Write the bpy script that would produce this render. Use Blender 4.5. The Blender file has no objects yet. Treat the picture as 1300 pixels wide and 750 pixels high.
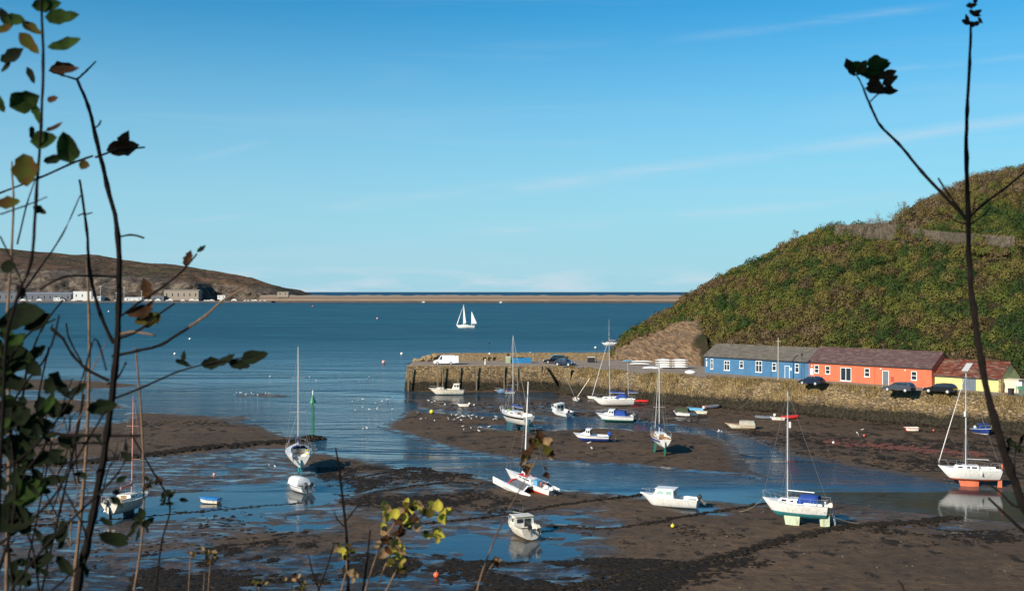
import bpy, math, random
import numpy as np
from mathutils import Vector, Matrix
R = math.radians
rnd = random.Random(7)
npr = np.random.RandomState(11)
scene = bpy.context.scene
COL = scene.collection

# ------------------------------------------------------------------ camera
FPX, CX, HY, CAMZ = 1400.0, 650.0, 370.0, 20.0
cd = bpy.data.cameras.new('camera'); cam = bpy.data.objects.new('camera', cd); COL.objects.link(cam)
cam.location = (0, 0, CAMZ); cam.rotation_euler = (R(90), 0, 0)
cd.sensor_width = 36.0; cd.lens = 36.0 * FPX / 1300.0
cd.shift_y = -5.0 / 1300.0
cd.clip_start = 0.1; cd.clip_end = 60000
cd.dof.use_dof = True; cd.dof.focus_distance = 150.0; cd.dof.aperture_fstop = 9.5
scene.camera = cam

# ------------------------------------------------------------------ world + sun
SUN_EL, SHX, SHY = 25.0, math.cos(R(47)), math.sin(R(47))     # shadows run towards (SHX, SHY)
w = bpy.data.worlds.new('World'); scene.world = w; w.use_nodes = True
nt = w.node_tree; nt.nodes.clear()
N = nt.nodes.new; L = nt.links.new
sky = N('ShaderNodeTexSky'); sky.sky_type = 'NISHITA'; sky.sun_disc = False
sky.sun_elevation = R(SUN_EL); sky.sun_rotation = math.atan2(-SHX, -SHY)
sky.altitude = 0; sky.air_density = 1.0; sky.dust_density = 0.25; sky.ozone_density = 3.2
hsv = N('ShaderNodeHueSaturation'); hsv.inputs['Saturation'].default_value = 1.30
tc = N('ShaderNodeTexCoord'); sep = N('ShaderNodeSeparateXYZ'); L(tc.outputs['Generated'], sep.inputs[0])
# thin cirrus streaks + low cloud bank over the sea (direction space of the sky itself)
def mth(op, a, b=None, c=None, clamp=False):
    n = N('ShaderNodeMath'); n.operation = op; n.use_clamp = clamp
    for i, v in enumerate((a, b, c)):
        if v is None: continue
        if isinstance(v, (int, float)): n.inputs[i].default_value = v
        else: L(v, n.inputs[i])
    return n.outputs[0]
mp = N('ShaderNodeMapping'); mp.inputs['Rotation'].default_value = (0, R(-9), 0); mp.inputs['Scale'].default_value = (1.6, 1.2, 22)
L(tc.outputs['Generated'], mp.inputs[0])
nz = N('ShaderNodeTexNoise'); nz.inputs['Scale'].default_value = 1.5; nz.inputs['Detail'].default_value = 7; nz.inputs['Distortion'].default_value = 0.6
L(mp.outputs[0], nz.inputs[0])
cr = N('ShaderNodeMapRange'); cr.inputs[1].default_value = 0.53; cr.inputs[2].default_value = 0.82; cr.inputs[4].default_value = 0.12
L(nz.outputs[0], cr.inputs[0])
mp2 = N('ShaderNodeMapping'); mp2.inputs['Scale'].default_value = (14, 14, 75); L(tc.outputs['Generated'], mp2.inputs[0])
nz2 = N('ShaderNodeTexNoise'); nz2.inputs['Scale'].default_value = 1.2; nz2.inputs['Detail'].default_value = 6; L(mp2.outputs[0], nz2.inputs[0])
band = N('ShaderNodeMapRange'); band.inputs[1].default_value = 0.026; band.inputs[2].default_value = 0.010; band.clamp = True; L(sep.outputs[2], band.inputs[0])
lowc = mth('MULTIPLY', mth('MULTIPLY', mth('SUBTRACT', nz2.outputs[0], 0.42), 2.6, clamp=True), band.outputs[0])
cl = mth('MAXIMUM', cr.outputs[0], mth('MULTIPLY', lowc, 0.8))
# three long contrail-like cirrus streaks climbing to the right
azx = mth('DIVIDE', sep.outputs[0], sep.outputs[1]); ely = mth('DIVIDE', sep.outputs[2], sep.outputs[1])
mp3 = N('ShaderNodeMapping'); mp3.inputs['Scale'].default_value = (7, 7, 60); mp3.inputs['Rotation'].default_value = (0, R(7), 0); L(tc.outputs['Generated'], mp3.inputs[0])
nz3 = N('ShaderNodeTexNoise'); nz3.inputs['Scale'].default_value = 1.3; nz3.inputs['Detail'].default_value = 8; nz3.inputs['Roughness'].default_value = .65; L(mp3.outputs[0], nz3.inputs[0])
for (x0_, y0_, x1_, y1_, w_, amp_) in ((600, 248, 1300, 152, 13.0, .55), (1100, 92, 1300, 72, 6.0, .4), (850, 52, 1210, 6, 9.0, .3), (560, 300, 1250, 240, 12.0, .35), (400, 265, 900, 210, 14.0, .35), (240, 205, 330, 182, 7.0, .5), (180, 290, 320, 272, 5.0, .4)):
    s0 = (370 - y0_) / 1400; s1 = (370 - y1_) / 1400; a0 = (x0_ - 650) / 1400; a1 = (x1_ - 650) / 1400; sl_ = (s1 - s0) / (a1 - a0)
    dd_ = mth('SUBTRACT', ely, mth('ADD', mth('MULTIPLY', mth('SUBTRACT', azx, a0), sl_), s0))
    g_ = mth('SUBTRACT', 1.0, mth('MULTIPLY', mth('ABSOLUTE', dd_), 1400 / w_), clamp=True)
    e0 = mth('MULTIPLY', mth('SUBTRACT', azx, a0 - .02), 14.0, clamp=True); e1 = mth('MULTIPLY', mth('SUBTRACT', a1 + (.3 if x1_ == 1300 else .02), azx), 14.0, clamp=True)
    g_ = mth('MULTIPLY', mth('MULTIPLY', g_, mth('MULTIPLY', e0, e1)), mth('MULTIPLY', mth('SUBTRACT', nz3.outputs[0], .36), 2.6, clamp=True))
    cl = mth('MAXIMUM', cl, mth('MULTIPLY', g_, amp_ * .8))
mx = N('ShaderNodeMix'); mx.data_type = 'RGBA'; mx.inputs['B'].default_value = (6.3, 6.9, 7.7, 1)
hzr = N('ShaderNodeMapRange'); hzr.inputs[1].default_value = 0.30; hzr.inputs[2].default_value = 0.0; hzr.inputs[4].default_value = 0.85; hzr.interpolation_type = 'SMOOTHSTEP'; L(sep.outputs[2], hzr.inputs[0])
hzm = N('ShaderNodeMix'); hzm.data_type = 'RGBA'; hzm.inputs['B'].default_value = (3.8, 5.9, 7.5, 1)
tnt = N('ShaderNodeMix'); tnt.data_type = 'RGBA'; tnt.blend_type = 'MULTIPLY'; tnt.inputs['Factor'].default_value = 1.0; tnt.inputs['B'].default_value = (0.26, 1.10, 1.15, 1)
L(sky.outputs[0], hsv.inputs['Color']); L(hsv.outputs[0], tnt.inputs['A']); L(hzr.outputs[0], hzm.inputs['Factor']); L(tnt.outputs['Result'], hzm.inputs['A'])
L(cl, mx.inputs['Factor']); L(hzm.outputs['Result'], mx.inputs['A'])
bg = N('ShaderNodeBackground'); bg.inputs[1].default_value = 0.082
L(mx.outputs['Result'], bg.inputs[0]); wo = N('ShaderNodeOutputWorld'); L(bg.outputs[0], wo.inputs[0])
sd = bpy.data.lights.new('sun', 'SUN'); sun = bpy.data.objects.new('sun', sd); COL.objects.link(sun)
sd.energy = 5.0; sd.angle = R(0.5); sd.color = (1.0, 0.90, 0.76)
sdir = Vector((SHX * math.cos(R(SUN_EL)), SHY * math.cos(R(SUN_EL)), -math.sin(R(SUN_EL))))
sun.rotation_euler = sdir.to_track_quat('-Z', 'Y').to_euler()
scene.view_settings.view_transform = 'Standard'; scene.view_settings.look = 'None'
scene.view_settings.gamma = 1; scene.view_settings.exposure = 0.4
scene.view_settings.use_curve_mapping = False
scene.render.engine = 'CYCLES'

# ------------------------------------------------------------------ helpers
def G(px, py, z=0.0):
    d = FPX * (CAMZ - z) / (py - HY)
    return ((px - CX) * d / FPX, d)
def P(px, py, d):
    return ((px - CX) * d / FPX, d, CAMZ - (py - HY) * d / FPX)

class NodeMat:
    def __init__(s, name):
        s.m = bpy.data.materials.new(name); s.m.use_nodes = True; s.t = s.m.node_tree; s.t.nodes.clear()
        s.out = s.n('ShaderNodeOutputMaterial'); s.b = s.n('ShaderNodeBsdfPrincipled'); s.l(s.b.outputs[0], s.out.inputs[0])
        s._tc = None
    def n(s, k, **kw):
        x = s.t.nodes.new(k)
        for a, b in kw.items(): setattr(x, a, b)
        return x
    def l(s, a, b): s.t.links.new(a, b)
    def co(s, which='Object', scale=(1, 1, 1), rot=(0, 0, 0)):
        if which == 'World':
            g = s.n('ShaderNodeNewGeometry'); o = g.outputs['Position']
        else:
            t = s.n('ShaderNodeTexCoord'); o = t.outputs[which]
        mp = s.n('ShaderNodeMapping'); mp.inputs['Scale'].default_value = scale; mp.inputs['Rotation'].default_value = rot
        s.l(o, mp.inputs[0]); return mp.outputs[0]
    def noise(s, co, scale, detail=4, rough=0.5, dist=0):
        x = s.n('ShaderNodeTexNoise'); x.inputs['Scale'].default_value = scale; x.inputs['Detail'].default_value = detail
        x.inputs['Roughness'].default_value = rough; x.inputs['Distortion'].default_value = dist
        s.l(co, x.inputs[0]); return x.outputs[0]
    def ramp(s, f, stops):
        x = s.n('ShaderNodeValToRGB'); e = x.color_ramp.elements
        while len(e) < len(stops): e.new(0.5)
        for i, (p, c) in enumerate(stops):
            e[i].position = p; e[i].color = (c, c, c, 1) if isinstance(c, (int, float)) else (*c, 1)
        s.l(f, x.inputs[0]); return x.outputs[0]
    def mix(s, f, a, b, mode='MIX'):
        x = s.n('ShaderNodeMix', data_type='RGBA'); x.blend_type = mode
        for k, v in (('Factor', f), ('A', a), ('B', b)):
            if isinstance(v, (int, float)): x.inputs[k].default_value = v
            elif isinstance(v, tuple): x.inputs[k].default_value = (*v, 1)
            else: s.l(v, x.inputs[k])
        return x.outputs['Result']
    def math(s, op, a, b=None, clamp=False):
        x = s.n('ShaderNodeMath', operation=op); x.use_clamp = clamp
        for i, v in enumerate((a, b)):
            if v is None: continue
            if isinstance(v, (int, float)): x.inputs[i].default_value = v
            else: s.l(v, x.inputs[i])
        return x.outputs[0]
    def set(s, k, v):
        i = s.b.inputs[k]
        if isinstance(v, (int, float)): i.default_value = v
        elif isinstance(v, tuple): i.default_value = (*v, 1)
        else: s.l(v, i)
    def bump(s, h, strength, dist):
        x = s.n('ShaderNodeBump'); x.inputs['Strength'].default_value = strength; x.inputs['Distance'].default_value = dist
        s.l(h, x.inputs['Height']); s.l(x.outputs[0], s.b.inputs['Normal'])
    def sepz(s, which='World'):
        c = s.co(which); x = s.n('ShaderNodeSeparateXYZ'); s.l(c, x.inputs[0]); return x.outputs[2]

def simple(name, c, c2=None, scale=3.0, rough=0.5, metal=0.0, bump=0.0, bscale=None, spec=0.5):
    m = NodeMat(name); co = m.co('Object')
    if c2 is not None:
        f = m.noise(co, scale, 5, 0.6); m.set('Base Color', m.mix(m.ramp(f, [(0.35, 0), (0.65, 1)]), c, c2))
    else: m.set('Base Color', c)
    m.set('Roughness', rough); m.set('Metallic', metal); m.set('Specular IOR Level', spec)
    if bump: m.bump(m.noise(co, bscale or scale * 4, 4), 0.6, bump)
    return m.m

class MB:
    def __init__(s): s.v = []; s.f = []; s.mi = []; s.mat = 0
    def add(s, vs, fs, mat=None, M=None):
        o = len(s.v); mat = s.mat if mat is None else mat
        if M is not None: vs = [tuple(M @ Vector(v)) for v in vs]
        s.v += [tuple(v) for v in vs]
        for f in fs: s.f.append(tuple(i + o for i in f)); s.mi.append(mat)
        return s
    def box(s, x0, x1, y0, y1, z0, z1, mat=None, M=None, tx=1.0, ty=1.0, sx=0.0):
        cx, cy = (x0 + x1) / 2 , (y0 + y1) / 2; hx, hy = (x1 - x0) / 2, (y1 - y0) / 2
        vs = [(cx - hx, cy - hy, z0), (cx + hx, cy - hy, z0), (cx + hx, cy + hy, z0), (cx - hx, cy + hy, z0)]
        vs += [(cx + sx - hx * tx, cy - hy * ty, z1), (cx + sx + hx * tx, cy - hy * ty, z1), (cx + sx + hx * tx, cy + hy * ty, z1), (cx + sx - hx * tx, cy + hy * ty, z1)]
        return s.add(vs, [(0, 3, 2, 1), (4, 5, 6, 7), (0, 1, 5, 4), (1, 2, 6, 5), (2, 3, 7, 6), (3, 0, 4, 7)], mat, M)
    def loft(s, rings, closed=True, cap0=True, cap1=True, mat=None, M=None):
        vs = []; fs = []; n = len(rings[0])
        for r in rings: vs += list(r)
        for i in range(len(rings) - 1):
            for j in range(n if closed else n - 1):
                k = (j + 1) % n; fs.append((i * n + j, i * n + k, (i + 1) * n + k, (i + 1) * n + j))
        if cap0: fs.append(tuple(range(n - 1, -1, -1)))
        if cap1: fs.append(tuple(range((len(rings) - 1) * n, len(rings) * n)))
        return s.add(vs, fs, mat, M)
    def tube(s, pts, r, n=6, mat=None, cap=True, M=None):
        pts = [Vector(p) for p in pts]; rs = r if isinstance(r, (list, tuple)) else [r] * len(pts)
        rings = []
        for i, p in enumerate(pts):
            t = (pts[min(i + 1, len(pts) - 1)] - pts[max(i - 1, 0)])
            t = t.normalized() if t.length > 1e-9 else Vector((0, 0, 1))
            a = Vector((0, 0, 1)) if abs(t.z) < 0.9 else Vector((1, 0, 0))
            u = t.cross(a).normalized(); v = t.cross(u)
            rings.append([tuple(p + (u * math.cos(2 * math.pi * k / n) + v * math.sin(2 * math.pi * k / n)) * rs[i]) for k in range(n)])
        return s.loft(rings, True, cap, cap, mat, M)
    def ball(s, c, r, nu=10, nv=7, mat=None, M=None, jit=0):
        if isinstance(r, (int, float)): r = (r, r, r)
        rings = []
        for i in range(nv + 1):
            a = math.pi * (i / nv) * 0.998 + 0.003
            rings.append([(c[0] + r[0] * math.sin(a) * math.cos(2 * math.pi * k / nu) * (1 + jit * rnd.uniform(-1, 1)), c[1] + r[1] * math.sin(a) * math.sin(2 * math.pi * k / nu) * (1 + jit * rnd.uniform(-1, 1)), c[2] - r[2] * math.cos(a) * (1 + jit * rnd.uniform(-.5, .5))) for k in range(nu)])
        return s.loft(rings, True, True, True, mat, M)
    def prism(s, prof, y0, y1, mat=None, M=None, inset=None):   # profile in xz, extruded along y
        a = [(x, y0, z) for x, z in prof]; b = [(x, y1, z) for x, z in prof]
        return s.loft([a, b], True, True, True, mat, M)
    def build(s, name, mats, parent=None, smooth=False):
        me = bpy.data.meshes.new(name); me.from_pydata(s.v, [], s.f)
        if not isinstance(mats, (list, tuple)): mats = [mats]
        for m in mats: me.materials.append(m)
        me.polygons.foreach_set('material_index', np.array(s.mi, dtype=np.int32))
        if smooth: me.polygons.foreach_set('use_smooth', np.ones(len(s.f), dtype=bool))
        me.update()
        import bmesh
        bm = bmesh.new(); bm.from_mesh(me); bmesh.ops.recalc_face_normals(bm, faces=bm.faces); bm.to_mesh(me); bm.free()
        if smooth: me.set_sharp_from_angle(angle=R(38))
        o = bpy.data.objects.new(name, me); COL.objects.link(o)
        if parent is not None: o.parent = parent
        return o

def bigmesh(name, verts, quads, mats, parent=None, attrs=None, smooth=False, mi=None, k=4):
    verts = np.asarray(verts, dtype=np.float32); quads = np.asarray(quads, dtype=np.int32)
    me = bpy.data.meshes.new(name); me.vertices.add(len(verts)); me.vertices.foreach_set('co', verts.ravel())
    me.loops.add(quads.size); me.loops.foreach_set('vertex_index', quads.ravel())
    me.polygons.add(len(quads)); me.polygons.foreach_set('loop_start', np.arange(0, quads.size, k, dtype=np.int32))
    if not isinstance(mats, (list, tuple)): mats = [mats]
    for m in mats: me.materials.append(m)
    if mi is not None: me.polygons.foreach_set('material_index', np.asarray(mi, dtype=np.int32))
    if smooth: me.polygons.foreach_set('use_smooth', np.ones(len(quads), dtype=bool))
    me.update(calc_edges=True)
    for an, arr in (attrs or {}).items():
        a = me.attributes.new(an, 'FLOAT', 'POINT'); a.data.foreach_set('value', np.asarray(arr, dtype=np.float32))
    o = bpy.data.objects.new(name, me); COL.objects.link(o)
    if parent is not None: o.parent = parent
    return o

def tag(o, label=None, cat=None, group=None, kind=None):
    if label: o['label'] = label
    if cat: o['category'] = cat
    if group: o['group'] = group
    if kind: o['kind'] = kind
    elif cat: o['kind'] = 'thing'
    return o
def empty(name, loc=(0, 0, 0), rz=0.0, label=None, cat=None, group=None, roll=0.0, pitch=0.0):
    o = bpy.data.objects.new(name, None); COL.objects.link(o); o.location = loc
    o.rotation_mode = 'ZYX'; o.rotation_euler = (roll, pitch, rz); o.empty_display_size = 0.5
    return tag(o, label, cat, group)
def copy_tree(o, parent=None):
    c = o.copy(); COL.objects.link(c); c.parent = parent
    for ch in list(o.children): copy_tree(ch, c)
    return c

# value noise on arrays
def _h(ix, iy, seed):
    h = (ix.astype(np.int64) * 374761393 + iy.astype(np.int64) * 668265263 + seed * 982451653) & 0xffffffff
    h = ((h ^ (h >> 13)) * 1274126177) & 0xffffffff
    return ((h ^ (h >> 16)) & 0xffff) / 65535.0
def vnoise(x, y, seed=0):
    ix = np.floor(x); iy = np.floor(y); fx = x - ix; fy = y - iy
    fx = fx * fx * (3 - 2 * fx); fy = fy * fy * (3 - 2 * fy)
    a = _h(ix, iy, seed); b = _h(ix + 1, iy, seed); c = _h(ix, iy + 1, seed); d = _h(ix + 1, iy + 1, seed)
    return (a * (1 - fx) + b * fx) * (1 - fy) + (c * (1 - fx) + d * fx) * fy
def fbm(x, y, sc, oct=4, seed=0, gain=0.5):
    s = 0; amp = 1; tot = 0
    for i in range(oct):
        s = s + amp * (vnoise(x / sc + 17.3 * i, y / sc - 9.1 * i, seed + i) - 0.5); tot += amp; amp *= gain; sc = sc / 2.03
    return s / tot * 2       # about -1..1
def sdf(poly, X, Y):         # signed distance, negative inside
    d = np.full(X.shape, 1e9); inside = np.zeros(X.shape, bool)
    n = len(poly)
    for i in range(n):
        ax, ay = poly[i]; bx, by = poly[(i + 1) % n]
        ex, ey = bx - ax, by - ay; wx, wy = X - ax, Y - ay
        t = np.clip((wx * ex + wy * ey) / (ex * ex + ey * ey + 1e-12), 0, 1)
        d = np.minimum(d, (wx - ex * t) ** 2 + (wy - ey * t) ** 2)
        c = ((ay <= Y) & (by > Y)) | ((by <= Y) & (ay > Y))
        xi = ax + (Y - ay) / (by - ay if by != ay else 1e-12) * ex
        inside ^= c & (X < xi)
    d = np.sqrt(d); return np.where(inside, -d, d)
def sstep(a, b, x):
    t = np.clip((x - a) / (b - a), 0, 1); return t * t * (3 - 2 * t)
# ================================================================== SETTING: mud flats
GX0, GX1, GY0, GY1, GS = -150.0, 130.0, 40.0, 330.0, 0.36
xs = np.arange(GX0, GX1, GS); ys = np.arange(GY0, GY1, GS)
GXX, GYY = np.meshgrid(xs, ys)
def PG(pts): return [G(x, y) for x, y in pts]
sea_edge = PG([(517, 499), (526, 506), (528, 518), (505, 527), (487, 537), (482, 542), (500, 549), (540, 562), (590, 575), (650, 583), (720, 588), (800, 592),
               (870, 600), (940, 604), (990, 612), (1000, 640), (940, 640), (870, 630), (800, 628), (730, 622), (640, 611), (590, 601), (520, 594), (470, 584), (430, 579), (402, 573), (392, 562), (372, 553),
               (352, 546), (338, 538), (322, 529), (290, 525.5), (200, 523.5), (160, 524), (150, 535), (90, 546), (60, 556), (-100, 562), (-500, 560)])
sea_poly = sea_edge + [(-400, 200), (-400, 900), (60, 900), (G(517, 499)[0], 900)]
mudA = PG([(-500, 480), (60, 481.5), (130, 483), (190, 489), (150, 493), (60, 496), (-500, 503)])
mudB = PG([(-500, 512), (60, 507), (110, 506.5), (160, 513), (170, 517), (120, 522), (80, 527), (40, 540), (-500, 552)])
mudC = PG([(296, 500), (340, 499), (374, 502.5), (345, 505), (300, 504)])
right_ch = PG([(690, 529), (745, 530), (800, 534), (860, 541), (905, 546), (960, 560), (1000, 578), (1080, 592), (1180, 610), (1300, 624), (1600, 650), (1600, 700),
               (1300, 664), (1200, 655), (1080, 640), (1000, 625), (960, 598), (945, 580), (935, 564), (900, 553), (850, 547), (800, 545), (740, 541), (690, 533)])
pier_w = PG([(519, 498), (700, 498), (715, 505), (640, 509), (524, 507)])
upper_w = PG([(530, 519), (600, 523), (690, 528), (690, 533), (600, 527), (530, 523)])
pudA = PG([(610, 541), (640, 540), (690, 543), (640, 546)]); 
pudB = PG([(850, 642), (905, 646), (915, 653), (880, 652)])
pudC = PG([(330, 615), (420, 606), (445, 616), (430, 638), (350, 650), (250, 655), (100, 668), (60, 660), (180, 635), (260, 622)])
pudD = PG([(545, 690), (600, 678), (680, 690), (760, 700), (700, 712), (610, 708)])
pudE = PG([(740, 536), (770, 542), (700, 546), (685, 540)])
wetT = [(PG([(-400, 566), (100, 582), (300, 570), (372, 566), (400, 590), (470, 640), (440, 676), (330, 682), (150, 705), (-400, 730)]), 0.040, 1.0),
        (PG([(440, 652), (560, 648), (700, 652), (760, 646), (790, 668), (730, 694), (640, 705), (520, 694)]), 0.030, 1.0),
        (PG([(420, 602), (540, 598), (640, 618), (560, 632), (440, 622)]), 0.05, 0.7),
        (PG([(519, 497), (720, 503), (880, 520), (900, 540), (820, 530), (700, 524), (560, 524)]), 0.035, 0.8),
        (PG([(-500, 690), (440, 690), (760, 700), (820, 760), (800, 900), (-500, 900)]), 0.045, 0.9),
        (PG([(1000, 640), (1500, 660), (1500, 700), (1050, 664)]), 0.025, 0.7),
        (PG([(150, 498), (300, 497), (510, 515), (480, 545), (360, 550), (200, 522)]), -0.03, 0.6)]
X, Y = GXX, GYY
wob = fbm(X, Y, 7.0, 4, 3) * 1.6
H = 0.16 + 0.10 * fbm(X, Y, 14, 3, 5) + 0.03 * fbm(X, Y, 2.2, 3, 8)
def carve(poly, depth=0.5, slope=0.05, wb=1.0):
    global H
    d = sdf(poly, X, Y) + wob * wb
    H = np.minimum(H, np.clip(d * slope, -depth, 3) + 0.0)
def raise_(poly, h=0.10, slope=0.03, wb=1.0):
    global H
    d = -(sdf(poly, X, Y) + wob * wb)
    H = np.maximum(H, np.clip(d * slope, -3, h + 0.03 * fbm(X, Y, 5, 3, 9)))
carve(sea_poly, 0.6, 0.035, 0.8); raise_(mudA); raise_(mudB); raise_(mudC, wb=0.25, slope=0.08)
carve(right_ch, 0.2, 0.03, 0.6); carve(pier_w, 0.15, 0.05, 0.4); carve(upper_w, 0.1, 0.04, 0.5)
carve(pudA, 0.05, 0.04, 0.3); carve(pudB, 0.05, 0.05, 0.1); wob = wob + 1.6 * fbm(X * .5, Y, 3.0, 4, 151, .6); carve(pudC, 0.05, 0.03, 1.2); carve(pudD, 0.05, 0.03, 1.0); carve(pudE, .05, .04, .2)
WET = sstep(0.10, 0.0, H)
fine2 = fbm(X * .45, Y, 1.7, 4, 23, 0.65)
fine = fbm(X, Y * 0.8, 4.5, 5, 21, 0.62)
for poly, off, amt in wetT:
    wz = sstep(2.5, -3.0, sdf(poly, X, Y) + wob * 2) * amt
    H = H * (1 - wz) + np.minimum(H, off + 0.11 * fine + 0.11 * fine2) * wz
    WET = np.maximum(WET, wz * 0.75)
H += 0.012 * fbm(X, Y, 1.1, 2, 31)
# the flats fall away under the sea and rise under the bank near the viewer
H = np.where(Y > 262, np.minimum(H, -0.3), H)
def ground_z(x, y):
    i = min(max((x - GX0) / GS, 0), len(xs) - 2); j = min(max((y - GY0) / GS, 0), len(ys) - 2)
    i0, j0 = int(i), int(j); return float(H[j0, i0])

# ---- mud material
m = NodeMat('mud'); co = m.co('World')
at = m.n('ShaderNodeAttribute', attribute_name='wet'); wet = at.outputs['Fac']
n1 = m.noise(co, 0.09, 5, 0.6); n2 = m.noise(co, 0.9, 5, 0.65); n3 = m.noise(co, 5.0, 4, 0.6)
base = m.mix(m.ramp(n1, [(0.38, 0), (0.62, 1)]), (0.145, 0.092, 0.052), (0.100, 0.065, 0.039))
base = m.mix(m.ramp(n2, [(0.4, 0), (0.68, 0.75)]), base, (0.046, 0.033, 0.024))
base = m.mix(m.ramp(n3, [(0.55, 0), (0.75, 0.4)]), base, (0.12, 0.09, 0.068))
wd = m.n('ShaderNodeAttribute', attribute_name='weed').outputs['Fac']
wn = m.noise(m.co('World', (1, .6, 1)), 0.55, 6, 0.7)
wf = m.ramp(m.math('ADD', wn, m.math('MULTIPLY', m.math('SUBTRACT', wd, 0.6), 0.18)), [(0.50, 0), (0.55, .9)])
base = m.mix(wf, base, (0.020, 0.015, 0.010))
base = m.mix(m.math('MULTIPLY', wet, 0.55), base, (0.030, 0.023, 0.019))
m.set('Base Color', base)
rr = m.math('SUBTRACT', 0.9, m.math('MULTIPLY', wet, 0.35))
fs_ = m.noise(m.co('World', (0.45, 1, 1)), 0.8, 6, 0.7, 0.5)
film = m.math('MULTIPLY', m.ramp(fs_, [(0.49, 0.0), (0.57, 1)]), m.ramp(wet, [(0.25, 0), (0.7, 1)]))
m.set('Coat Weight', film); m.set('Coat Roughness', 0.10); m.set('Coat IOR', 1.36)
m.set('Roughness', m.math('SUBTRACT', rr, m.math('MULTIPLY', m.ramp(n2, [(0.3, 0), (0.7, 1)]), 0.12)))
m.set('Specular IOR Level', m.math('ADD', 0.15, m.math('MULTIPLY', wet, 0.35)))
rip = m.n('ShaderNodeTexWave', bands_direction='Y'); rip.inputs['Scale'].default_value = 1.1; rip.inputs['Distortion'].default_value = 9; rip.inputs['Detail'].default_value = 3; rip.inputs['Detail Scale'].default_value = .6; m.l(co, rip.inputs[0])
hgt = m.math('ADD', m.math('MULTIPLY', m.noise(m.co('World', (1, 2.4, 1)), 1.7, 5, 0.6), 1.0), m.math('ADD', m.math('MULTIPLY', n3, 0.35), m.math('MULTIPLY', rip.outputs[1], 0.35)))
m.bump(hgt, 0.9, 0.16)
MUD = m.m
# weed density attribute
def weedzone(poly, amt, soft=3.0):
    return sstep(soft, -soft, sdf(PG(poly), X, Y) + wob * 1.5) * amt
WZ = [([(200, 700), (340, 686), (470, 690), (640, 712), (760, 706), (900, 716), (860, 760), (780, 900), (-300, 900), (-100, 740)], 1.0),
      ([(400, 592), (540, 590), (700, 618), (640, 652), (560, 656), (430, 640)], 0.75),
      ([(930, 545), (1300, 560), (1500, 600), (1300, 612), (1150, 595), (1000, 575)], 0.6),
      ([(790, 740), (1060, 668), (1300, 672), (1300, 700), (1000, 712), (850, 760)], 0.45),
      ([(530, 510), (700, 512), (900, 525), (880, 545), (700, 526), (540, 520)], 0.55),
      ([(480, 545), (600, 556), (700, 560), (930, 590), (900, 602), (700, 588), (560, 572)], 0.35),
      ([(180, 535), (300, 535), (280, 548), (180, 545)], 0.4)]
WEED = np.clip(.18 + .5 * fbm(X, Y, 22, 3, 141), 0, .5)
for p, a in WZ: WEED = np.maximum(WEED, weedzone(p, a))
ny, nx = H.shape
idx = np.arange(nx * ny).reshape(ny, nx)
quads = np.stack([idx[:-1, :-1], idx[:-1, 1:], idx[1:, 1:], idx[1:, :-1]], -1).reshape(-1, 4)
vv = np.stack([X, Y, H], -1).reshape(-1, 3)
o = bigmesh('mudflat', vv, quads, MUD, attrs={'wet': WET.ravel(), 'weed': WEED.ravel()}, smooth=True)
tag(o, 'brown tidal mudflat with ripples and pools across the harbour', kind='structure')
# skirt of ground carrying the flats beyond the detailed patch and out under the sea
b = MB()
def sheet(x0, x1, y0, y1, z):
    b.add([(x0, y0, z), (x1, y0, z), (x1, y1, z), (x0, y1, z)], [(0, 1, 2, 3)])
sheet(-40000, 40000, -3000, 45000, -3.0)
o = b.build('seabed', simple('seabed_mud', (0.05, 0.04, 0.03))); tag(o, kind='structure')

# ---- water
m = NodeMat('sea_water'); cw = m.co('World')
sp = m.n('ShaderNodeSeparateXYZ'); m.l(cw, sp.inputs[0]); yy = sp.outputs[1]
mr = m.n('ShaderNodeMapRange'); mr.inputs[1].default_value = 170; mr.inputs[2].default_value = 480; m.l(yy, mr.inputs[0])
mr2 = m.n('ShaderNodeMapRange'); mr2.inputs[1].default_value = 1500; mr2.inputs[2].default_value = 3500; m.l(yy, mr2.inputs[0])
patch = m.noise(m.co('World', (0.25, 1, 1)), 0.012, 5, 0.6)
deep = m.mix(m.ramp(patch, [(0.35, 0), (0.65, 1)]), (0.030, 0.135, 0.165), (0.030, 0.108, 0.142))
shallow = m.mix(m.noise(m.co('World', (.5, 1, 1)), 0.05, 4), (0.009, 0.020, 0.034), (0.016, 0.029, 0.042))
mrb = m.n('ShaderNodeMapRange'); mrb.inputs[1].default_value = 128; mrb.inputs[2].default_value = 108; m.l(yy, mrb.inputs[0])
shallow = m.mix(mrb.outputs[0], shallow, (0.034, 0.029, 0.025))
cbase = m.mix(mr.outputs[0], shallow, deep); stre = m.noise(m.co('World', (0.16, 1, 1)), 0.10, 7, 0.75); stre2 = m.noise(m.co('World', (0.45, 1, 1)), 0.020, 7, 0.78)
cbase = m.mix(m.math('MULTIPLY', m.ramp(stre, [(0.42, 0), (0.62, 1)]), 0.5), cbase, (0.007, 0.040, 0.075))
cbase = m.mix(m.math('MULTIPLY', m.ramp(stre2, [(0.42, 0), (0.6, 1)]), 0.65), cbase, (0.009, 0.050, 0.088))
cbase = m.mix(mr2.outputs[0], cbase, (0.008, 0.045, 0.085))
m.set('Base Color', cbase); m.set('IOR', 1.33); m.set('Specular IOR Level', 0.5)
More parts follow.
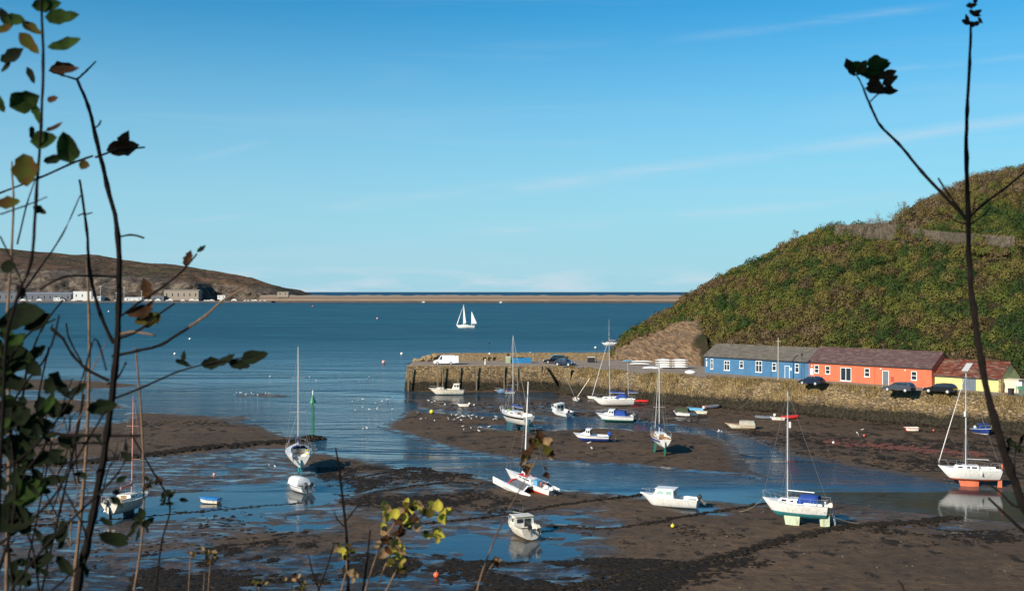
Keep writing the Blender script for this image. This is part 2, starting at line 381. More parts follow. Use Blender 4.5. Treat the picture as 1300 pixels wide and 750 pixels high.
# calm near the flats, ruffled outside
wv = m.noise(m.co('World', (0.55, 1, 1)), 0.9, 6, 0.65, 0.4)
wv2 = m.noise(m.co('World', (0.35, 1, 1)), 0.16, 4, 0.6)
calm = m.noise(m.co('World', (0.35, 1, 1), (0, 0, R(12))), 0.035, 5, 0.6, 0.8)
lane = m.math('MULTIPLY', m.ramp(calm, [(0.40, 0.10), (0.53, 1.0)]), 2.6)
mrn = m.n('ShaderNodeMapRange'); mrn.inputs[1].default_value = 110; mrn.inputs[2].default_value = 128; m.l(yy, mrn.inputs[0])
calmf = m.math('ADD', 0.07, m.math('MULTIPLY', lane, mrn.outputs[0]))
near = m.math('ADD', mr.outputs[0], m.math('MULTIPLY', m.math('SUBTRACT', 1.0, mr.outputs[0]), calmf))
wv3 = m.noise(m.co('World', (0.22, 1, 1)), 0.05, 7, 0.75)
hh = m.math('ADD', m.math('ADD', m.math('MULTIPLY', wv, 0.45), m.math('MULTIPLY', wv2, 1.2)), m.math('MULTIPLY', wv3, m.math('MULTIPLY', mr.outputs[0], 7.0)))
hh = m.math('MULTIPLY', hh, near)
m.set('Roughness', m.mix(mr.outputs[0], (0.07, 0.07, 0.07), (0.45, 0.45, 0.45)))
m.set('Specular IOR Level', m.math('SUBTRACT', 0.5, m.math('MULTIPLY', mr.outputs[0], 0.33)))
m.bump(hh, 0.55, 0.55)
SEA = m.m
b = MB(); sheet(-30000, 30000, 30, 40000, 0.0)
o = b.build('water', SEA); tag(o, 'blue green harbour and sea water', kind='structure')

# ================================================================== QUAY
ST = NodeMat('quay_stone'); m = ST
uv = m.n('ShaderNodeTexCoord').outputs['UV']
mpn = m.n('ShaderNodeMapping'); mpn.inputs['Scale'].default_value = (1.5, 3.2, 1); m.l(uv, mpn.inputs[0])
vo = m.n('ShaderNodeTexVoronoi', feature='DISTANCE_TO_EDGE'); vo.inputs['Scale'].default_value = 1.0; m.l(mpn.outputs[0], vo.inputs[0])
vc = m.n('ShaderNodeTexVoronoi'); vc.inputs['Scale'].default_value = 1.0; m.l(mpn.outputs[0], vc.inputs[0])
vcs = m.n('ShaderNodeSeparateColor'); m.l(vc.outputs['Color'], vcs.inputs[0])
stone = m.ramp(vcs.outputs[0], [(0.0, (0.10, 0.07, 0.042)), (0.45, (0.235, 0.165, 0.085)), (0.8, (0.33, 0.24, 0.135)), (1.0, (0.15, 0.12, 0.085))])
stone = m.mix(m.ramp(vo.outputs[0], [(0.02, 1), (0.10, 0)]), stone, (0.075, 0.055, 0.035))
cwz = m.co('World'); nA = m.noise(cwz, 0.5, 5, 0.65); nB = m.noise(cwz, 2.5, 4, 0.6)
stone = m.mix(m.ramp(nA, [(0.45, 0), (0.62, 0.6)]), stone, (0.26, 0.18, 0.08))
z = m.sepz('World')
zz = m.math('ADD', z, m.math('MULTIPLY', m.math('SUBTRACT', nA, 0.5), 2.0))
zz = m.math('ADD', zz, m.math('MULTIPLY', m.math('SUBTRACT', nB, 0.5), 1.2))
zf = m.math('DIVIDE', zz, 5.0)
weedc = m.mix(m.ramp(nB, [(0.4, 0), (0.6, 1)]), (0.018, 0.016, 0.010), (0.045, 0.036, 0.022))
stone = m.mix(m.ramp(zf, [(0.42, 1), (0.60, 0)]), stone, m.mix(0.5, stone, (0.06, 0.042, 0.028)))
stone = m.mix(m.ramp(zf, [(0.33, 1), (0.43, 0)]), stone, weedc)
m.set('Base Color', stone); m.set('Roughness', 0.9); m.set('Specular IOR Level', 0.2)
m.bump(m.math('ADD', m.ramp(vo.outputs[0], [(0.0, 0), (0.12, 1)]), m.math('MULTIPLY', nB, 1.5)), 0.9, 0.12)
STONE = ST.m

def add_uv(o, fn):
    me = o.data; uvl = me.uv_layers.new(name='UVMap'); n = len(me.loops)
    vi = np.zeros(n, dtype=np.int32); me.loops.foreach_get('vertex_index', vi)
    co_ = np.zeros(len(me.vertices) * 3, dtype=np.float32); me.vertices.foreach_get('co', co_); co_ = co_.reshape(-1, 3)
    uvl.data.foreach_set('uv', fn(co_)[vi].astype(np.float32).ravel())
ZQ = 5.0
A = (-21.3, 223.0); B_ = (9.6, 221.5); STEP = (10.4, 218.3)
edge = [A, B_, STEP, (19.1, 206.5), (29.3, 195.6), (45.6, 182.0), (54.9, 171.5), (63.5, 162.5), (72.0, 155.5), (95.0, 138.0), (125.0, 112.0)]
def resample(pl, step):
    out = []
    for (ax, ay), (bx, by) in zip(pl[:-1], pl[1:]):
        n = max(1, int(math.hypot(bx - ax, by - ay) / step))
        out += [(ax + (bx - ax) * k / n, ay + (by - ay) * k / n) for k in range(n)]
    return out + [pl[-1]]
def offs(pl, d):              # offset to the left-hand (away/back) side of the path direction
    out = []
    for i, p in enumerate(pl):
        a = pl[max(i - 1, 0)]; c = pl[min(i + 1, len(pl) - 1)]
        tx, ty = c[0] - a[0], c[1] - a[1]; l = math.hypot(tx, ty) or 1
        dd = d(i, p) if callable(d) else d
        out.append((p[0] - ty / l * dd, p[1] + tx / l * dd))
    return out
def wallmesh(name, path, prof, mat, jit=0.05, seed=3, capends=False):
    # prof: list of (offset_back, z) ; path list of xy
    rows = []
    for off_, z_ in prof:
        q = offs(path, off_); rows.append([(x, y, z_) for x, y in q])
    arr = np.array(rows, dtype=float)       # rows, n, 3
    nr, n, _ = arr.shape
    s_ = np.concatenate([[0], np.cumsum(np.hypot(np.diff(arr[0, :, 0]), np.diff(arr[0, :, 1])))])
    arr[:, :, 1] += jit * fbm(np.tile(s_, (nr, 1)), arr[:, :, 2] + seed * 10, 0.9, 3, seed) * 1.5
    t_ = np.concatenate([[0], np.cumsum([math.hypot(prof[i + 1][0] - prof[i][0], prof[i + 1][1] - prof[i][1]) for i in range(nr - 1)])])
    id_ = np.arange(nr * n).reshape(nr, n)
    q = np.stack([id_[:-1, :-1], id_[:-1, 1:], id_[1:, 1:], id_[1:, :-1]], -1).reshape(-1, 4)
    uvv = np.stack([np.tile(s_, (nr, 1)), np.tile(t_[:, None], (1, n))], -1).reshape(-1, 2)
    o = bigmesh(name, arr.reshape(-1, 3), q, mat)
    add_uv(o, lambda c: uvv)
    return o
# pier face (vertical masonry)
pier_path = resample([(-21.3, 240.5), (-21.6, 232.0), A, B_, STEP, (11.6, 216.2)], 0.35)
prof = [(-0.55, -0.6)] + [(-0.5 + 0.1 * z_, z_) for z_ in np.arange(0.0, 5.01, 0.25)]
o = wallmesh('harbour_wall', pier_path, prof, STONE)
tag(o, 'tall stone face of the pier below the parked van', 'wall', 'harbour walls')
# revetment along the road
rev_path = resample(edge[2:], 0.4)
prof = [(-1.6, -0.6), (-1.4, 0.0), (-1.1, 0.6), (-0.8, 1.2), (-0.6, 1.8), (-0.4, 2.4), (-0.2, 3.0), (0.1, 3.6), (0.4, 4.1), (0.8, 4.6), (1.2, 4.95), (1.5, 5.0)]
o2 = wallmesh('harbour_wall', rev_path, prof, STONE, jit=0.22, seed=5)
tag(o2, 'rough weed blackened stone bank topped with dry grass below the road', 'wall', 'harbour walls')

# quay top: road + pier deck as a sheet, triangulated strip between the front edge and a back line
m = NodeMat('quay_road'); co = m.co('World')
c_ = m.mix(m.ramp(m.noise(co, 0.35, 5, 0.6), [(0.35, 0), (0.65, 1)]), (0.31, 0.245, 0.185), (0.24, 0.19, 0.145))
c_ = m.mix(m.ramp(m.noise(co, 3.0, 4, 0.7), [(0.55, 0), (0.7, 0.5)]), c_, (0.20, 0.16, 0.12))
m.set('Base Color', c_); m.set('Roughness', 0.92); m.set('Specular IOR Level', 0.2); m.bump(m.noise(co, 6, 4), 0.2, 0.01)
ROAD = m.m
b = MB()
frontl = offs(resample(edge, 1.0), lambda i, p: -0.02 if p[1] > 218.4 and p[0] < 10 else 1.4)
back = []
for x, y in frontl:
    if x < 9.7: back.append((x, 241.0))
    else:
        t = min(1, (x - 9.7) / 12.0); back.append((x + 26 * t, max(y, 150) + (20 + 20 * t)))
vs = [(x, y, ZQ) for x, y in frontl] + [(x, y, ZQ) for x, y in back]; n = len(frontl)
b.add(vs, [(i, i + 1, n + i + 1, n + i) for i in range(n - 1)])
# seaward wall of the pier, facing the open water
o = b.build('quay_road', ROAD); tag(o, kind='structure')
sea_path = resample([(40, 262), (24, 242.5), (-21.3, 240.5)], 0.6)
o = wallmesh('harbour_wall', sea_path, [(-0.1, -1.0), (0, 5.0)], STONE, jit=0.05)
tag(o, 'seaward stone face of the pier turned to the open water', 'wall', 'harbour walls')
# parapet with weep openings
def seg_wall(name, p0, p1, z0, z1, th, mat, openings=(), stepz=None):
    b = MB(); dx, dy = p1[0] - p0[0], p1[1] - p0[1]; Ln = math.hypot(dx, dy)
    M = Matrix.Translation((p0[0], p0[1], 0)) @ Matrix.Rotation(math.atan2(dy, dx), 4, 'Z')
    cuts = sorted(set([0, Ln] + [c for o_ in openings for c in o_]))
    n = 0
    for a, c in zip(cuts[:-1], cuts[1:]):
        steps = max(1, int((c - a) / 1.6))
        for k in range(steps):
            xa, xb = a + (c - a) * k / steps, a + (c - a) * (k + 1) / steps
            hj = rnd.uniform(-0.06, 0.06)
            if any(abs(a - o_[0]) < 1e-6 for o_ in openings):
                b.box(xa, xb, 0, th, z0 + 0.75, z1 + hj, M=M); b.box(xa, xb, th * .6, th, z0, z0 + 0.748, M=M)
            else: b.box(xa, xb, 0, th, z0, z1 + hj, M=M)
    o = b.build(name, mat); 
    ux, uy = dx / Ln, dy / Ln
    add_uv(o, lambda c: np.stack([(c[:, 0] - p0[0]) * ux + (c[:, 1] - p0[1]) * uy, c[:, 2] + ((c[:, 0] - p0[0]) * -uy + (c[:, 1] - p0[1]) * ux)], -1))
    return o
PAR = NodeMat('parapet_stone'); m = PAR
uv = m.n('ShaderNodeTexCoord').outputs['UV']
mpn = m.n('ShaderNodeMapping'); mpn.inputs['Scale'].default_value = (2.0, 3.4, 1); m.l(uv, mpn.inputs[0])
vo = m.n('ShaderNodeTexVoronoi', feature='DISTANCE_TO_EDGE'); vo.inputs['Scale'].default_value = 1; m.l(mpn.outputs[0], vo.inputs[0])
cw = m.co('World')
c_ = m.mix(m.ramp(m.noise(cw, 1.2, 5, 0.7), [(0.35, 0), (0.65, 1)]), (0.24, 0.165, 0.09), (0.33, 0.24, 0.12))
c_ = m.mix(m.ramp(vo.outputs[0], [(0.02, 0.8), (0.1, 0)]), c_, (0.07, 0.05, 0.035))
c_ = m.mix(m.ramp(m.noise(cw, 3.5, 4, 0.7), [(0.6, 0), (0.7, 0.7)]), c_, (0.10, 0.08, 0.05))
m.set('Base Color', c_); m.set('Roughness', 0.95); m.bump(m.ramp(vo.outputs[0], [(0, 0), (0.12, 1)]), 0.8, 0.06)
PARA = PAR.m
ops = []
for c0 in (11.2, 12.3, 13.4, 17.6, 18.6, 19.4, 27.4, 28.4, 29.2): ops.append((c0, c0 + 0.7))
o = seg_wall('parapet', (-17.5, 239.3), (21.5, 241.5), ZQ, 6.65, 0.9, PARA, ops)
tag(o, 'long low stone parapet with square drain holes on the pier', 'wall')
b = MB()
for k in range(46):
    t = k / 45; x = -21.0 + 5.2 * t + rnd.uniform(-.4, .4); r_ = rnd.uniform(0.3, 0.7)
    b.ball((x, 238.8 + rnd.uniform(-2.5, 1.5), ZQ + 0.1 + rnd.random() * 1.5 * t), (r_, r_ * .8, r_ * .6), 6, 4, jit=0.25)
o = b.build('rubble_end', PARA); tag(o, 'broken stepped stone rubble at the seaward end of the pier', 'rubble')
b = MB()   # concrete apron, low kerb along pier edge
b.box(-21.2, 9.4, 223.3, 223.85, ZQ, ZQ + 0.14)
o = b.build('pier_kerb', simple('kerb_stone', (0.26, 0.20, 0.13), (0.18, 0.14, 0.10), 1.5, 0.9)); tag(o, kind='structure')

# ================================================================== RIGHT HILL
# base line (image column, base z, plan) -> ridge line -> far side
def base_pt(u):   # u image column
    if u < 890:
        t = (u - 770) / 120.0; return np.array([21.0 + t * 20.5, 243.5 - t * 26.0, 0.0 if u < 784 else ZQ - 0.2])
    t = (u - 890) / 410.0; return np.array([41.5 + t * 49, 217.5 - t * 43.0, ZQ - 0.2])
sky_px = [(770, 449), (782, 438), (800, 417), (825, 404), (850, 391), (875, 373), (900, 356), (930, 341), (960, 327), (1000, 307), (1030, 294), (1060, 287), (1100, 287),
          (1135, 286), (1150, 272), (1180, 254), (1215, 238), (1240, 224), (1270, 217), (1300, 213), (1400, 190), (1600, 150), (1900, 120)]
rd = [(770, 252), (800, 262), (850, 270), (900, 276), (1000, 282), (1060, 280), (1140, 284), (1200, 296), (1300, 300), (1600, 320), (1900, 330)]
SK = np.array(sky_px, float); RD = np.array(rd, float)
us = np.concatenate([np.arange(770, 900, 1.0), np.arange(900, 1320, 3.0), np.arange(1320, 1900, 12.0)])
nv = 130
rows = []
for u in us:
    bp = base_pt(u); ys_ = np.interp(u, SK[:, 0], SK[:, 1]) ; D = np.interp(u, RD[:, 0], RD[:, 1])
    rp = np.array([(u - CX) * D / FPX, D, CAMZ - (ys_ + 3 - HY) * D / FPX])
    colm = []
    for k in range(nv):
        v = k / (nv - 1) * 1.35
        if v <= 1:
            q = bp + (rp - bp) * v
            # steeper foot, rounder crest
            q[2] = bp[2] + (rp[2] - bp[2]) * (v ** 0.86 if u > 880 else v ** 0.70)
            q[2] += 0.0
        else:
            e = (v - 1) / 0.35
            q = rp + (rp - bp) * np.array([0.4, 1.0, 0]) * 0.9 * e; q[2] = rp[2] - (rp[2] + 1.5) * e ** 1.5 if u < 1050 else rp[2] - 8 * e ** 2
        colm.append(q)
    rows.append(colm)
HG = np.array(rows)      # nu, nv, 3
nu_ = len(us)
disp = fbm(HG[:, :, 0] * 1.0, HG[:, :, 1] + HG[:, :, 2], 9.0, 4, 41) * 1.2
edgef = np.minimum(1, np.linspace(0, 1.35, nv) * 6)[None, :] * np.where(np.abs(np.linspace(0, 1.35, nv) - 1) < 0.08, 0.4, 1.0)[None, :]
HG[:, :, 2] += disp * edgef
rockmask = sstep(6, -6, us[:, None] - 869 + 16 * fbm(HG[:, :, 2] * 1.0, HG[:, :, 1] * .5, 5, 4, 71))
vlin = np.linspace(0, 1.35, nv)[None, :]
rock_top = np.interp(us, [770, 790, 830, 850, 878, 890], [0.95, 0.60, 0.62, 0.66, 0.55, 0.0])[:, None]
ROCKF = rockmask * sstep(0.06, -0.03, vlin - rock_top + 0.06 * fbm(HG[:, :, 0], HG[:, :, 1] + HG[:, :, 2], 3, 3, 77))
rk = fbm(HG[:, :, 0] * 1.0 + HG[:, :, 2] * 0.9, HG[:, :, 1] * .3 - HG[:, :, 2] * 0.25, 3.0, 5, 51, 0.65)
HG[:, :, 1] -= ROCKF * rk * 3.6; HG[:, :, 0] -= ROCKF * rk * 1.8
id_ = np.arange(nu_ * nv).reshape(nu_, nv)
q = np.stack([id_[:-1, :-1], id_[1:, :-1], id_[1:, 1:], id_[:-1, 1:]], -1).reshape(-1, 4)
m = NodeMat('hill_ground'); co = m.co('World')
g1 = m.noise(co, 0.14, 5, 0.65); g2 = m.noise(co, 1.3, 5, 0.7)
grass = m.mix(m.ramp(g1, [(0.4, 0), (0.6, 1)]), (0.035, 0.036, 0.013), (0.050, 0.034, 0.018))
rc = m.co('World', (1, 1, 1), (R(0), R(-38), R(20)))
mpz = m.n('ShaderNodeMapping'); mpz.inputs['Scale'].default_value = (0.25, 0.6, 2.2); m.l(rc, mpz.inputs[0])
st1 = m.noise(mpz.outputs[0], 1.0, 6, 0.7)
rock = m.ramp(st1, [(0.32, (0.07, 0.043, 0.026)), (0.46, (0.19, 0.12, 0.072)), (0.58, (0.31, 0.205, 0.125)), (0.72, (0.42, 0.30, 0.19))])
rock = m.mix(m.ramp(g2, [(0.52, 0), (0.66, 0.7)]), rock, (0.10, 0.09, 0.035))
rf = m.n('ShaderNodeAttribute', attribute_name='rock').outputs['Fac']
m.set('Base Color', m.mix(rf, grass, rock)); m.set('Roughness', 0.95); m.set('Specular IOR Level', 0.15)
m.bump(m.math('ADD', st1, g2), 1.0, 0.5)
o = bigmesh('hill', HG.reshape(-1, 3), q, m.m, attrs={'rock': ROCKF.ravel()}, smooth=True)
tag(o, kind='structure')
def hill_pt(u, v):
    i = np.interp(u, us, np.arange(nu_)); j = v / 1.35 * (nv - 1)
    i0 = min(int(i), nu_ - 2); j0 = min(int(j), nv - 2); fi, fj = i - i0, j - j0
    return (HG[i0, j0] * (1 - fi) + HG[i0 + 1, j0] * fi) * (1 - fj) + (HG[i0, j0 + 1] * (1 - fi) + HG[i0 + 1, j0 + 1] * fi) * fj

def hill_D(u, py):
    best = None
    for v in np.linspace(0.02, 1.0, 200):
        p = hill_pt(u, v); yy_ = HY + (CAMZ - p[2]) * FPX / p[1]
        if best is None or abs(yy_ - py) < best[0]: best = (abs(yy_ - py), p[1])
    return best[1]
# scrub: leaf clumps
WPTS = [(1060, 284.5, 297), (1075, 285, 302), (1095, 284.5, 305), (1110, 284, 307), (1136, 284, 308), (1150, 287, 308), (1168, 291, 308), (1200, 294, 309), (1240, 297, 312), (1270, 299, 314), (1290, 300, 314)]
WXS = np.arange(1060, 1291, 3.0); WYB = np.interp(WXS, [p[0] for p in WPTS], [p[2] for p in WPTS])
WD = np.array([hill_D(x, y) for x, y in zip(WXS, WYB)]); WD = np.convolve(np.pad(WD, 7, 'edge'), np.ones(15) / 15, 'valid') - 1.4
def wall_D(u): return float(np.interp(u, WXS, WD))
m = NodeMat('scrub_leaves')
tn = m.n('ShaderNodeAttribute', attribute_name='tint').outputs['Fac']
cc = m.ramp(tn, [(0.0, (0.020, 0.045, 0.008)), (0.18, (0.038, 0.060, 0.011)), (0.36, (0.105, 0.108, 0.019)), (0.52, (0.118, 0.090, 0.026)), (0.68, (0.098, 0.068, 0.028)), (0.84, (0.080, 0.052, 0.028)), (0.93, (0.22, 0.16, 0.085)), (1.0, (0.26, 0.21, 0.03))])
m.set('Base Color', cc); m.set('Roughness', 0.75); m.set('Specular IOR Level', 0.2)
SCRUB = m.m
def leaf_cloud(centers, radii, nleaf, size, tints, flat=0.8, rs=npr, tj=0.06):
    """leaf quads through the outer volume of half-domes -> verts, quads, tint"""
    V = []; T = []
    n = len(centers); tot = nleaf * n
    c = np.repeat(centers, nleaf, axis=0); r = np.repeat(radii, nleaf)
    d = rs.normal(size=(tot, 3)); d /= np.linalg.norm(d, axis=1)[:, None]; d[:, 2] = np.abs(d[:, 2]) * 1.0 - 0.15
    lump = 0.68 + 0.42 * rs.rand(n * 6).reshape(n, 6)
    k = ((np.arctan2(d[:, 1], d[:, 0]) + np.pi) / (2 * np.pi) * 5.999).astype(int)
    rr = r * (rs.rand(tot) ** 0.22) * lump[np.repeat(np.arange(n), nleaf), k]
    p = c + d * rr[:, None] * np.array([1, 1, flat])
    a = rs.normal(size=(tot, 3)); a /= np.linalg.norm(a, axis=1)[:, None]
    nn = d + rs.normal(size=(tot, 3)) * 0.26; b_ = np.cross(nn, a); b_ /= (np.linalg.norm(b_, axis=1)[:, None] + 1e-9)
    a = np.cross(b_, nn); a /= (np.linalg.norm(a, axis=1)[:, None] + 1e-9)
    s = size * (0.6 + 0.8 * rs.rand(tot))[:, None]
    v = np.stack([p - a * s, p - b_ * s * 0.6, p + a * s, p + b_ * s * 0.6], 1).reshape(-1, 3)
    t = np.repeat(np.clip(np.repeat(tints, nleaf) + rs.normal(size=tot) * tj, 0, 1), 4)
    return v, np.arange(tot * 4).reshape(-1, 4), t
cen = []; rad = []; tin = []
wallspans = [(1055, 1140), (1168, 1292)]
def hill_tint(p, u, v):
    a = fbm(np.array([p[0]]), np.array([p[1] + p[2] * 1.5]), 16, 3, 61)[0]; c = fbm(np.array([p[0]]), np.array([p[1] + p[2] * 1.5]), 5, 3, 67)[0]
    up = 0.35 + 0.25 * v - (0.14 if u > 1080 and v < .75 else 0.0)
    t = up + 0.75 * a + 0.45 * c + rnd.gauss(0, 0.12)
    if 1120 < u and v > 0.85: t += 0.18
    return min(max(t, 0.0), 0.88 if rnd.random() > 0.02 else 1.0)
grid = {}
def try_bush(u, v, r_, f=.62):
    p = hill_pt(u, v); k = (int(p[0] // 3), int(p[1] // 3))
    for dx in (-1, 0, 1):
        for dy in (-1, 0, 1):
            for (q, rq) in grid.get((k[0] + dx, k[1] + dy), ()):
                if abs(p[0] - q[0]) + abs(p[1] - q[1]) < 6 and math.dist(p, q) < f * (r_ + rq): return False
    grid.setdefault(k, []).append((p, r_)); cen.append((p[0], p[1], p[2] - 0.05 * r_)); rad.append(r_); tin.append(hill_tint(p, u, v)); return True
for (rlo, rhi, n_) in ((2.3, 3.4, 700), (1.5, 2.3, 4000), (.9, 1.5, 9000), (.5, .9, 7000)):
    for _ in range(n_):
        u = rnd.uniform(772, 1420); v = rnd.uniform(0.0, 1.05)
        rt = float(np.interp(u, us, rock_top[:, 0])) if u < 890 else 0
        if u < 890 and v < rt - 0.03 and not (rhi < .9 and rnd.random() < 0.02): continue
        r_ = rnd.uniform(rlo, rhi)
        if (u < 1040 and v > .85) or u < 880: r_ *= .55
        elif u < 1000: r_ *= .8
        try_bush(u, v, r_)
print('bushes', len(cen))
WALLB = [(1141, 292), (1146, 296), (1152, 298), (1158, 300), (1150, 290), (1144, 286), (1062, 298), (1072, 300), (1090, 305), (1100, 308), (1128, 308), (1136, 304), (1140, 296), (1165, 306), (1176, 300), (1182, 307), (1215, 312), (1232, 308), (1240, 312), (1248, 306), (1255, 315), (1262, 312), (1290, 312), (1296, 306), (1168, 296), (1243, 300)]
WALLB += [(1060 + 230 * rnd.random(), 0) for _ in range(64)]
for (u, py) in WALLB:
    if py == 0: py = float(np.interp(u, [1060, 1110, 1168, 1290], [301, 311, 311, 318])) + rnd.uniform(-4, 3)
    D = wall_D(u) - 1.0; p = P(u, py + 5, D); cen.append(p); rad.append(rnd.uniform(1.0, 1.9)); tin.append(rnd.uniform(.2, .75))
for _ in range(70):
    u = rnd.choice([rnd.uniform(1140, 1420), rnd.uniform(1140, 1420), rnd.uniform(900, 1058)]); p = hill_pt(u, rnd.uniform(.96, 1.01)); r_ = rnd.uniform(1.0, 2.1) if u > 1140 else rnd.uniform(.4, .9)
    cen.append((p[0], p[1], p[2] + r_ * .1)); rad.append(r_); tin.append(rnd.uniform(.35, .85))
cen = np.array(cen); rad = np.array(rad); tin = np.array(tin)
parts_ = []
for lo, hi, nl_ in ((0, .8, 60), (.8, 1.3, 130), (1.3, 2.0, 260), (2.0, 2.7, 480), (2.7, 9, 760)):
    k_ = (rad >= lo) & (rad < hi)
    if k_.any(): parts_.append(leaf_cloud(cen[k_], rad[k_], nl_, 0.17, tin[k_], 1.2, tj=.02))
off_ = 0; vv_ = []; qq_ = []; tt_ = []
for a_, b_, c_ in parts_: vv_.append(a_); qq_.append(b_ + off_); tt_.append(c_); off_ += len(a_)
o = bigmesh('hillside_scrub', np.concatenate(vv_), np.concatenate(qq_), SCRUB, attrs={'tint': np.concatenate(tt_)})
tag(o, 'dense gorse bramble and heather scrub covering the headland', kind='stuff')
# stone retaining walls on the hill
HW = NodeMat('hill_wall_stone'); m = HW; cw = m.co('World')
c_ = m.ramp(m.noise(cw, 1.1, 6, 0.75), [(0.35, (0.050, 0.040, 0.027)), (0.5, (0.105, 0.083, 0.057)), (0.7, (0.17, 0.135, 0.095))])
vh = m.n('ShaderNodeTexVoronoi', feature='DISTANCE_TO_EDGE'); vh.inputs['Scale'].default_value = 1.5; m.l(m.co('World', (1, 1, 2)), vh.inputs[0]); c_ = m.mix(m.ramp(vh.outputs[0], [(0.03, .85), (0.12, 0)]), c_, (.03, .024, .017))
m.set('Base Color', c_); m.set('Roughness', 0.95); m.bump(m.noise(cw, 3, 5), 0.8, 0.15); HWM = m.m
def hillwall(pts, label):
    xs_ = np.arange(pts[0][0], pts[-1][0] + 1, 3.0); A_ = np.array(pts, float)
    yt = np.interp(xs_, A_[:, 0], A_[:, 1]); yb = np.interp(xs_, A_[:, 0], A_[:, 2])
    D0 = np.array([wall_D(x) for x in xs_])
    b = MB(); rings = []
    for x, a, c, D in zip(xs_, yt, yb, D0):
        t = P(x, a + rnd.uniform(-.5, .7), D); bb = P(x, c + 6, D + rnd.uniform(-.15, .15)); m1 = [bb[i] + (t[i] - bb[i]) * .4 for i in range(3)]; m2 = [bb[i] + (t[i] - bb[i]) * .75 for i in range(3)]
        m1[1] += rnd.uniform(-.2, .2); m2[1] += rnd.uniform(-.2, .2)
        rings.append([bb, tuple(m1), tuple(m2), t, (t[0] + .2, t[1] + 0.9, t[2]), (bb[0] + .2, bb[1] + 0.9, bb[2])])
    b.loft(rings, True, True, True)
    o = b.build('retaining_wall', HWM); tag(o, label, 'wall'); return o
hillwall([(1060, 284.5, 297), (1075, 285, 302), (1095, 284.5, 305), (1110, 284, 307), (1136, 284, 308), (1150, 287, 308), (1168, 291, 308), (1200, 294, 309), (1240, 297, 312), (1270, 299, 314), (1290, 300, 314)], 'long stone retaining wall running across the hill from the hilltop to the right')

# ================================================================== FAR HEADLAND
Dh = 2000.0
sk = np.array([(-500, 290), (-200, 306), (-60, 312), (0, 316), (30, 318), (60, 320), (90, 323), (120, 324), (150, 328), (200, 334), (240, 338), (270, 342), (300, 347), (320, 352), (335, 358), (350, 363), (365, 369), (378, 375), (392, 380)], float)
us2 = np.arange(-500, 393, 2.5); nv2 = 70
rows = []
for u in us2:
    ys_ = np.interp(u, sk[:, 0], sk[:, 1]); Dr = 2000 + 620 * np.clip((392 - u) / 300, 0.02, 1) ** 0.8
    bp = np.array([(u - CX) * Dh / FPX, Dh, 1.5]); rp = np.array([(u - CX) * Dr / FPX, Dr, CAMZ - (ys_ - HY) * Dr / FPX])
    colm = []
    yb = 384.0
    for k in range(nv2):
        v = k / (nv2 - 1) * 1.2
        if v <= 1:
            q1 = bp + (rp - bp) * v
            steep = 0.22
            hz = (min(v / 0.16, 1) ** 1.2) * 0.42 + max(0, (v - 0.16) / 0.84) ** 0.85 * 0.58
            q1[2] = 1.5 + (rp[2] - 1.5) * hz
        else: q1 = rp + np.array([0, (v - 1) * 3000, -(v - 1) * 180])
        colm.append(q1)
    rows.append(colm)
FG = np.array(rows); nu2 = len(us2)
vl = np.linspace(0, 1.2, nv2)[None, :] * np.ones((nu2, 1)); ul = us2[:, None] * np.ones((1, nv2))
FG[:, :, 2] += fbm(FG[:, :, 0], FG[:, :, 1], 160, 6, 81, 0.6) * 13 * sstep(0.0, 0.25, vl) * np.where(np.abs(vl - 1) < 0.04, 0.5, 1) * sstep(392, 300, ul)
gul = fbm(FG[:, :, 0], FG[:, :, 1] * 0.3 + FG[:, :, 2], 40, 5, 83, 0.65)
FG[:, :, 1] += gul * 45 * sstep(0.32, 0.05, vl) * sstep(0, 0.03, vl)
# quarried spur whose right flank drops back: real face turned from the sun
line = 296 + (vl / 0.36) * -2.0 + 0
spur = sstep(352, 300, ul - (0.30 - vl) * 120) * sstep(0.42, 0.30, vl) * sstep(285, 300, ul)
spur = sstep(0, 4, ul - (252 - vl * 18)) * sstep(0.60, 0.05, vl) * sstep(345, 262, ul)
FG[:, :, 1] += spur * 85 * sstep(0.0, 0.02, vl)

id_ = np.arange(nu2 * nv2).reshape(nu2, nv2)
q = np.stack([id_[:-1, :-1], id_[1:, :-1], id_[1:, 1:], id_[:-1, 1:]], -1).reshape(-1, 4)
m = NodeMat('headland_heath'); co = m.co('World')
h1 = m.noise(m.co('World', (1, 1, 2)), 0.006, 6, 0.65); h2 = m.noise(m.co('World', (1, 1, 2)), 0.035, 6, 0.7)
c_ = m.ramp(h1, [(0.35, (0.075, 0.072, 0.032)), (0.47, (0.12, 0.085, 0.055)), (0.58, (0.19, 0.105, 0.070)), (0.7, (0.105, 0.09, 0.046))])
c_ = m.mix(m.ramp(h2, [(0.42, 0.6), (0.6, 0)]), c_, (0.035, 0.032, 0.022))
cl_ = m.ramp(m.noise(m.co('World', (1, 1, 1.6)), 0.05, 6, 0.75), [(0.35, (0.045, 0.038, 0.032)), (0.5, (0.11, 0.088, 0.070)), (0.66, (0.25, 0.20, 0.15))])
c_ = m.mix(m.n('ShaderNodeAttribute', attribute_name='cliff').outputs['Fac'], c_, cl_)
m.set('Base Color', c_); m.set('Roughness', 1.0); m.set('Specular IOR Level', 0.05); m.bump(h2, 1.0, 14.0)
cliff = np.maximum(sstep(0.34, 0.2, vl + 0.14 * gul), sstep(310, 350, ul) * sstep(0.7, 0.4, vl))
o = bigmesh('far_headland', FG.reshape(-1, 3), q, m.m, attrs={'cliff': cliff.ravel()}, smooth=True)
tag(o, kind='structure')
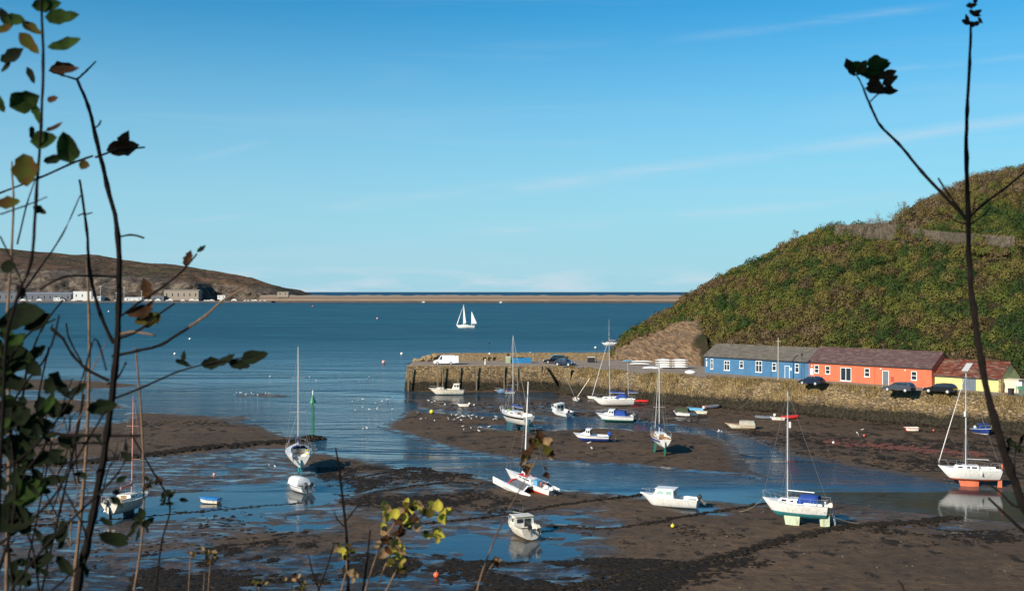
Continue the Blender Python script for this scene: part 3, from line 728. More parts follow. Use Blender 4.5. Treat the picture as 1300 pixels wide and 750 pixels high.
# breakwater
b = MB()
x0, x1 = (335 - CX) * 2000 / FPX, (1000 - CX) * 1960 / FPX
def bw(px, d, z): return ((px - CX) * d / FPX, d, z)
segs = [(330 + k * 8) for k in range(90)]
ringsA = []; 
for px in segs:
    t = (px - 330) / 700; d = 2000 - 60 * t; j = rnd.uniform(-.5, .5)
    ringsA.append([bw(px, d - 9 + j * 2, -1), bw(px, d - 5 + j, 4.6 + j), bw(px, d, 5.0), bw(px, d + 1, 13.0 + j * 1.2), bw(px, d + 6, 13.2 + j * 1.4), bw(px, d + 22, -1)])
b.loft(ringsA)
m = NodeMat('breakwater_stone'); z = m.sepz('World'); cw = m.co('World', (0.3, 1, 1)); nn = m.noise(cw, 0.12, 5, 0.7)
zf = m.math('DIVIDE', m.math('ADD', z, m.math('MULTIPLY', m.math('SUBTRACT', nn, 0.5), 1.5)), 14.0)
m.set('Base Color', m.mix(m.math('MULTIPLY', nn, 0.5), m.ramp(zf, [(0.0, (0.05, 0.035, 0.025)), (0.22, (0.05, 0.036, 0.026)), (0.30, (0.28, 0.22, 0.16)), (0.40, (0.28, 0.21, 0.155)), (0.46, (0.155, 0.105, 0.075)), (0.75, (0.18, 0.13, 0.10)), (0.95, (0.25, 0.225, 0.19))]), (0.16, 0.11, 0.08)))
m.set('Roughness', 0.95)
o = b.build('breakwater', m.m); tag(o, 'long low stone breakwater across the bay mouth on the horizon', 'breakwater')
# ================================================================== MATERIALS FOR OBJECTS
def paint(name, c, rough=0.35, dirt=None):
    m = NodeMat(name); co = m.co('Object')
    d = dirt or tuple(x * 0.55 for x in c)
    f = m.ramp(m.noise(m.co('Object', (1.6, 1.6, .5)), 2.4, 7, 0.75), [(0.48, 0), (0.68, 0.8)])
    m.set('Base Color', m.mix(f, c, d)); m.set('Roughness', rough)
    return m.m
WHITE = paint('gelcoat_white', (0.80, 0.79, 0.75), 0.3, (0.55, 0.50, 0.42))
CREAM = paint('gelcoat_cream', (0.72, 0.67, 0.55), 0.35, (0.42, 0.33, 0.2))
DIRTY = paint('gelcoat_grubby', (0.72, 0.68, 0.58), 0.45, (0.36, 0.24, 0.10))
NAVY = paint('paint_navy', (0.02, 0.05, 0.22), 0.35)
BLUE = paint('paint_blue', (0.03, 0.14, 0.42), 0.4)
LBLUE = paint('paint_light_blue', (0.10, 0.32, 0.50), 0.5)
RED = paint('paint_red', (0.62, 0.03, 0.02), 0.4)
ORANGE = paint('antifoul_orange', (0.60, 0.14, 0.06), 0.7, (0.35, 0.10, 0.05))
TEAL = paint('antifoul_teal', (0.03, 0.20, 0.22), 0.6, (0.02, 0.11, 0.12))
TEALD = paint('antifoul_dark_teal', (0.015, 0.07, 0.09), 0.6)
PALEG = paint('keel_pale_green', (0.40, 0.48, 0.33), 0.7, (0.3, 0.2, 0.1))
GREENAF = paint('antifoul_green', (0.015, 0.13, 0.085), 0.6)
BLACK = paint('black_rubber', (0.015, 0.015, 0.017), 0.6)
GREYM = paint('engine_grey', (0.12, 0.125, 0.13), 0.4)
GLASS = simple('dark_glass', (0.02, 0.03, 0.04), rough=0.08)
GGLASS = simple('green_tinted_glass', (0.30, 0.42, 0.38), rough=0.1)
CANVB = simple('blue_canvas', (0.012, 0.06, 0.30), (0.008, 0.035, 0.2), 4, 0.85, bump=0.02)
CANVN = simple('navy_canvas', (0.010, 0.018, 0.07), (0.015, 0.03, 0.11), 4, 0.85, bump=0.02)
CANVG = simple('green_canvas', (0.05, 0.06, 0.025), (0.03, 0.04, 0.02), 4, 0.9, bump=0.02)
CANVT = simple('grey_canvas', (0.42, 0.40, 0.33), (0.32, 0.29, 0.22), 4, 0.9, bump=0.02)
SAILC = simple('sail_cloth', (0.78, 0.76, 0.72), (0.66, 0.63, 0.58), 2, 0.8)
PINKS = simple('faded_red_sail', (0.50, 0.24, 0.20), (0.42, 0.18, 0.15), 3, 0.8)
ALU = simple('aluminium_spar', (0.62, 0.62, 0.60), (0.52, 0.52, 0.50), 3, 0.35, 0.3)
STEEL = simple('steel_rail', (0.55, 0.55, 0.55), rough=0.3, metal=0.6)
WIRE = simple('rigging_wire', (0.20, 0.19, 0.18), rough=0.5, metal=0.3)
TEAK = simple('teak', (0.36, 0.20, 0.09), (0.25, 0.13, 0.06), 6, 0.6)
ROPE = simple('rope', (0.30, 0.27, 0.21), (0.17, 0.15, 0.11), 8, 0.9)
WEED = simple('bladder_wrack', (0.011, 0.008, 0.005), (0.026, 0.018, 0.009), 3, 0.75, bump=0.03, spec=0.2)
RUBTUBE = simple('grey_tube_fabric', (0.14, 0.15, 0.17), (0.10, 0.11, 0.13), 3, 0.6)

# ================================================================== BOAT PARTS
def hull_part(parent, L, B, H, mats, wl=0.3, rake=0.12, tr=0.75, p=0.45, ck=None, ckw=0.62, ckd=0.45, z0=0.0, rocker=0.0, sheer=0.22, stripe=0.0, open_=False, name='hull', bowx=2.2):
    """mats: [topside, antifoul, deck, stripe]. x forward, centred; returns deck height function"""
    b = MB(); n = 19
    fr = [0, .12, .28, .45, .6, .74, .86, 1.0]
    zs = lambda t: H * (1 + sheer * (t ** 2)) + z0
    zk = lambda t: z0 + rocker * (max(0, (0.25 - t)) * 1.4 + max(0, t - 0.7) * 1.5) + (H * 0.35) * max(0, t - 0.82) / 0.18 * 0.9 * (1 if t > .82 else 0)
    def hb(t):
        if t < 0.42: return B / 2 * (tr + (1 - tr) * math.sin(t / 0.42 * math.pi / 2))
        e = (t - 0.42) / 0.58; return B / 2 * max(0.012, 1 - e ** bowx)
    wlz = z0 + H * wl
    rows = []
    for i in range(n):
        t = i / (n - 1); a, c = zk(t), zs(t); w_ = max(wlz, a + 0.02)
        lv = [a, a + (w_ - a) * .35, a + (w_ - a) * .7, w_, w_ + (c - w_) * .3, w_ + (c - w_) * .62, w_ + (c - w_) * .88, c]
        ring = []
        for z in lv:
            f = (z - a) / (c - a); y = hb(t) * (f ** p if f > 0 else 0)
            x = L * (t - 0.5) - (1 - f) * rake * L * t ** 5 - (1 - f) * 0.04 * L * (1 - t) ** 6 * -1
            ring.append((x, y, z))
        rows.append(ring)
    nl = 8
    vs = []
    for sgn in (1, -1):
        for r_ in rows: vs += [(x, sgn * y, z) for x, y, z in r_]
    fs = []; mi = []
    for si in (0, 1):
        o = si * n * nl
        for i in range(n - 1):
            for j in range(nl - 1):
                a0, a1, a2, a3 = o + i * nl + j, o + (i + 1) * nl + j, o + (i + 1) * nl + j + 1, o + i * nl + j + 1
                fs.append((a0, a1, a2, a3)); mi.append(1 if j < 3 else (3 if (stripe and j == (3 if stripe == 1 else 5)) else 0))
    # transom
    o2 = n * nl
    for j in range(nl - 1):
        fs.append((j, j + 1, o2 + j + 1, o2 + j)); mi.append(1 if j < 3 else 0)
    base = len(vs)
    # deck profile across
    for i in range(n):
        t = i / (n - 1); x, y, z = rows[i][-1]
        inck = ck and ck[0] <= t <= ck[1]
        yi = y * ckw if not open_ else y * 0.92
        zi = z - 0.015 + (0 if not inck else 0)
        zc = (z - ckd) if inck else z + 0.03
        vs += [(x, y, z), (x, yi, zi + 0.01), (x, yi * (.96 if inck else .5), zc), (x, -yi * (.96 if inck else .5), zc), (x, -yi, zi + 0.01), (x, -y, z)]
    for i in range(n - 1):
        for j in range(5):
            fs.append((base + i * 6 + j, base + i * 6 + j + 1, base + (i + 1) * 6 + j + 1, base + (i + 1) * 6 + j)); mi.append(2)
    fs.append(tuple(base + k for k in range(6))); mi.append(0)
    b.v = vs; b.f = fs; b.mi = mi
    o = b.build(name, mats, parent, smooth=True)
    return zs, hb
def rail(b, pts, r=0.014): b.tube(pts, r, 5)
def cabin_part(parent, x0, x1, w0, z0, h, mat, glass=GLASS, nwin=3, slope_f=0.5, slope_b=0.1, taper=0.8, winz=0.45, winh=0.35, front=False, name='cabin', aft=False, narrow=0.75):
    b = MB(); 
    def ring(z, f):
        xa, xb = x0 + slope_b * f, x1 - slope_f * f; wa = w0 / 2 * (1 - (1 - taper) * f); wb = wa * narrow
        xm = xa + (xb - xa) * .55
        return [(xa, -wa, z), (xm, -wa, z), (xb, -wb, z), (xb + .06 * (1 - f) * (x1 - x0), 0, z), (xb, wb, z), (xm, wa, z), (xa, wa, z)]
    b.loft([ring(z0, 0), ring(z0 + h * .85, .85), ring(z0 + h, 1.0)], True, True, True)
    o = b.build(name, mat, parent, smooth=False)
    # side windows: proud panes following the side
    f0, f1 = winz, winz + winh
    for sgn in (1, -1):
        for k in range(nwin):
            ta, tb = 0.08 + k * 0.55 / max(nwin, 1) * 1.6, 0.08 + (k + 0.72) * 0.55 / max(nwin, 1) * 1.6
            def pt(t, f):
                r_ = ring(z0 + h * f, f); 
                a, m_, e = (r_[0], r_[1], r_[2]) if sgn < 0 else (r_[6], r_[5], r_[4])
                q = [a[i] + (m_[i] - a[i]) * t / .55 for i in range(3)] if t < .55 else [m_[i] + (e[i] - m_[i]) * (t - .55) / .45 for i in range(3)]
                return (q[0], q[1] + sgn * 0.012, q[2])
            wb_ = MB(); a = [pt(ta, f0), pt(tb, f0), pt(tb, f1), pt(ta, f1)]; c = [(x, y - sgn * .03, z) for x, y, z in a]
            wb_.loft([a, c]); wb_.build('window', glass, o)
    if front:
        for sgn in (1, -1):
            r0, r1 = ring(z0 + h * f0, f0), ring(z0 + h * f1, f1)
            i_e, i_c = (2, 3) if sgn < 0 else (4, 3)
            lerp = lambda p_, q_, t: tuple(p_[i] + (q_[i] - p_[i]) * t for i in range(3))
            a = [lerp(r0[i_e], r0[i_c], .12), lerp(r0[i_e], r0[i_c], .9), lerp(r1[i_e], r1[i_c], .9), lerp(r1[i_e], r1[i_c], .12)]
            a = [(x + .015, y, z + .005) for x, y, z in a]; c = [(x - .03, y, z) for x, y, z in a]
            MBw = MB(); MBw.loft([a, c]); MBw.build('windscreen', glass, o)
    if aft:
        MBw = MB(); wa = w0 / 2 * .8
        MBw.box(x0 + slope_b * .3 - .035, x0 + slope_b * .3 - .008, -wa * .8, -wa * .05, z0 + h * .1, z0 + h * .8); MBw.build('cabin_door', glass, o)
        MBw = MB(); MBw.box(x0 + slope_b * .5 - .035, x0 + slope_b * .5 - .008, wa * .1, wa * .8, z0 + h * .45, z0 + h * .8); MBw.build('window', glass, o)
    return o
def outboard(parent, x, y, z, s=1.0, cowl=GREYM, tilt=35, steer=0):
    M = Matrix.Translation((x, y, z)) @ Matrix.Rotation(R(steer), 4, 'Z') @ Matrix.Rotation(R(tilt), 4, 'Y') @ Matrix.Scale(s, 4)
    b = MB()
    b.loft([[(-.22, -.15, .12), (.2, -.15, .12), (.2, .15, .12), (-.22, .15, .12)], [(-.28, -.19, .3), (.24, -.18, .3), (.24, .18, .3), (-.28, .19, .3)], [(-.26, -.17, .52), (.18, -.15, .5), (.18, .15, .5), (-.26, .17, .52)], [(-.16, -.1, .6), (.1, -.08, .58), (.1, .08, .58), (-.16, .1, .6)]], M=M)
    o = b.build('outboard_motor', cowl, parent)
    b = MB(); b.box(-.1, .06, -.05, .05, -.55, .14, M=M); b.box(-.2, .12, -.09, .09, -.42, -.38, M=M)
    b.tube([(-.22, 0, -.6), (.12, 0, -.6)], .055, 8, M=M); b.box(-.06, .04, -.012, .012, -.78, -.6, M=M); b.box(.06, .14, -.12, .12, -.12, .08, M=M)
    b.build('motor_leg', BLACK if cowl is not BLACK else GREYM, o)
    b = MB()
    for k in range(3):
        a = 2 * math.pi * k / 3; b.box(-.26, -.23, -.03, .03, 0.02, .14, M=M @ Matrix.Translation((0, 0, -.6)) @ Matrix.Rotation(a, 4, 'X'))
    b.build('propeller', STEEL, o)
    return o
def fender(parent, x, y, z, mat=WHITE, r=0.09, h=0.4):
    b = MB(); b.tube([(x, y, z - h), (x, y, z - h * .85), (x, y, z - h * .15), (x, y, z)], [r * .35, r, r, r * .35], 8); b.build('fender', mat, parent, smooth=True)

def place(px, py, heading, z=None, roll=0, pitch=0, **kw):
    x, y = G(px, py, 0)
    gz = ground_z(x, y) if z is None else z
    gz = max(gz, -0.02) if z is None else z
    return (x, y, gz - 0.03), R(heading)

def sailboat(label, px, py, heading, L=7.5, B=2.5, H=1.05, mast=9.5, mats=None, keel='twin', keelmat=TEAL, ch=0.8, cabmat=WHITE, sailcover=None, furl=True, spray=None, boomlen=0.36,
             glass=GLASS, mastx=0.08, lean=0, group='yachts aground in the harbour', mastmat=None, z=None, extras=(), stripe=0, wl=0.3, spreader=2, boom=True, backstay=True, name='sailing_yacht', mizzen=None, rudder=True, pitch=0, nwin=3, cat='yacht', fore=True):
    loc, rz = place(px, py, heading, z)
    t = empty(name, loc, rz, label, cat, group, roll=R(lean), pitch=R(pitch))
    kz = ch
    mats = mats or [WHITE, TEAL, WHITE, NAVY]
    zs, hb = hull_part(t, L, B, H, mats, wl=wl, rake=0.13, tr=0.62, p=0.52, ck=(0.05, 0.34), ckw=0.58, ckd=0.42, z0=kz, rocker=0.35, stripe=stripe)
    def fin(x, y, dx, w_, out, mat, nm='keel'):
        b = MB(); zt = kz + 0.22
        b.loft([[(x - dx, y + out, 0), (x - dx * .4, y + out - w_, 0), (x + dx, y + out, 0), (x - dx * .4, y + out + w_, 0)],
                [(x - dx * 1.05, y, zt), (x, y - w_, zt), (x + dx * 1.35, y, zt), (x, y + w_, zt)]]); b.build(nm, mat, t)
    if keel == 'twin':
        for s_ in (1, -1): fin(0.02 * L, s_ * B * .22, L * .10, .07, s_ * .18, keelmat)
        fin(-L * .40, 0, L * .035, .05, 0, keelmat, 'skeg')
    elif keel == 'fin':
        fin(0.0, 0, L * .14, .1, 0, keelmat)
    if rudder:
        b = MB(); b.box(-L * .5 - .02, -L * .43, -.03, .03, .02 if keel != 'none' else kz, kz + H * .75, tx=.7, sx=-.06); b.build('rudder', keelmat, t)
    dz = zs(.5)
    # coachroof
    x0, x1 = L * (-.14), L * .27
    cabin_part(t, x0, x1, B * .60, dz - .02, .38, cabmat, glass, nwin, slope_f=.35, slope_b=.05, narrow=.6, winz=.3, winh=.42)
    b = MB(); b.box(x0 - .03, x0 + .0, -.25, .25, dz - .25, dz + .3); b.build('companionway', TEAK, t)
    b = MB(); b.box(L * .13, L * .20, -.2, .2, dz + .36, dz + .42); b.build('hatch', GLASS, t)
    for s_ in (1, -1):
        b = MB(); b.box(-L * .42, x0 - .05, s_ * B * .30 - .05, s_ * B * .30 + .05, dz - .02, dz + .14); b.build('coaming', cabmat, t)
        b = MB(); b.tube([(-L * .3, s_ * B * .34, dz + .1), (-L * .3, s_ * B * .34, dz + .22)], .05, 8); b.build('winch', STEEL, t)
    mx = L * mastx; mz = dz + .35; mt = mz + mast
    mm = mastmat or ALU
    b = MB(); b.tube([(mx, 0, mz - .1), (mx, 0, mz + mast * .6), (mx - .02, 0, mt)], [.065, .06, .045], 8); o_m = b.build('mast', mm, t, smooth=True)
    for k in range(spreader):
        b = MB(); h_ = mz + mast * ((k + 1) / (spreader + .9)); w_ = B * (.30 - .06 * k)
        b.tube([(mx, -w_, h_), (mx, w_, h_)], .022, 5); b.build('spreader', mm, o_m)
    b = MB(); b.tube([(mx, 0, mt), (mx, 0, mt + .35)], .012, 4); b.tube([(mx - .2, 0, mt + .1), (mx + .2, 0, mt + .1)], .012, 4); b.build('masthead_aerial', WIRE, o_m)
    rr = .012
    bow = (L * .5 - .05, 0, zs(1) + .02); b = MB()
    for s_ in (1, -1):
        w1 = B * .30; h1 = mz + mast * (1 / (spreader + .9)) if spreader else mz + mast * .5
        b.tube([(mx - .05, s_ * B * .46, dz), (mx, s_ * w1, h1), (mx, 0, mt - .1)], rr, 4)
        b.tube([(mx + .45, s_ * B * .45, dz), (mx, 0, h1 + .1)], rr, 4); b.tube([(mx - .5, s_ * B * .46, dz), (mx, 0, h1 + .1)], rr, 4)
    if backstay: b.tube([(-L * .49, 0, zs(0)), (mx, 0, mt)], rr * 1.1, 4)
    b.tube([bow, (mx, 0, mt)], rr, 4)
    b.build('rigging', WIRE, t)
    if furl:
        b = MB(); p0 = Vector(bow) + Vector((-.02, 0, .3)); p1 = Vector((mx + .1, 0, mt - .3))
        b.tube([p0, p0.lerp(p1, .3), p0.lerp(p1, .97)], [.035, .045, .02], 6); b.build('furled_sail', SAILC if furl is True else furl, t)
    if boom:
        bl = L * boomlen; bz = mz + .62
        b = MB(); b.tube([(mx, 0, bz), (mx - bl, 0, bz - .03)], .045, 7); o_b = b.build('boom', mm, t)
        if sailcover:
            b = MB(); b.tube([(mx - .02, 0, bz + .5), (mx - .06, 0, bz + .25), (mx - .4, 0, bz + .14), (mx - bl * .6, 0, bz + .11), (mx - bl, 0, bz + .06)], [.08, .13, .15, .12, .07], 8); b.build('sail_cover', sailcover, o_b, smooth=True)
    if spray:
        b = MB(); xa = x0 + .55; n = 7; rings = []
        for xx, hh_ in ((xa, .35), (xa - .25, .72), (xa - .9, .78), (xa - 1.35, .74) if spray[1] > 1 else (xa - 1.0, .74)):
            rings.append([(xx, B * .31 * math.cos(math.pi * k / n), dz + .02 + hh_ * math.sin(math.pi * k / n) ** .6) for k in range(n + 1)])
        if spray[1] > 1.5: 
            xx = xa - spray[1]; rings.append([(xx, B * .33 * math.cos(math.pi * k / n), dz + .02 + .72 * math.sin(math.pi * k / n) ** .6) for k in range(n + 1)])
        b.loft(rings, False, False, False); o_s = b.build('spray_hood', spray[0], t, smooth=True)
        md = o_s.modifiers.new('t', 'SOLIDIFY'); md.thickness = .03
    # pulpit, pushpit, stanchions
    b = MB(); hb_ = .58
    zb = zs(.97)
    b.tube([(L * .33, B * .30, zs(.83)), (L * .36, B * .30, zb + hb_), (L * .5, .1, zb + hb_ + .05), (L * .5, -.1, zb + hb_ + .05), (L * .36, -B * .30, zb + hb_), (L * .33, -B * .3, zs(.83))], .014, 5)
    b.tube([(L * .47, .08, zs(.97)), (L * .5, .1, zb + hb_)], .014, 5); b.tube([(L * .47, -.08, zs(.97)), (L * .5, -.1, zb + hb_)], .014, 5); b.build('pulpit', STEEL, t)
    b = MB(); w_ = B * .30; za = zs(0)
    b.tube([(-L * .34, w_ * 1.2, za), (-L * .36, w_ * 1.2, za + hb_), (-L * .49, w_, za + hb_), (-L * .49, -w_, za + hb_), (-L * .36, -w_ * 1.2, za + hb_), (-L * .34, -w_ * 1.2, za)], .014, 5)
    for s_ in (1, -1): b.tube([(-L * .485, s_ * w_, za), (-L * .49, s_ * w_, za + hb_)], .014, 5)
    b.build('pushpit', STEEL, t)
    for s_ in (1, -1):
        b = MB()
        for k in range(4):
            tt = .24 + k * .15; y_ = s_ * hb(tt) * .96; x_ = L * (tt - .5); b.tube([(x_, y_, zs(tt)), (x_, y_, zs(tt) + .55)], .012, 4)
        b.tube([(L * (.15 - .5), s_ * hb(.15) * .96, za + .57), (L * -.1, s_ * hb(.4) * .96, dz + .56), (L * .1, s_ * hb(.6) * .96, zs(.6) + .56), (L * .34, s_ * B * .3, zb + .56)], .008, 4)
        b.build('guard_rail', STEEL, t)
    if mizzen:
        x_, h_, cov = mizzen; b = MB(); b.tube([(x_, 0, dz - .2), (x_, 0, dz + h_)], [.05, .035], 7); o_z = b.build('mizzen_mast', mm, t, smooth=True)
        b = MB(); b.tube([(x_, 0, dz + 1.0), (x_ - 1.7, 0, dz + 1.0)], .04, 6); o_zb = b.build('mizzen_boom', mm, t)
        if cov: b = MB(); b.tube([(x_ - .03, 0, dz + 1.5), (x_ - .1, 0, dz + 1.2), (x_ - 1.6, 0, dz + 1.08)], [.07, .13, .07], 7); b.build('sail_cover', cov, o_zb, smooth=True)
    for e in extras: e(t, L, B, H, zs, dz)
    return t

def ex_outboard(cowl=WHITE, y=.3, s=.75, tilt=10):
    return lambda t, L, B, H, zs, dz: outboard(t, -L * .5 - .12, y, zs(0) - .15, s, cowl, tilt)
def ex_fenders(xs_, side=1, mat=WHITE):
    def f(t, L, B, H, zs, dz):
        for x in xs_: fender(t, x, side * (B * .5 + .03), dz - .1, mat)
    return f
def ex_ring(mat=ORANGE, y=.5, x=None):
    def f(t, L, B, H, zs, dz):
        b = MB(); c = Vector((-L * .46 if x is None else x, y, zs(0) + .45)); n = 14
        pts = [c + Vector((0, math.cos(2 * math.pi * k / n) * .24, math.sin(2 * math.pi * k / n) * .24)) for k in range(n + 1)]
        b.tube(pts, .06, 6); b.build('lifebuoy', mat, t)
    return f
def ex_ladder(t, L, B, H, zs, dz):
    b = MB(); x0_ = -L * .5 - .06
    for s_ in (-.18, .18): b.tube([(x0_ - .35, s_ - .45, 0.05), (x0_, s_ - .45, zs(0) + .25)], .022, 5)
    for k in range(6): f = .1 + k * .15; b.tube([(x0_ - .35 * (1 - f), -.63, f * (zs(0) + .2)), (x0_ - .35 * (1 - f), -.27, f * (zs(0) + .2))], .018, 5)
    b.build('boarding_ladder', ALU, t)
def ex_radome(h):
    def f(t, L, B, H, zs, dz):
        b = MB(); b.tube([(L * .08 - .02, .15, dz + h - .25), (L * .08 - .02, .15, dz + h + .25)], .11, 10); b.build('radar_reflector', WHITE, t, smooth=True)
    return f

def motorboat(label, px, py, heading, L=5.2, B=2.0, H=0.85, mats=None, house=(-0.02, 0.22, 0.9, 0.62), housemat=WHITE, motors=((0, GREYM, 1.0),), canopy=None, cuddy=True, lean=0, pitch=0, group='motor boats aground in the harbour',
              rails=True, extras=(), glass=GLASS, name='motor_boat', z=None, front=True, cat='motor boat', tilt=40, wl=.3, stripe=0, lift=0.0, ck=(.03, .5), aft=True, nwin=2):
    loc, rz = place(px, py, heading, z)
    t = empty(name, loc, rz, label, cat, group, roll=R(lean), pitch=R(pitch))
    mats = mats or [WHITE, WHITE, CREAM, NAVY]
    zs, hb = hull_part(t, L, B, H, mats, wl=wl, rake=.16, tr=.86, p=.33, ck=ck, ckw=.78, ckd=.45, z0=lift, rocker=.12, sheer=.28, stripe=stripe, bowx=2.5)
    dz = zs(.5)
    if cuddy:
        cabin_part(t, L * .08, L * .34, B * .66, dz - .02, .34, mats[0], glass, 2, slope_f=.6, slope_b=0, narrow=.55, winz=.35, winh=.4, name='foredeck_cabin')
    if house:
        xa, xb, hh_, wf_ = house
        cabin_part(t, L * xa, L * xb, B * wf_ * 1.15, dz + (-.3 if not cuddy else -.3), hh_ + .3, housemat, glass, nwin, slope_f=.45, slope_b=.04, narrow=.82, winz=.55, winh=.3, front=front, name='wheelhouse', taper=.86, aft=aft)
        b = MB(); zt = dz + hh_; b.box(L * xa - .12, L * xb - .35, -B * wf_ * .5, B * wf_ * .5, zt, zt + .05); b.build('cabin_roof', housemat, t)
        b = MB(); b.tube([(L * xa + .3, 0, zt + .05), (L * xa + .15, 0, zt + .9)], .012, 4); b.build('aerial', WIRE, t)
    for (y, cowl, s_) in motors:
        outboard(t, -L * .5 - .16, y, zs(0) - .05, s_, cowl, tilt)
    if canopy:
        cm, xa, xb, hc = canopy; b = MB(); n = 6; rings = []
        for xx, f in ((L * xa, .6), (L * xa + .15, 1), (L * (xa + xb) / 2, 1.04), (L * xb, 1)):
            rings.append([(xx, B * .42 * math.cos(math.pi * k / n), dz - .05 + hc * f * math.sin(math.pi * k / n) ** .55) for k in range(n + 1)])
        b.loft(rings, True, True, True); b.build('canopy', cm, t, smooth=True)
    if rails:
        b = MB(); zb = zs(.95) + .38
        b.tube([(L * .12, B * .44, zs(.6)), (L * .2, B * .42, zb - .05), (L * .38, B * .2, zb), (L * .48, 0, zb), (L * .38, -B * .2, zb), (L * .2, -B * .42, zb - .05), (L * .12, -B * .44, zs(.6))], .015, 5)
        for s_ in (1, -1): b.tube([(L * .36, s_ * B * .2, zs(.86)), (L * .37, s_ * B * .22, zb)], .013, 4)
        b.build('bow_rail', STEEL, t)
    # seats, thwart, rubbing strake
    b = MB(); b.box(-L * .40, -L * .32, -B * .3, B * .3, zs(0) - .42, zs(0) - .12); b.build('bench_seat', CREAM, t)
    for s_ in (1, -1):
        b = MB(); pts = [(L * (k / 12 - .5), s_ * (hb(k / 12) + .012), zs(k / 12) - .07) for k in range(13)]; b.tube(pts, .025, 5); b.build('rubbing_strake', mats[3], t)
    for e in extras: e(t, L, B, H, zs, dz)
    return t

def dinghy(label, px, py, heading, L=2.6, B=1.3, H=.42, mats=None, cover=None, motor=None, lean=0, z=None, group='small dinghies on the mud', name='dinghy', thwarts=2, oar=False, pitch=0):
    loc, rz = place(px, py, heading, z)
    t = empty(name, loc, rz, label, 'dinghy', group, roll=R(lean), pitch=R(pitch))
    mats = mats or [WHITE, WHITE, CREAM, WHITE]
    zs, hb = hull_part(t, L, B, H, mats, wl=.25, rake=.14, tr=.8, p=.36, ck=(.05, .86), ckd=H * .75, open_=True, sheer=.3, rocker=.1, bowx=2.6)
    for k in range(thwarts):
        x = L * (-.28 + .34 * k); b = MB(); w_ = hb(.5 + x / L) * .92; b.box(x - .11, x + .11, -w_, w_, zs(.4) - .14, zs(.4) - .10); b.build('thwart', TEAK, t)
    for s_ in (1, -1):
        b = MB(); b.tube([(L * (k / 12 - .5), s_ * (hb(k / 12) + .01), zs(k / 12)) for k in range(13)], .026, 5); b.build('gunwale', mats[3], t)
    if cover:
        b = MB(); n = 6; rings = []
        for k in range(9):
            tt = .03 + k / 8 * .93; w_ = hb(tt) * 1.06 + .01; hh_ = .20 * math.sin(math.pi * min(1, tt * .8 + .15))
            rings.append([(L * (tt - .5), w_ * math.cos(math.pi * j / n), zs(tt) + .01 + hh_ * math.sin(math.pi * j / n)) for j in range(n + 1)])
        b.loft(rings, True, True, True); b.build('boat_cover', cover, t, smooth=True)
    if motor: outboard(t, -L * .5 - .1, 0, zs(0) + .02, .62, motor, 35)
    if oar:
        b = MB(); b.tube([(-L * .4, .2, zs(.5) + .03), (L * .35, .25, zs(.5) + .05)], .02, 5); b.box(L * .33, L * .46, .18, .32, zs(.5) + .04, zs(.5) + .06); b.build('oar', TEAK, t)
    return t
def rib(label, px, py, heading, L=3.2, B=1.6, tube=RUBTUBE, floor=WHITE, motor=WHITE, lean=0, z=None, r=.22, group='inflatable boats by the quay', pitch=0):
    loc, rz = place(px, py, heading, z); t = empty('inflatable_boat', loc, rz, label, 'inflatable boat', group, roll=R(lean), pitch=R(pitch))
    b = MB(); w_ = B / 2 - r; pts = [(-L * .5, -w_, .30), (-L * .2, -w_, .30), (L * .2, -w_, .32), (L * .38, -w_ * .72, .36), (L * .48, -w_ * .25, .42), (L * .48, w_ * .25, .42), (L * .38, w_ * .72, .36), (L * .2, w_, .32), (-L * .2, w_, .30), (-L * .5, w_, .30)]
    b.tube(pts, [r * .55, r, r, r, r, r, r, r, r, r * .55], 10); b.build('tube', tube, t, smooth=True)
    b = MB(); b.loft([[(-L * .42, -w_, .16), (-L * .42, 0, .02), (-L * .42, w_, .16), (-L * .42, 0, .2)], [(L * .2, -w_, .2), (L * .2, 0, .04), (L * .2, w_, .2), (L * .2, 0, .24)], [(L * .44, -.08, .32), (L * .44, 0, .25), (L * .44, .08, .32), (L * .44, 0, .34)]]); b.build('floor', floor, t)
    b = MB(); b.box(-L * .44, -L * .41, -w_, w_, .14, .5); b.build('transom', floor, t)
    b = MB(); b.box(-.12, .12, -w_, w_, .38, .42); b.build('seat', CREAM, t)
    if motor: outboard(t, -L * .46, 0, .5, .7, motor, 25)
    return t
# ================================================================== THE BOATS
W4 = lambda af=WHITE, deck=WHITE, st=NAVY, top=WHITE: [top, af, deck, st]
sailboat('tall white yacht with a teal keel standing by the green marker post', 379, 597, 104, L=8.6, B=3.0, H=1.35, mast=11.2, mats=W4(WHITE), keel='fin', keelmat=TEAL, ch=.85, sailcover=CANVN, spray=(CANVN, 1.3), furl=False,
         extras=(ex_ring(simple('yellow_foam', (.7, .55, .05), rough=.7), -.75), ex_outboard(GREYM, .8, .6)), boomlen=.4, wl=.18)
motorboat('small white cuddy boat with two tilted engines in a blue puddle', 380, 623, 128, L=3.9, B=1.9, H=.75, house=None, motors=((.32, GREYM, .9), (-.35, BLACK, .75)), canopy=(WHITE, -.25, .25, .75), mats=W4(WHITE), rails=True)
sailboat('white yacht with faded pink sails seen end on behind the left branches', 163, 652, 82, L=7.0, B=2.55, H=1.15, mast=8.7, mats=W4(DIRTY, CREAM, top=DIRTY), keel='fin', keelmat=BLACK, ch=.3, sailcover=PINKS, furl=PINKS,
         cabmat=DIRTY, mastmat=PINKS, mizzen=None, extras=(ex_fenders((-1, 0.6), 1), ex_outboard(BLACK, .2, .8)), lean=-3, boomlen=.3)
dinghy('little white dinghy under a bright blue cover on the left flats', 266, 638, 168, L=2.2, B=1.2, cover=simple('bright_blue_cover', (.03, .22, .50), (.02, .15, .4), 3, .7), mats=W4(WHITE, CREAM), thwarts=1)
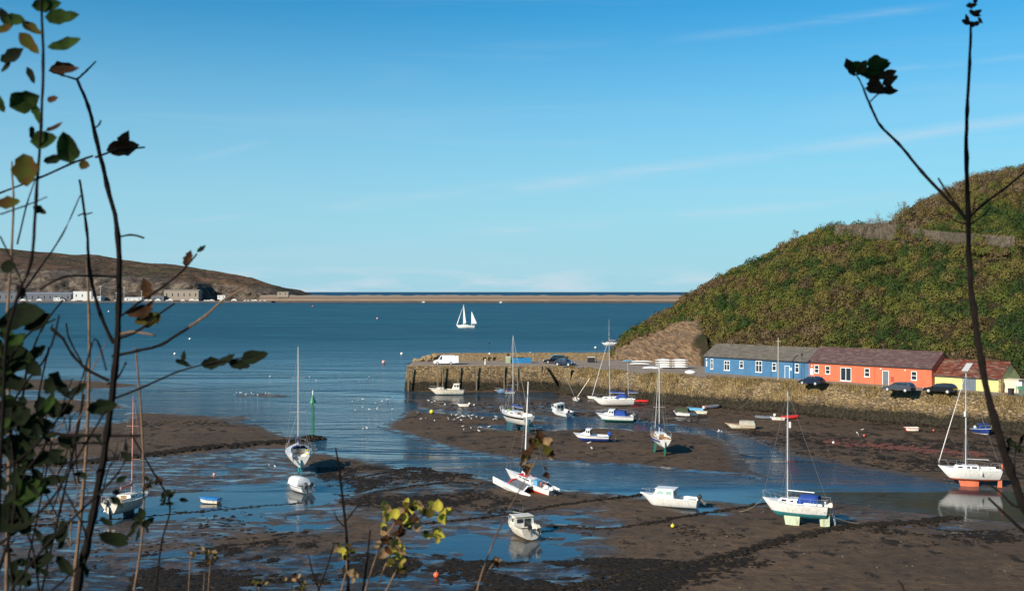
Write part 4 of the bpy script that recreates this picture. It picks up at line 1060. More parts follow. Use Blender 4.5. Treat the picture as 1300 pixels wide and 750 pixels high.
motorboat('weathered cream fishing boat moored against the pier wall', 567, 501, 178, L=7.0, B=2.3, H=1.05, house=(-.36, -.14, 1.05, .42), mats=[DIRTY, DIRTY, CREAM, simple('rusty_brown', (.32, .17, .06), rough=.8)], housemat=DIRTY, motors=(), cuddy=True, aft=True, name='fishing_boat', cat='fishing boat', group=None, lift=0, z=.02)
dinghy('small white tender with a white outboard on dark mud near the pier', 588, 517, 178, L=2.1, B=1.1, motor=WHITE)
motorboat('low blue boat with a red waterline lying at the pier foot', 641, 499, 188, L=4.2, B=1.6, H=.55, mats=[LBLUE, RED, WHITE, RED], house=None, cuddy=True, motors=(), canopy=(CANVN, -.45, -.1, .5))
sailboat('white twin keeled yacht with a black window band and blue sail cover', 654, 546, 118, L=8.2, B=3.1, H=1.4, mast=10.8, mats=W4(WHITE, st=BLACK), keel='twin', keelmat=TEALD, ch=.95, sailcover=CANVB, stripe=2, wl=.15, nwin=2, furl=False,
         extras=(ex_ring(simple('green_foam', (.35, .5, .05), rough=.7), .7, .5), ex_fenders((-2, -.5), -1, BLACK)))
motorboat('boxy white wheelhouse boat leaning over below the quay steps', 712, 528, 128, L=4.6, B=2.1, H=.95, house=(.0, .26, .95, .8), mats=W4(LBLUE, WHITE), motors=((.3, BLACK, .8),), lean=7, pitch=-2, cuddy=False)
dinghy('white dinghy with crossed masts drawn up by the dark bank', 731, 509, 96, L=2.3, B=1.2, motor=BLACK)
dinghy('plain white dinghy drawn up left of the two masted yacht', 751, 507, 150, L=1.9, B=1.0)
for dx, lean_ in ((-8, -22), (9, 28)): pass
b = MB(); x, y = G(731, 508); gz = ground_z(x, y)
b.tube([(x - .1, y, gz + .3), (x - 2.0, y + .3, gz + 4.6)], .022, 5); b.tube([(x + .1, y, gz + .3), (x + 2.6, y + .2, gz + 4.0)], .022, 5)
tag(b.build('spar_pair', ALU), 'pair of thin bare spars crossed above the white dinghy', 'spars')
sailboat('two masted white yacht with royal blue covers and canopy by the bank', 779, 516, 166, L=7.6, B=2.7, H=1.15, mast=10.2, mats=W4(WHITE), keel='none', ch=.15, sailcover=CANVB, spray=(CANVB, 1.9), mizzen=(-2.6, 6.2, CANVB), boomlen=.34, name='ketch', rudder=False, spreader=1, pitch=-1)
rib('red inflatable boat lying beside the two masted yacht', 812, 512, 175, L=3.0, B=1.2, tube=RED, floor=RED, motor=None)
motorboat('white cabin boat with teal bottom, blue canopy and tilted engines', 781, 535, 166, L=6.0, B=2.2, H=1.05, mats=W4(GREENAF, WHITE), house=(.02, .22, .8, .62), canopy=(CANVB, -.28, .0, .75), motors=((.35, GREYM, 1.05), (-.4, BLACK, .85)), lean=2, wl=.42)
motorboat('white motor boat with a navy hull and blue covered engine on the sandbank', 751, 562, 166, L=4.9, B=2.0, H=.9, mats=[WHITE, NAVY, WHITE, NAVY], house=(.02, .22, .75, .66), motors=((0, CANVB, 1.1),), wl=.62, rails=False)
sailboat('small white yacht on green twin keels showing its stern', 838, 575, 93, L=6.8, B=2.4, H=1.15, mast=9.0, mats=W4(WHITE, TEAK), keel='twin', keelmat=GREENAF, ch=.85, sailcover=CANVN, furl=True, wl=.12, stripe=2, extras=(ex_fenders((-1.6,), 1, NAVY),), cabmat=WHITE)
motorboat('squat white boat with a dark green cover standing in shallow water', 866, 529, 155, L=2.9, B=1.5, H=.7, house=None, cuddy=False, motors=(), canopy=(CANVG, -.4, .35, .75), mats=W4(BLACK, WHITE), rails=False)
rib('blue and white inflatable with an engine in the quayside cluster', 884, 522, 150, L=3.0, tube=LBLUE, motor=WHITE)
rib('grey inflatable with orange trim beside the blue one', 903, 519, 20, L=3.0, tube=RUBTUBE, floor=ORANGE, motor=None)
dinghy('yellow dinghy tucked in front of the blue inflatable', 890, 526, 170, L=2.0, B=1.0, mats=[simple('yellow_paint', (.65, .42, .03), rough=.4), WHITE, CREAM, WHITE])
motorboat('varnished wooden launch with a pale canvas tent at the stern', 940, 545, 162, L=4.5, B=1.8, H=.65, mats=[CREAM, CREAM, TEAK, TEAK], house=None, cuddy=False, motors=(), canopy=(CANVT, -.48, .02, .62), rails=False, name='wooden_launch', cat='launch', group=None, wl=.2)
rib('grey inflatable with a white outboard below the road', 972, 533, 170, L=3.1, motor=WHITE)
dinghy('open white dinghy between the grey inflatable and red boat', 987, 535, 175, L=2.3, B=1.1, oar=True)
rib('bright red inflatable boat behind the tall mast', 1003, 533, 10, L=2.6, B=1.2, tube=RED, floor=RED, motor=None)
sailboat('white yacht with a blue cockpit tent and a boarding ladder', 1010, 667, 152, L=5.7, B=2.3, H=1.25, mast=9.1, mats=[WHITE, TEAL, WHITE, TEAL], keel='twin', keelmat=PALEG, ch=.55, furl=False, spray=(CANVB, 1.75), boomlen=.4, wl=.42, stripe=0,
         extras=(ex_ladder, ex_outboard(CREAM, .3, .8, 0), ex_radome(6.6)), mastx=.12)
motorboat('sleek white cabin cruiser with green tinted windows on the bare mud', 850, 643, 158, L=5.6, B=2.2, H=.95, mats=W4(WHITE, WHITE, WHITE), house=(-.1, .28, .72, .7), cuddy=False, motors=((0, BLACK, .8),), glass=GGLASS, stripe=0, nwin=2)
x, y = G(1157, 548)
dinghy('small round red dinghy alone below the quay', 1157, 549, 172, L=2.0, B=1.1, H=.55, mats=[RED, RED, CREAM, WHITE], pitch=-4)
sailboat('white yacht on an orange keel near the right edge', 1231, 617, 164, L=6.1, B=2.35, H=1.2, mast=9.4, mats=[WHITE, ORANGE, WHITE, TEAL], keel='fin', keelmat=ORANGE, ch=.62, furl=True, wl=.22, boomlen=.36, extras=(ex_ring(ORANGE, .55, -3.0), ex_fenders((-1.0,), 1), ex_radome(5.6)), mastx=.06, pitch=0)
motorboat('blue and white cabin boat bow on beneath the bank', 1248, 553, -82, L=3.9, B=1.9, H=.8, mats=[NAVY, WHITE, LBLUE, WHITE], house=(-.05, .22, .7, .7), housemat=NAVY, motors=((0, WHITE, .7),), cuddy=True, lean=-3)
motorboat('grubby white pilot cabin boat standing in wet mud in the foreground', 663, 680, 112, L=4.3, B=2.1, H=.95, mats=[DIRTY, DIRTY, DIRTY, DIRTY], house=(-.08, .25, .62, .78), cuddy=False, motors=((.25, BLACK, .75), (-.45, CREAM, .7)), housemat=DIRTY, extras=(ex_fenders((-1,), -1, simple('blue_plastic', (.02, .12, .4), rough=.4)),), rails=True)

# trimaran
loc, rz = place(670, 623, 0); t = empty('trimaran', loc, R(127), 'red and white trimaran with slanting mast resting at the water edge', 'trimaran', roll=R(0))
t.rotation_euler = (R(7.5), R(2), R(127))
zs, hb = hull_part(t, 7.6, 1.5, 1.0, [WHITE, RED, WHITE, RED], wl=.5, rake=.12, tr=.5, p=.4, ck=(.08, .32), z0=.05, rocker=.2, name='main_hull')
for s_ in (1, -1):
    e = MB(); L2 = 6.2; n = 12; rings = []
    for k in range(n):
        f = k / (n - 1); x = L2 * (f - .5) + .3; w_ = .30 * math.sin(math.pi * (f * .86 + .10)) + .02; zk_ = .05 + .35 * max(0, f - .6) ** 1.2 + .1 * max(0, .2 - f)
        zt = .62 + .22 * f
        rings.append([(x, s_ * 1.85 - w_ * .9, zt - .08), (x, s_ * 1.85 - w_, zt - .25), (x, s_ * 1.85, zk_), (x, s_ * 1.85 + w_, zt - .25), (x, s_ * 1.85 + w_ * .9, zt - .08), (x, s_ * 1.85, zt)])
    e.loft(rings); e.build('float', WHITE, t, smooth=True)
    for x in (1.0, -1.6):
        e = MB(); e.tube([(x, s_ * .5, 1.0), (x, s_ * 1.3, 1.05), (x, s_ * 1.85, .62)], [.1, .08, .07], 7); e.build('cross_beam', RED if x > 0 else WHITE, t)
    e = MB(); e.add([(-1.5, s_ * .72, 1.0), (1.0, s_ * .72, 1.02), (1.0, s_ * 1.75, .72), (-1.5, s_ * 1.75, .7)], [(0, 1, 2, 3)]); o = e.build('trampoline', RUBTUBE, t)
    o.modifiers.new('t', 'SOLIDIFY').thickness = .03
cabin_part(t, -1.0, 1.7, 1.05, 1.0, .40, WHITE, GLASS, 3, slope_f=.6, slope_b=.05)
e = MB(); e.box(.1, 1.2, -.45, .45, 1.405, 1.44); e.build('deck_panel', RED, t)
e = MB(); e.tube([(.6, 0, 1.3), (.6, 0, 6), (.58, 0, 11.0)], [.075, .07, .05], 8); mo = e.build('mast', SAILC, t, smooth=True)
e = MB(); e.tube([(.6, -.5, 5.6), (.6, .5, 5.6)], .02, 5); e.build('spreader', ALU, mo)
e = MB(); e.tube([(3.7, 0, 1.25), (.6, 0, 10)], .012, 4)
for s_ in (1, -1): e.tube([(-.6, s_ * 1.8, .75), (.6, 0, 10)], .012, 4); e.tube([(3.3, s_ * .25, 1.9), (3.3, s_ * .25, 1.15)], .014, 4); e.tube([(3.3, s_ * .25, 1.9), (3.8, 0, 1.9)], .014, 4)
e.build('rigging', WIRE, t)
e = MB(); e.box(-1.9, -1.3, -.35, .35, 1.0, 1.5); e.build('cockpit_cover', LBLUE, t)
ex_ring(ORANGE, .5, -2.9)(t, 7.6, 1.5, 1.0, zs, 1.0)
outboard(t, -3.95, 0, 1.0, .7, WHITE, 30)

# offshore ketch under sail
loc = (*G(591, 416), .0); t = empty('sailing_ketch', (loc[0], loc[1], -.35), R(176), 'white ketch sailing on the open bay with a triangular mizzen sail', 'sailing boat', roll=R(-6))
zs, hb = hull_part(t, 10.5, 3.2, 1.6, W4(NAVY), wl=.2, tr=.6, z0=0)
cabin_part(t, -1.5, 2.6, 1.9, 1.6, .5, WHITE, GLASS, 3)
e = MB(); e.tube([(1.2, 0, 1.6), (1.2, 0, 13.2)], [.14, .1], 6); e.build('mast', WHITE, t)
e = MB(); e.tube([(-3.3, 0, 1.6), (-3.3, 0, 9.4)], [.12, .07], 6); e.build('mizzen_mast', WHITE, t)
def sail(nm, pts, bulge):
    e = MB(); a, b_, c = [Vector(p) for p in pts]; n = 8; vs = []; fs = []
    for i in range(n + 1):
        for j in range(n + 1 - i):
            u, v = i / n, j / n; p = a + (b_ - a) * u + (c - a) * v; q = u * v + u * (1 - u - v) + v * (1 - u - v); p.y += bulge * q * 3; vs.append(tuple(p))
    ix = lambda i, j: sum(n + 1 - k for k in range(i)) + j
    for i in range(n):
        for j in range(n - i):
            fs.append((ix(i, j), ix(i + 1, j), ix(i, j + 1)))
            if i + j < n - 1: fs.append((ix(i + 1, j), ix(i + 1, j + 1), ix(i, j + 1)))
    e.add(vs, fs); o = e.build(nm, SAILC, t, smooth=True); o.modifiers.new('t', 'SOLIDIFY').thickness = .03
sail('mizzen_sail', [(-3.4, 0, 2.5), (-3.4, 0, 9.3), (-6.6, 0.6, 2.4)], .4)
sail('mainsail', [(1.05, 0, 2.4), (1.05, 0, 13.0), (-.5, 2.3, 2.6)], .4)
sail('jib', [(5.1, 0, 2.0), (1.3, 0, 12.6), (4.5, .9, 2.0)], .15)
# moored yacht off the headland
x, y = G(775, 438)
sailboat('small white yacht afloat off the rocky point', 775, 438, 176, L=6.8, B=2.3, H=.95, mast=8.4, keel='none', ch=0, rudder=False, z=-.2, mats=W4(RED), group=None, furl=False, sailcover=PINKS, spreader=1)
# far work boats by the breakwater
fl = [(433, 384.0, 'tiny white boat by the breakwater, second from the left', 8), (385, 383.6, 'tiny orange boat by the breakwater root on the far left', 9), (503, 384.0, 'tiny white launch by the breakwater left of the sailing ketch', 8), (538, 384.2, 'tiny pale boat by the breakwater nearest above the ketch', 7), (636, 384.6, 'tiny white boat by the breakwater right of the ketch', 6)]
for px, py, lab, L_ in fl:
    x, y = G(px, py); t = empty('distant_boat', (x, y, -.3), R(rnd.choice([0, 176])), lab, 'boat', 'tiny boats by the breakwater')
    zs, hb = hull_part(t, L_, 2.6, 1.7, [ORANGE if 'orange' in lab else WHITE, NAVY, WHITE, NAVY], wl=.2)
    cabin_part(t, -1.6, 1.2, 1.6, 1.7, 1.6, WHITE, GLASS, 2)

# ================================================================== BUOYS, MARKER, GULLS
def buoy(px, py, r, mat, label, z=None, cat='mooring buoy'):
    x, y = G(px, py); gz = ground_z(x, y) if z is None else z
    t = empty('mooring_buoy', (x, y, max(gz, -.05)), 0, label, cat, 'mooring buoys')
    e = MB(); e.ball((0, 0, r * .85), (r, r, r * .95), 12, 8); e.build('float', mat, t, smooth=True)
    e = MB(); n = 8; e.tube([(0, .06 * math.cos(2 * math.pi * k / n), r * 1.8 + .05 + .06 * math.sin(2 * math.pi * k / n)) for k in range(n + 1)], .015, 4); e.build('shackle', STEEL, t)
YEL = simple('buoy_yellow', (.75, .60, .03), rough=.5); ORB = simple('buoy_orange', (.70, .12, .04), rough=.5); WHB = simple('buoy_white', (.8, .78, .72), rough=.5); PKB = simple('buoy_pink', (.75, .38, .28), rough=.5)
for a in [(854, 672, .17, YEL, 'yellow mooring buoy on the mud below the cabin cruiser'), (554, 733, .22, ORB, 'orange mooring buoy on seaweed at the bottom of the picture'), (548, 525, .35, YEL, 'big yellow buoy on mud by the gulls near the pier'),
          (272, 604, .16, PKB, 'small pale buoy on the flats above the blue covered dinghy'), (277, 639, .17, ORB, 'orange buoy at the stern of the blue covered dinghy'), (510, 450, .45, WHB, 'white buoy afloat left of the pier end'),
          (222, 450, .4, WHB, 'white buoy afloat behind the hanging leaves'), (138, 396, .8, WHB, 'white buoy afloat in front of the far port'), (241, 431, .45, WHB, 'small white buoy afloat left of the middle'),
          (673, 448.6, .3, WHB, 'white buoy afloat just over the parapet'), (756, 442, .4, WHB, 'white buoy afloat left of the small moored yacht'), (397, 389.5, 1.0, ORB, 'orange buoy far out before the breakwater'), (479, 405, .7, PKB, 'pink buoy far out on the bay'),
          (1008, 663, .16, PKB, 'pink buoy on the mud under the yacht with the ladder'), (1185, 549, .14, ORB, 'orange buoy on mud right of the red dinghy'), (1097, 555, .16, ORB, 'orange buoy on weedy mud below the red building'),
          (487, 461, .5, PKB, 'orange pink buoy on the water just left of the pier'), (1058, 564, .16, WHB, 'white buoy on the weedy mud right of the tall mast'), (602, 515, .14, WHB, 'white buoy on mud right of the small tender'), (565, 514, .14, WHB, 'white buoy on mud left of the small tender')]: buoy(*a)
x, y = G(397, 557); t = empty('channel_marker', (x, y, -.1), 0, 'green channel marker post with cone topmark beside the tall yacht', 'channel marker')
GRM = paint('marker_green', (0.01, 0.17, 0.08), .5)
e = MB(); e.tube([(0, 0, 0), (0, 0, 5.9)], .09, 8); e.build('post', GRM, t)
e = MB(); e.tube([(0, 0, 5.0), (0, 0, 6.1)], [.5, .04], 10); e.build('topmark', GRM, t)
e = MB(); e.tube([(0, 0, 6.1), (0, 0, 6.7)], .07, 6); e.build('lamp', WHITE, t)
e = MB()
for k in range(9): e.box(-.22, .22, .10, .13, 1.0 + k * .4, 1.05 + k * .4)
for s_ in (-.2, .2): e.tube([(s_, .11, .6), (s_, .11, 4.6)], .03, 5)
e.build('ladder', GRM, t)
e = MB()
for k in range(70):
    a = rnd.random() * 6.28; r_ = rnd.random() ** .5; e.ball((math.cos(a) * r_ * 1.9 - .3, math.sin(a) * r_ * 1.6, .1 + .35 * (1 - r_)), (rnd.uniform(.2, .5), rnd.uniform(.2, .45), rnd.uniform(.12, .3)), 6, 4, jit=.3)
e.build('stone_base', WEED, t)

GW = simple('gull_white', (.78, .77, .74), rough=.8); GG = simple('gull_grey', (.30, .31, .33), rough=.8)
def gull_proto():
    e = MB(); n = 8
    prof = [(-.26, .005, .16), (-.15, .05, .17), (0, .085, .18), (.1, .075, .20), (.16, .045, .24), (.20, .04, .28), (.24, .035, .285), (.27, .008, .275), (.32, .004, .27)]
    rings = [[(x, r_ * math.cos(2 * math.pi * k / n), z + r_ * .9 * math.sin(2 * math.pi * k / n)) for k in range(n)] for x, r_, z in prof]
    e.loft(rings, mat=0)
    for s_ in (1, -1):
        e.loft([[(.08, s_ * .06, .24), (.08, s_ * .09, .19), (-.02, s_ * .09, .24)], [(-.28, s_ * .02, .19), (-.28, s_ * .04, .17), (-.3, s_ * .02, .18)]], mat=1)
        e.tube([(.02, s_ * .03, .12), (.02, s_ * .03, 0)], .008, 4, mat=1)
    return e
ge = gull_proto(); g0 = None
gpts = []
for (xa, xb, ya, yb, n) in [(445, 500, 506, 522, 15), (530, 600, 524, 537, 18), (580, 626, 543, 551, 7), (458, 470, 544, 547, 3), (298, 345, 499, 503, 13), (560, 660, 528, 536, 12), (330, 480, 478, 486, 9), (1060, 1100, 545, 560, 3), (700, 790, 565, 572, 2), (515, 560, 508, 512, 3), (905, 925, 548, 551, 3), (340, 350, 592, 594, 2)]:
    for k in range(n): gpts.append((rnd.uniform(xa, xb), rnd.uniform(ya, yb)))
for k, (px, py) in enumerate(gpts):
    x, y = G(px, py)
    if g0 is None: g = ge.build('gull', [GW, GG], None, smooth=True); g0 = g
    else: g = g0.copy(); COL.objects.link(g)
    g.location = (x, y, max(ground_z(x, y), -.02)); g.rotation_euler = (0, 0, rnd.random() * 6.28); s_ = rnd.uniform(.85, 1.15); g.scale = (s_, s_, s_)
    where = 'at the channel edge by the pier' if py < 523 and px > 440 and px < 520 else 'on the wet strip beyond the sandbank' if py > 523 and px < 680 else 'on the far left spit and shallows' if px < 480 else 'on the mud near the quay'
    tag(g, 'white gull ' + where + ', one of a loose flock', 'gull', 'gulls ' + where)

# ================================================================== MOORING CHAINS (weed covered) + ROPES
def chain(pts, label, r=.22, dens=5.0, bend=True):
    e = MB(); pl = resample([G(x, y) for x, y in pts], .3)
    # smooth
    for _ in range(12): pl = [pl[0]] + [((pl[i - 1][0] + pl[i][0] * 2 + pl[i + 1][0]) / 4, (pl[i - 1][1] + pl[i][1] * 2 + pl[i + 1][1]) / 4) for i in range(1, len(pl) - 1)] + [pl[-1]]
    for i, (x, y) in enumerate(pl):
        w_ = r * (0.6 + .6 * abs(fbm(np.array([i * .3]), np.array([x]), 6, 3, 91)[0]) + .3)
        for k in range(int(dens / 2.2)):
            xx, yy = x + rnd.gauss(0, w_ * .8), y + rnd.gauss(0, w_ * 1.5); s_ = rnd.uniform(.5, 1.1) * w_ * .9
            e.ball((xx, yy, ground_z(xx, yy) + s_ * .15), (s_ * 1.3, s_ * 1.1, s_ * .42), 5, 3, jit=.3)
    e.tube([(x, y, ground_z(x, y) + .02) for x, y in pl], r * .35, 5)
    o = e.build('mooring_chain', WEED); tag(o, label, 'mooring chain', 'weed covered mooring chains on the mud')
chain([(-60, 594), (60, 590), (110, 587), (190, 578), (262, 570), (330, 564), (385, 560)], 'thick weedy stone line running from the left to the green marker', .50, 9)
chain([(-40, 676), (30, 669), (130, 660), (180, 656), (240, 650), (330, 642), (385, 638)], 'weed covered chain crossing the wet flats under the left yacht', .20)
chain([(440, 610), (480, 602), (528, 594)], 'short weedy chain on the sand left of the channel', .16)
chain([(470, 626), (520, 619), (575, 612), (610, 616)], 'weedy chain along the sand above the weed beds', .17)
chain([(520, 666), (600, 659), (655, 652), (700, 645), (750, 638), (790, 632), (830, 624)], 'weedy chain behind the grubby cabin boat', .2)
chain([(700, 668), (770, 673), (830, 667), (872, 656), (905, 649), (940, 646), (975, 638)], 'weedy chain running past the cabin cruiser', .2)
chain([(700, 752), (780, 738), (840, 727), (900, 714), (935, 705), (970, 694), (1030, 680), (1060, 673), (1120, 667), (1170, 664), (1215, 658)], 'long dark weedy chain slanting under the blue tent yacht', .30, 7)
chain([(1100, 600), (1020, 588), (940, 577)], 'faint weedy chain in the middle of the right flats', .15)
def rope(p0, p1, sag, label, r=.02, n=10):
    p0, p1 = Vector(p0), Vector(p1); e = MB(); e.tube([p0.lerp(p1, k / n) - Vector((0, 0, sag * 4 * (k / n) * (1 - k / n))) for k in range(n + 1)], r, 5)
    tag(e.build('mooring_rope', ROPE), label, 'rope', 'mooring ropes')
def gpt(px, py, dz=.05): x, y = G(px, py); return (x, y, ground_z(x, y) + dz)
rope(P(972, 628, 97.5), gpt(938, 651), .35, 'slack rope from the bow of the blue tent yacht to the mud', .022)
rope(P(1046, 650, 92.5), gpt(1120, 667), .4, 'rope from the stern of the blue tent yacht to a chain', .022)
k = 0
for (xt, yt, xb_, yb_, lab) in [(1032, 498, 1020, 526, 'rope down the dark bank left of the red building'), (1075, 508, 1066, 533, 'rope down the dark bank under the red building doors'), (1098, 515, 1092, 538, 'short rope down the bank right of the doors'),
                                (1165, 522, 1157, 546, 'rope from the bank down to the red dinghy'), (1244, 512, 1247, 548, 'rope from the bank to the blue cabin boat'), (950, 508, 935, 522, 'rope down the bank behind the wooden launch'), (775, 476, 812, 508, 'rope from the road edge to the red inflatable')]:
    D = 21000 / (yt - HY) * .985 if yt < 500 else None
    x0, y0 = G(xt, yt, 3.6); rope((x0, y0 - .6, 3.6), gpt(xb_, yb_, .1), .12, lab, .03)

# seaweed clumps: stuff
def in_poly(poly, x, y): return sdf(poly, np.array(x), np.array(y)) < 0
pts_ = []; 
for poly, n_, sc in [([(180, 704), (340, 688), (470, 692), (640, 714), (760, 708), (900, 718), (860, 750), (780, 770), (150, 775)], 6500, .33), ([(400, 594), (540, 592), (700, 620), (640, 652), (560, 656), (430, 640)], 2600, .28),
                 ([(930, 545), (1300, 560), (1320, 600), (1150, 600), (1000, 575)], 1700, .28), ([(790, 745), (1060, 668), (1300, 672), (1300, 690), (1000, 712), (850, 760)], 1300, .26), ([(530, 512), (700, 512), (900, 525), (880, 545), (700, 526), (540, 520)], 500, .3),
                 ([(180, 535), (300, 535), (280, 548), (180, 545)], 60, .5), ([(0, 650), (300, 640), (460, 700), (0, 740)], 350, .25), ([(940, 600), (1190, 618), (1200, 628), (940, 612)], 500, .3), ([(700, 668), (900, 655), (1000, 680), (850, 705)], 500, .24), ([(880, 520), (1300, 552), (1300, 560), (880, 530)], 500, .35)]:
    pg = np.array(PG(poly)); x = npr.uniform(pg[:, 0].min(), pg[:, 0].max(), n_ * 4); y = npr.uniform(pg[:, 1].min(), pg[:, 1].max(), n_ * 4)
    dn = fbm(x, y, 5, 4, 101, .6); k = in_poly([tuple(p) for p in pg], x, y) & (dn > rnd.uniform(-.02, .06))
    x, y, dn = x[k][:n_], y[k][:n_], dn[k][:n_]
    for a, b_, d_ in zip(x, y, dn): pts_.append((a, b_, sc * (.35 + 1.1 * max(0, d_)) * rnd.uniform(.5, 1.3)))
nred = 0
e_v = []; e_f = []; NU, NV = 6, 3
for (x, y, s_) in pts_:
    o_ = len(e_v); z = ground_z(x, y)
    if z < -.12: continue
    ra = rnd.random() * 6.28
    e_v.append((x, y, z + s_ * .22))
    for i in range(2):
        rr_ = s_ * (.6, 1.15)[i]; zz_ = z + s_ * (.16, -.05)[i]
        for k in range(NU):
            a = ra + 6.283 * k / NU; j = rnd.uniform(.55, 1.35); e_v.append((x + rr_ * j * 1.25 * math.cos(a), y + rr_ * j * math.sin(a), zz_ + rnd.uniform(-.02, .05)))
    for k in range(NU):
        e_f.append((o_, o_ + 1 + k, o_ + 1 + (k + 1) % NU)); a, b_ = o_ + 1 + k, o_ + 1 + (k + 1) % NU
        e_f.append((a, a + NU, b_ + NU)); e_f.append((a, b_ + NU, b_))
o = bigmesh('seaweed', e_v, e_f, WEED, k=3); tag(o, 'dark bladder wrack scattered in beds over the mud', kind='stuff')
rv = MB()
for k in range(330):
    f = rnd.random(); px = 1050 + 200 * f + rnd.uniform(-6, 6); py = 562 + 17 * f + rnd.gauss(0, 1.6); x, y = G(px, py); r_ = rnd.uniform(.10, .42)
    rv.ball((x, y, ground_z(x, y) + .01), (r_ * 1.6, r_, r_ * .22), 6, 3, jit=.35)
tag(rv.build('red_seaweed', simple('red_algae', (.17, .045, .025), (.08, .035, .02), 2, .8)), 'thin reddish line of weed on the right flats', kind='stuff')
sv = MB()
for k in range(420):
    px = rnd.uniform(880, 1330); py = rnd.uniform(520, 612) if rnd.random() < .6 else rnd.uniform(540, 750); x, y = G(px, py)
    if ground_z(x, y) < -.02 or y > 185 - max(0, x - 42): continue
    r_ = rnd.uniform(.03, .13); sv.ball((x, y, ground_z(x, y) + r_ * .2), (r_, r_, r_ * .6), 5, 3, jit=.3)
tag(sv.build('pebbles', simple('pale_pebble', (.13, .11, .09), (.06, .05, .04), 1.5, .9)), 'scattered pale stones and shells on the mud', kind='stuff')
# ================================================================== BUILDINGS
def wallmat(name, c, c2, rough=.85):
    m = NodeMat(name); co = m.co('Object'); m.set('Base Color', m.mix(m.ramp(m.noise(co, .9, 6, .7), [(.4, 0), (.7, 1)]), c, c2)); m.set('Roughness', rough); m.bump(m.noise(co, 9, 4), .5, .03); return m.m
BLW = wallmat('blue_render', (0.050, 0.155, 0.285), (0.038, 0.115, 0.22)); RDW = wallmat('coral_red_render', (0.60, 0.145, 0.066), (0.47, 0.112, 0.055)); YLW = wallmat('pale_yellow_render', (0.62, 0.58, 0.22), (0.5, 0.46, 0.2))
CRW = wallmat('cream_board', (.66, .56, .42), (.55, .46, .33))
def roofmat(name, c, c2, c3, rib=1.0, amp=.05, ang=0):
    m = NodeMat(name); co = m.co('Object'); c_ = m.mix(m.ramp(m.noise(co, .7, 6, .75), [(.35, 0), (.6, 1)]), c, c2)
    c_ = m.mix(m.ramp(m.noise(m.co('Object', (.6, 2, 2)), 1.4, 5, .7), [(.50, 0), (.60, .85)]), c_, c3)
    wv_ = m.n('ShaderNodeTexWave', bands_direction='X'); wv_.inputs['Scale'].default_value = rib; m.l(m.co('Object'), wv_.inputs[0])
    m.set('Base Color', c_); m.set('Roughness', .9); m.set('Specular IOR Level', .2); m.bump(wv_.outputs[1], .8, amp); return m.m
GRF = roofmat('grey_sheet_roof', (.105, .095, .083), (.165, .145, .12), (.09, .075, .05), 1.6)
PRF = roofmat('purple_slate_roof', (.120, .066, .064), (.082, .050, .050), (.17, .12, .10), 1.4)
RRF = roofmat('rusty_sheet_roof', (.22, .050, .028), (.075, .030, .022), (.26, .17, .12), 2.0, .08)
FRAME = simple('white_frame', (.8, .8, .78), rough=.4)
DARKT = simple('dark_trim', (.03, .03, .035), rough=.6)
GREYD = simple('grey_door', (.12, .15, .18), (.10, .12, .15), 3, .6)
FAC0, FAC1 = Vector((35.8, 204.9, 0)), Vector((65.3, 171.6, 0))
fd = (FAC1 - FAC0).normalized(); FANG = math.atan2(fd.y, fd.x)
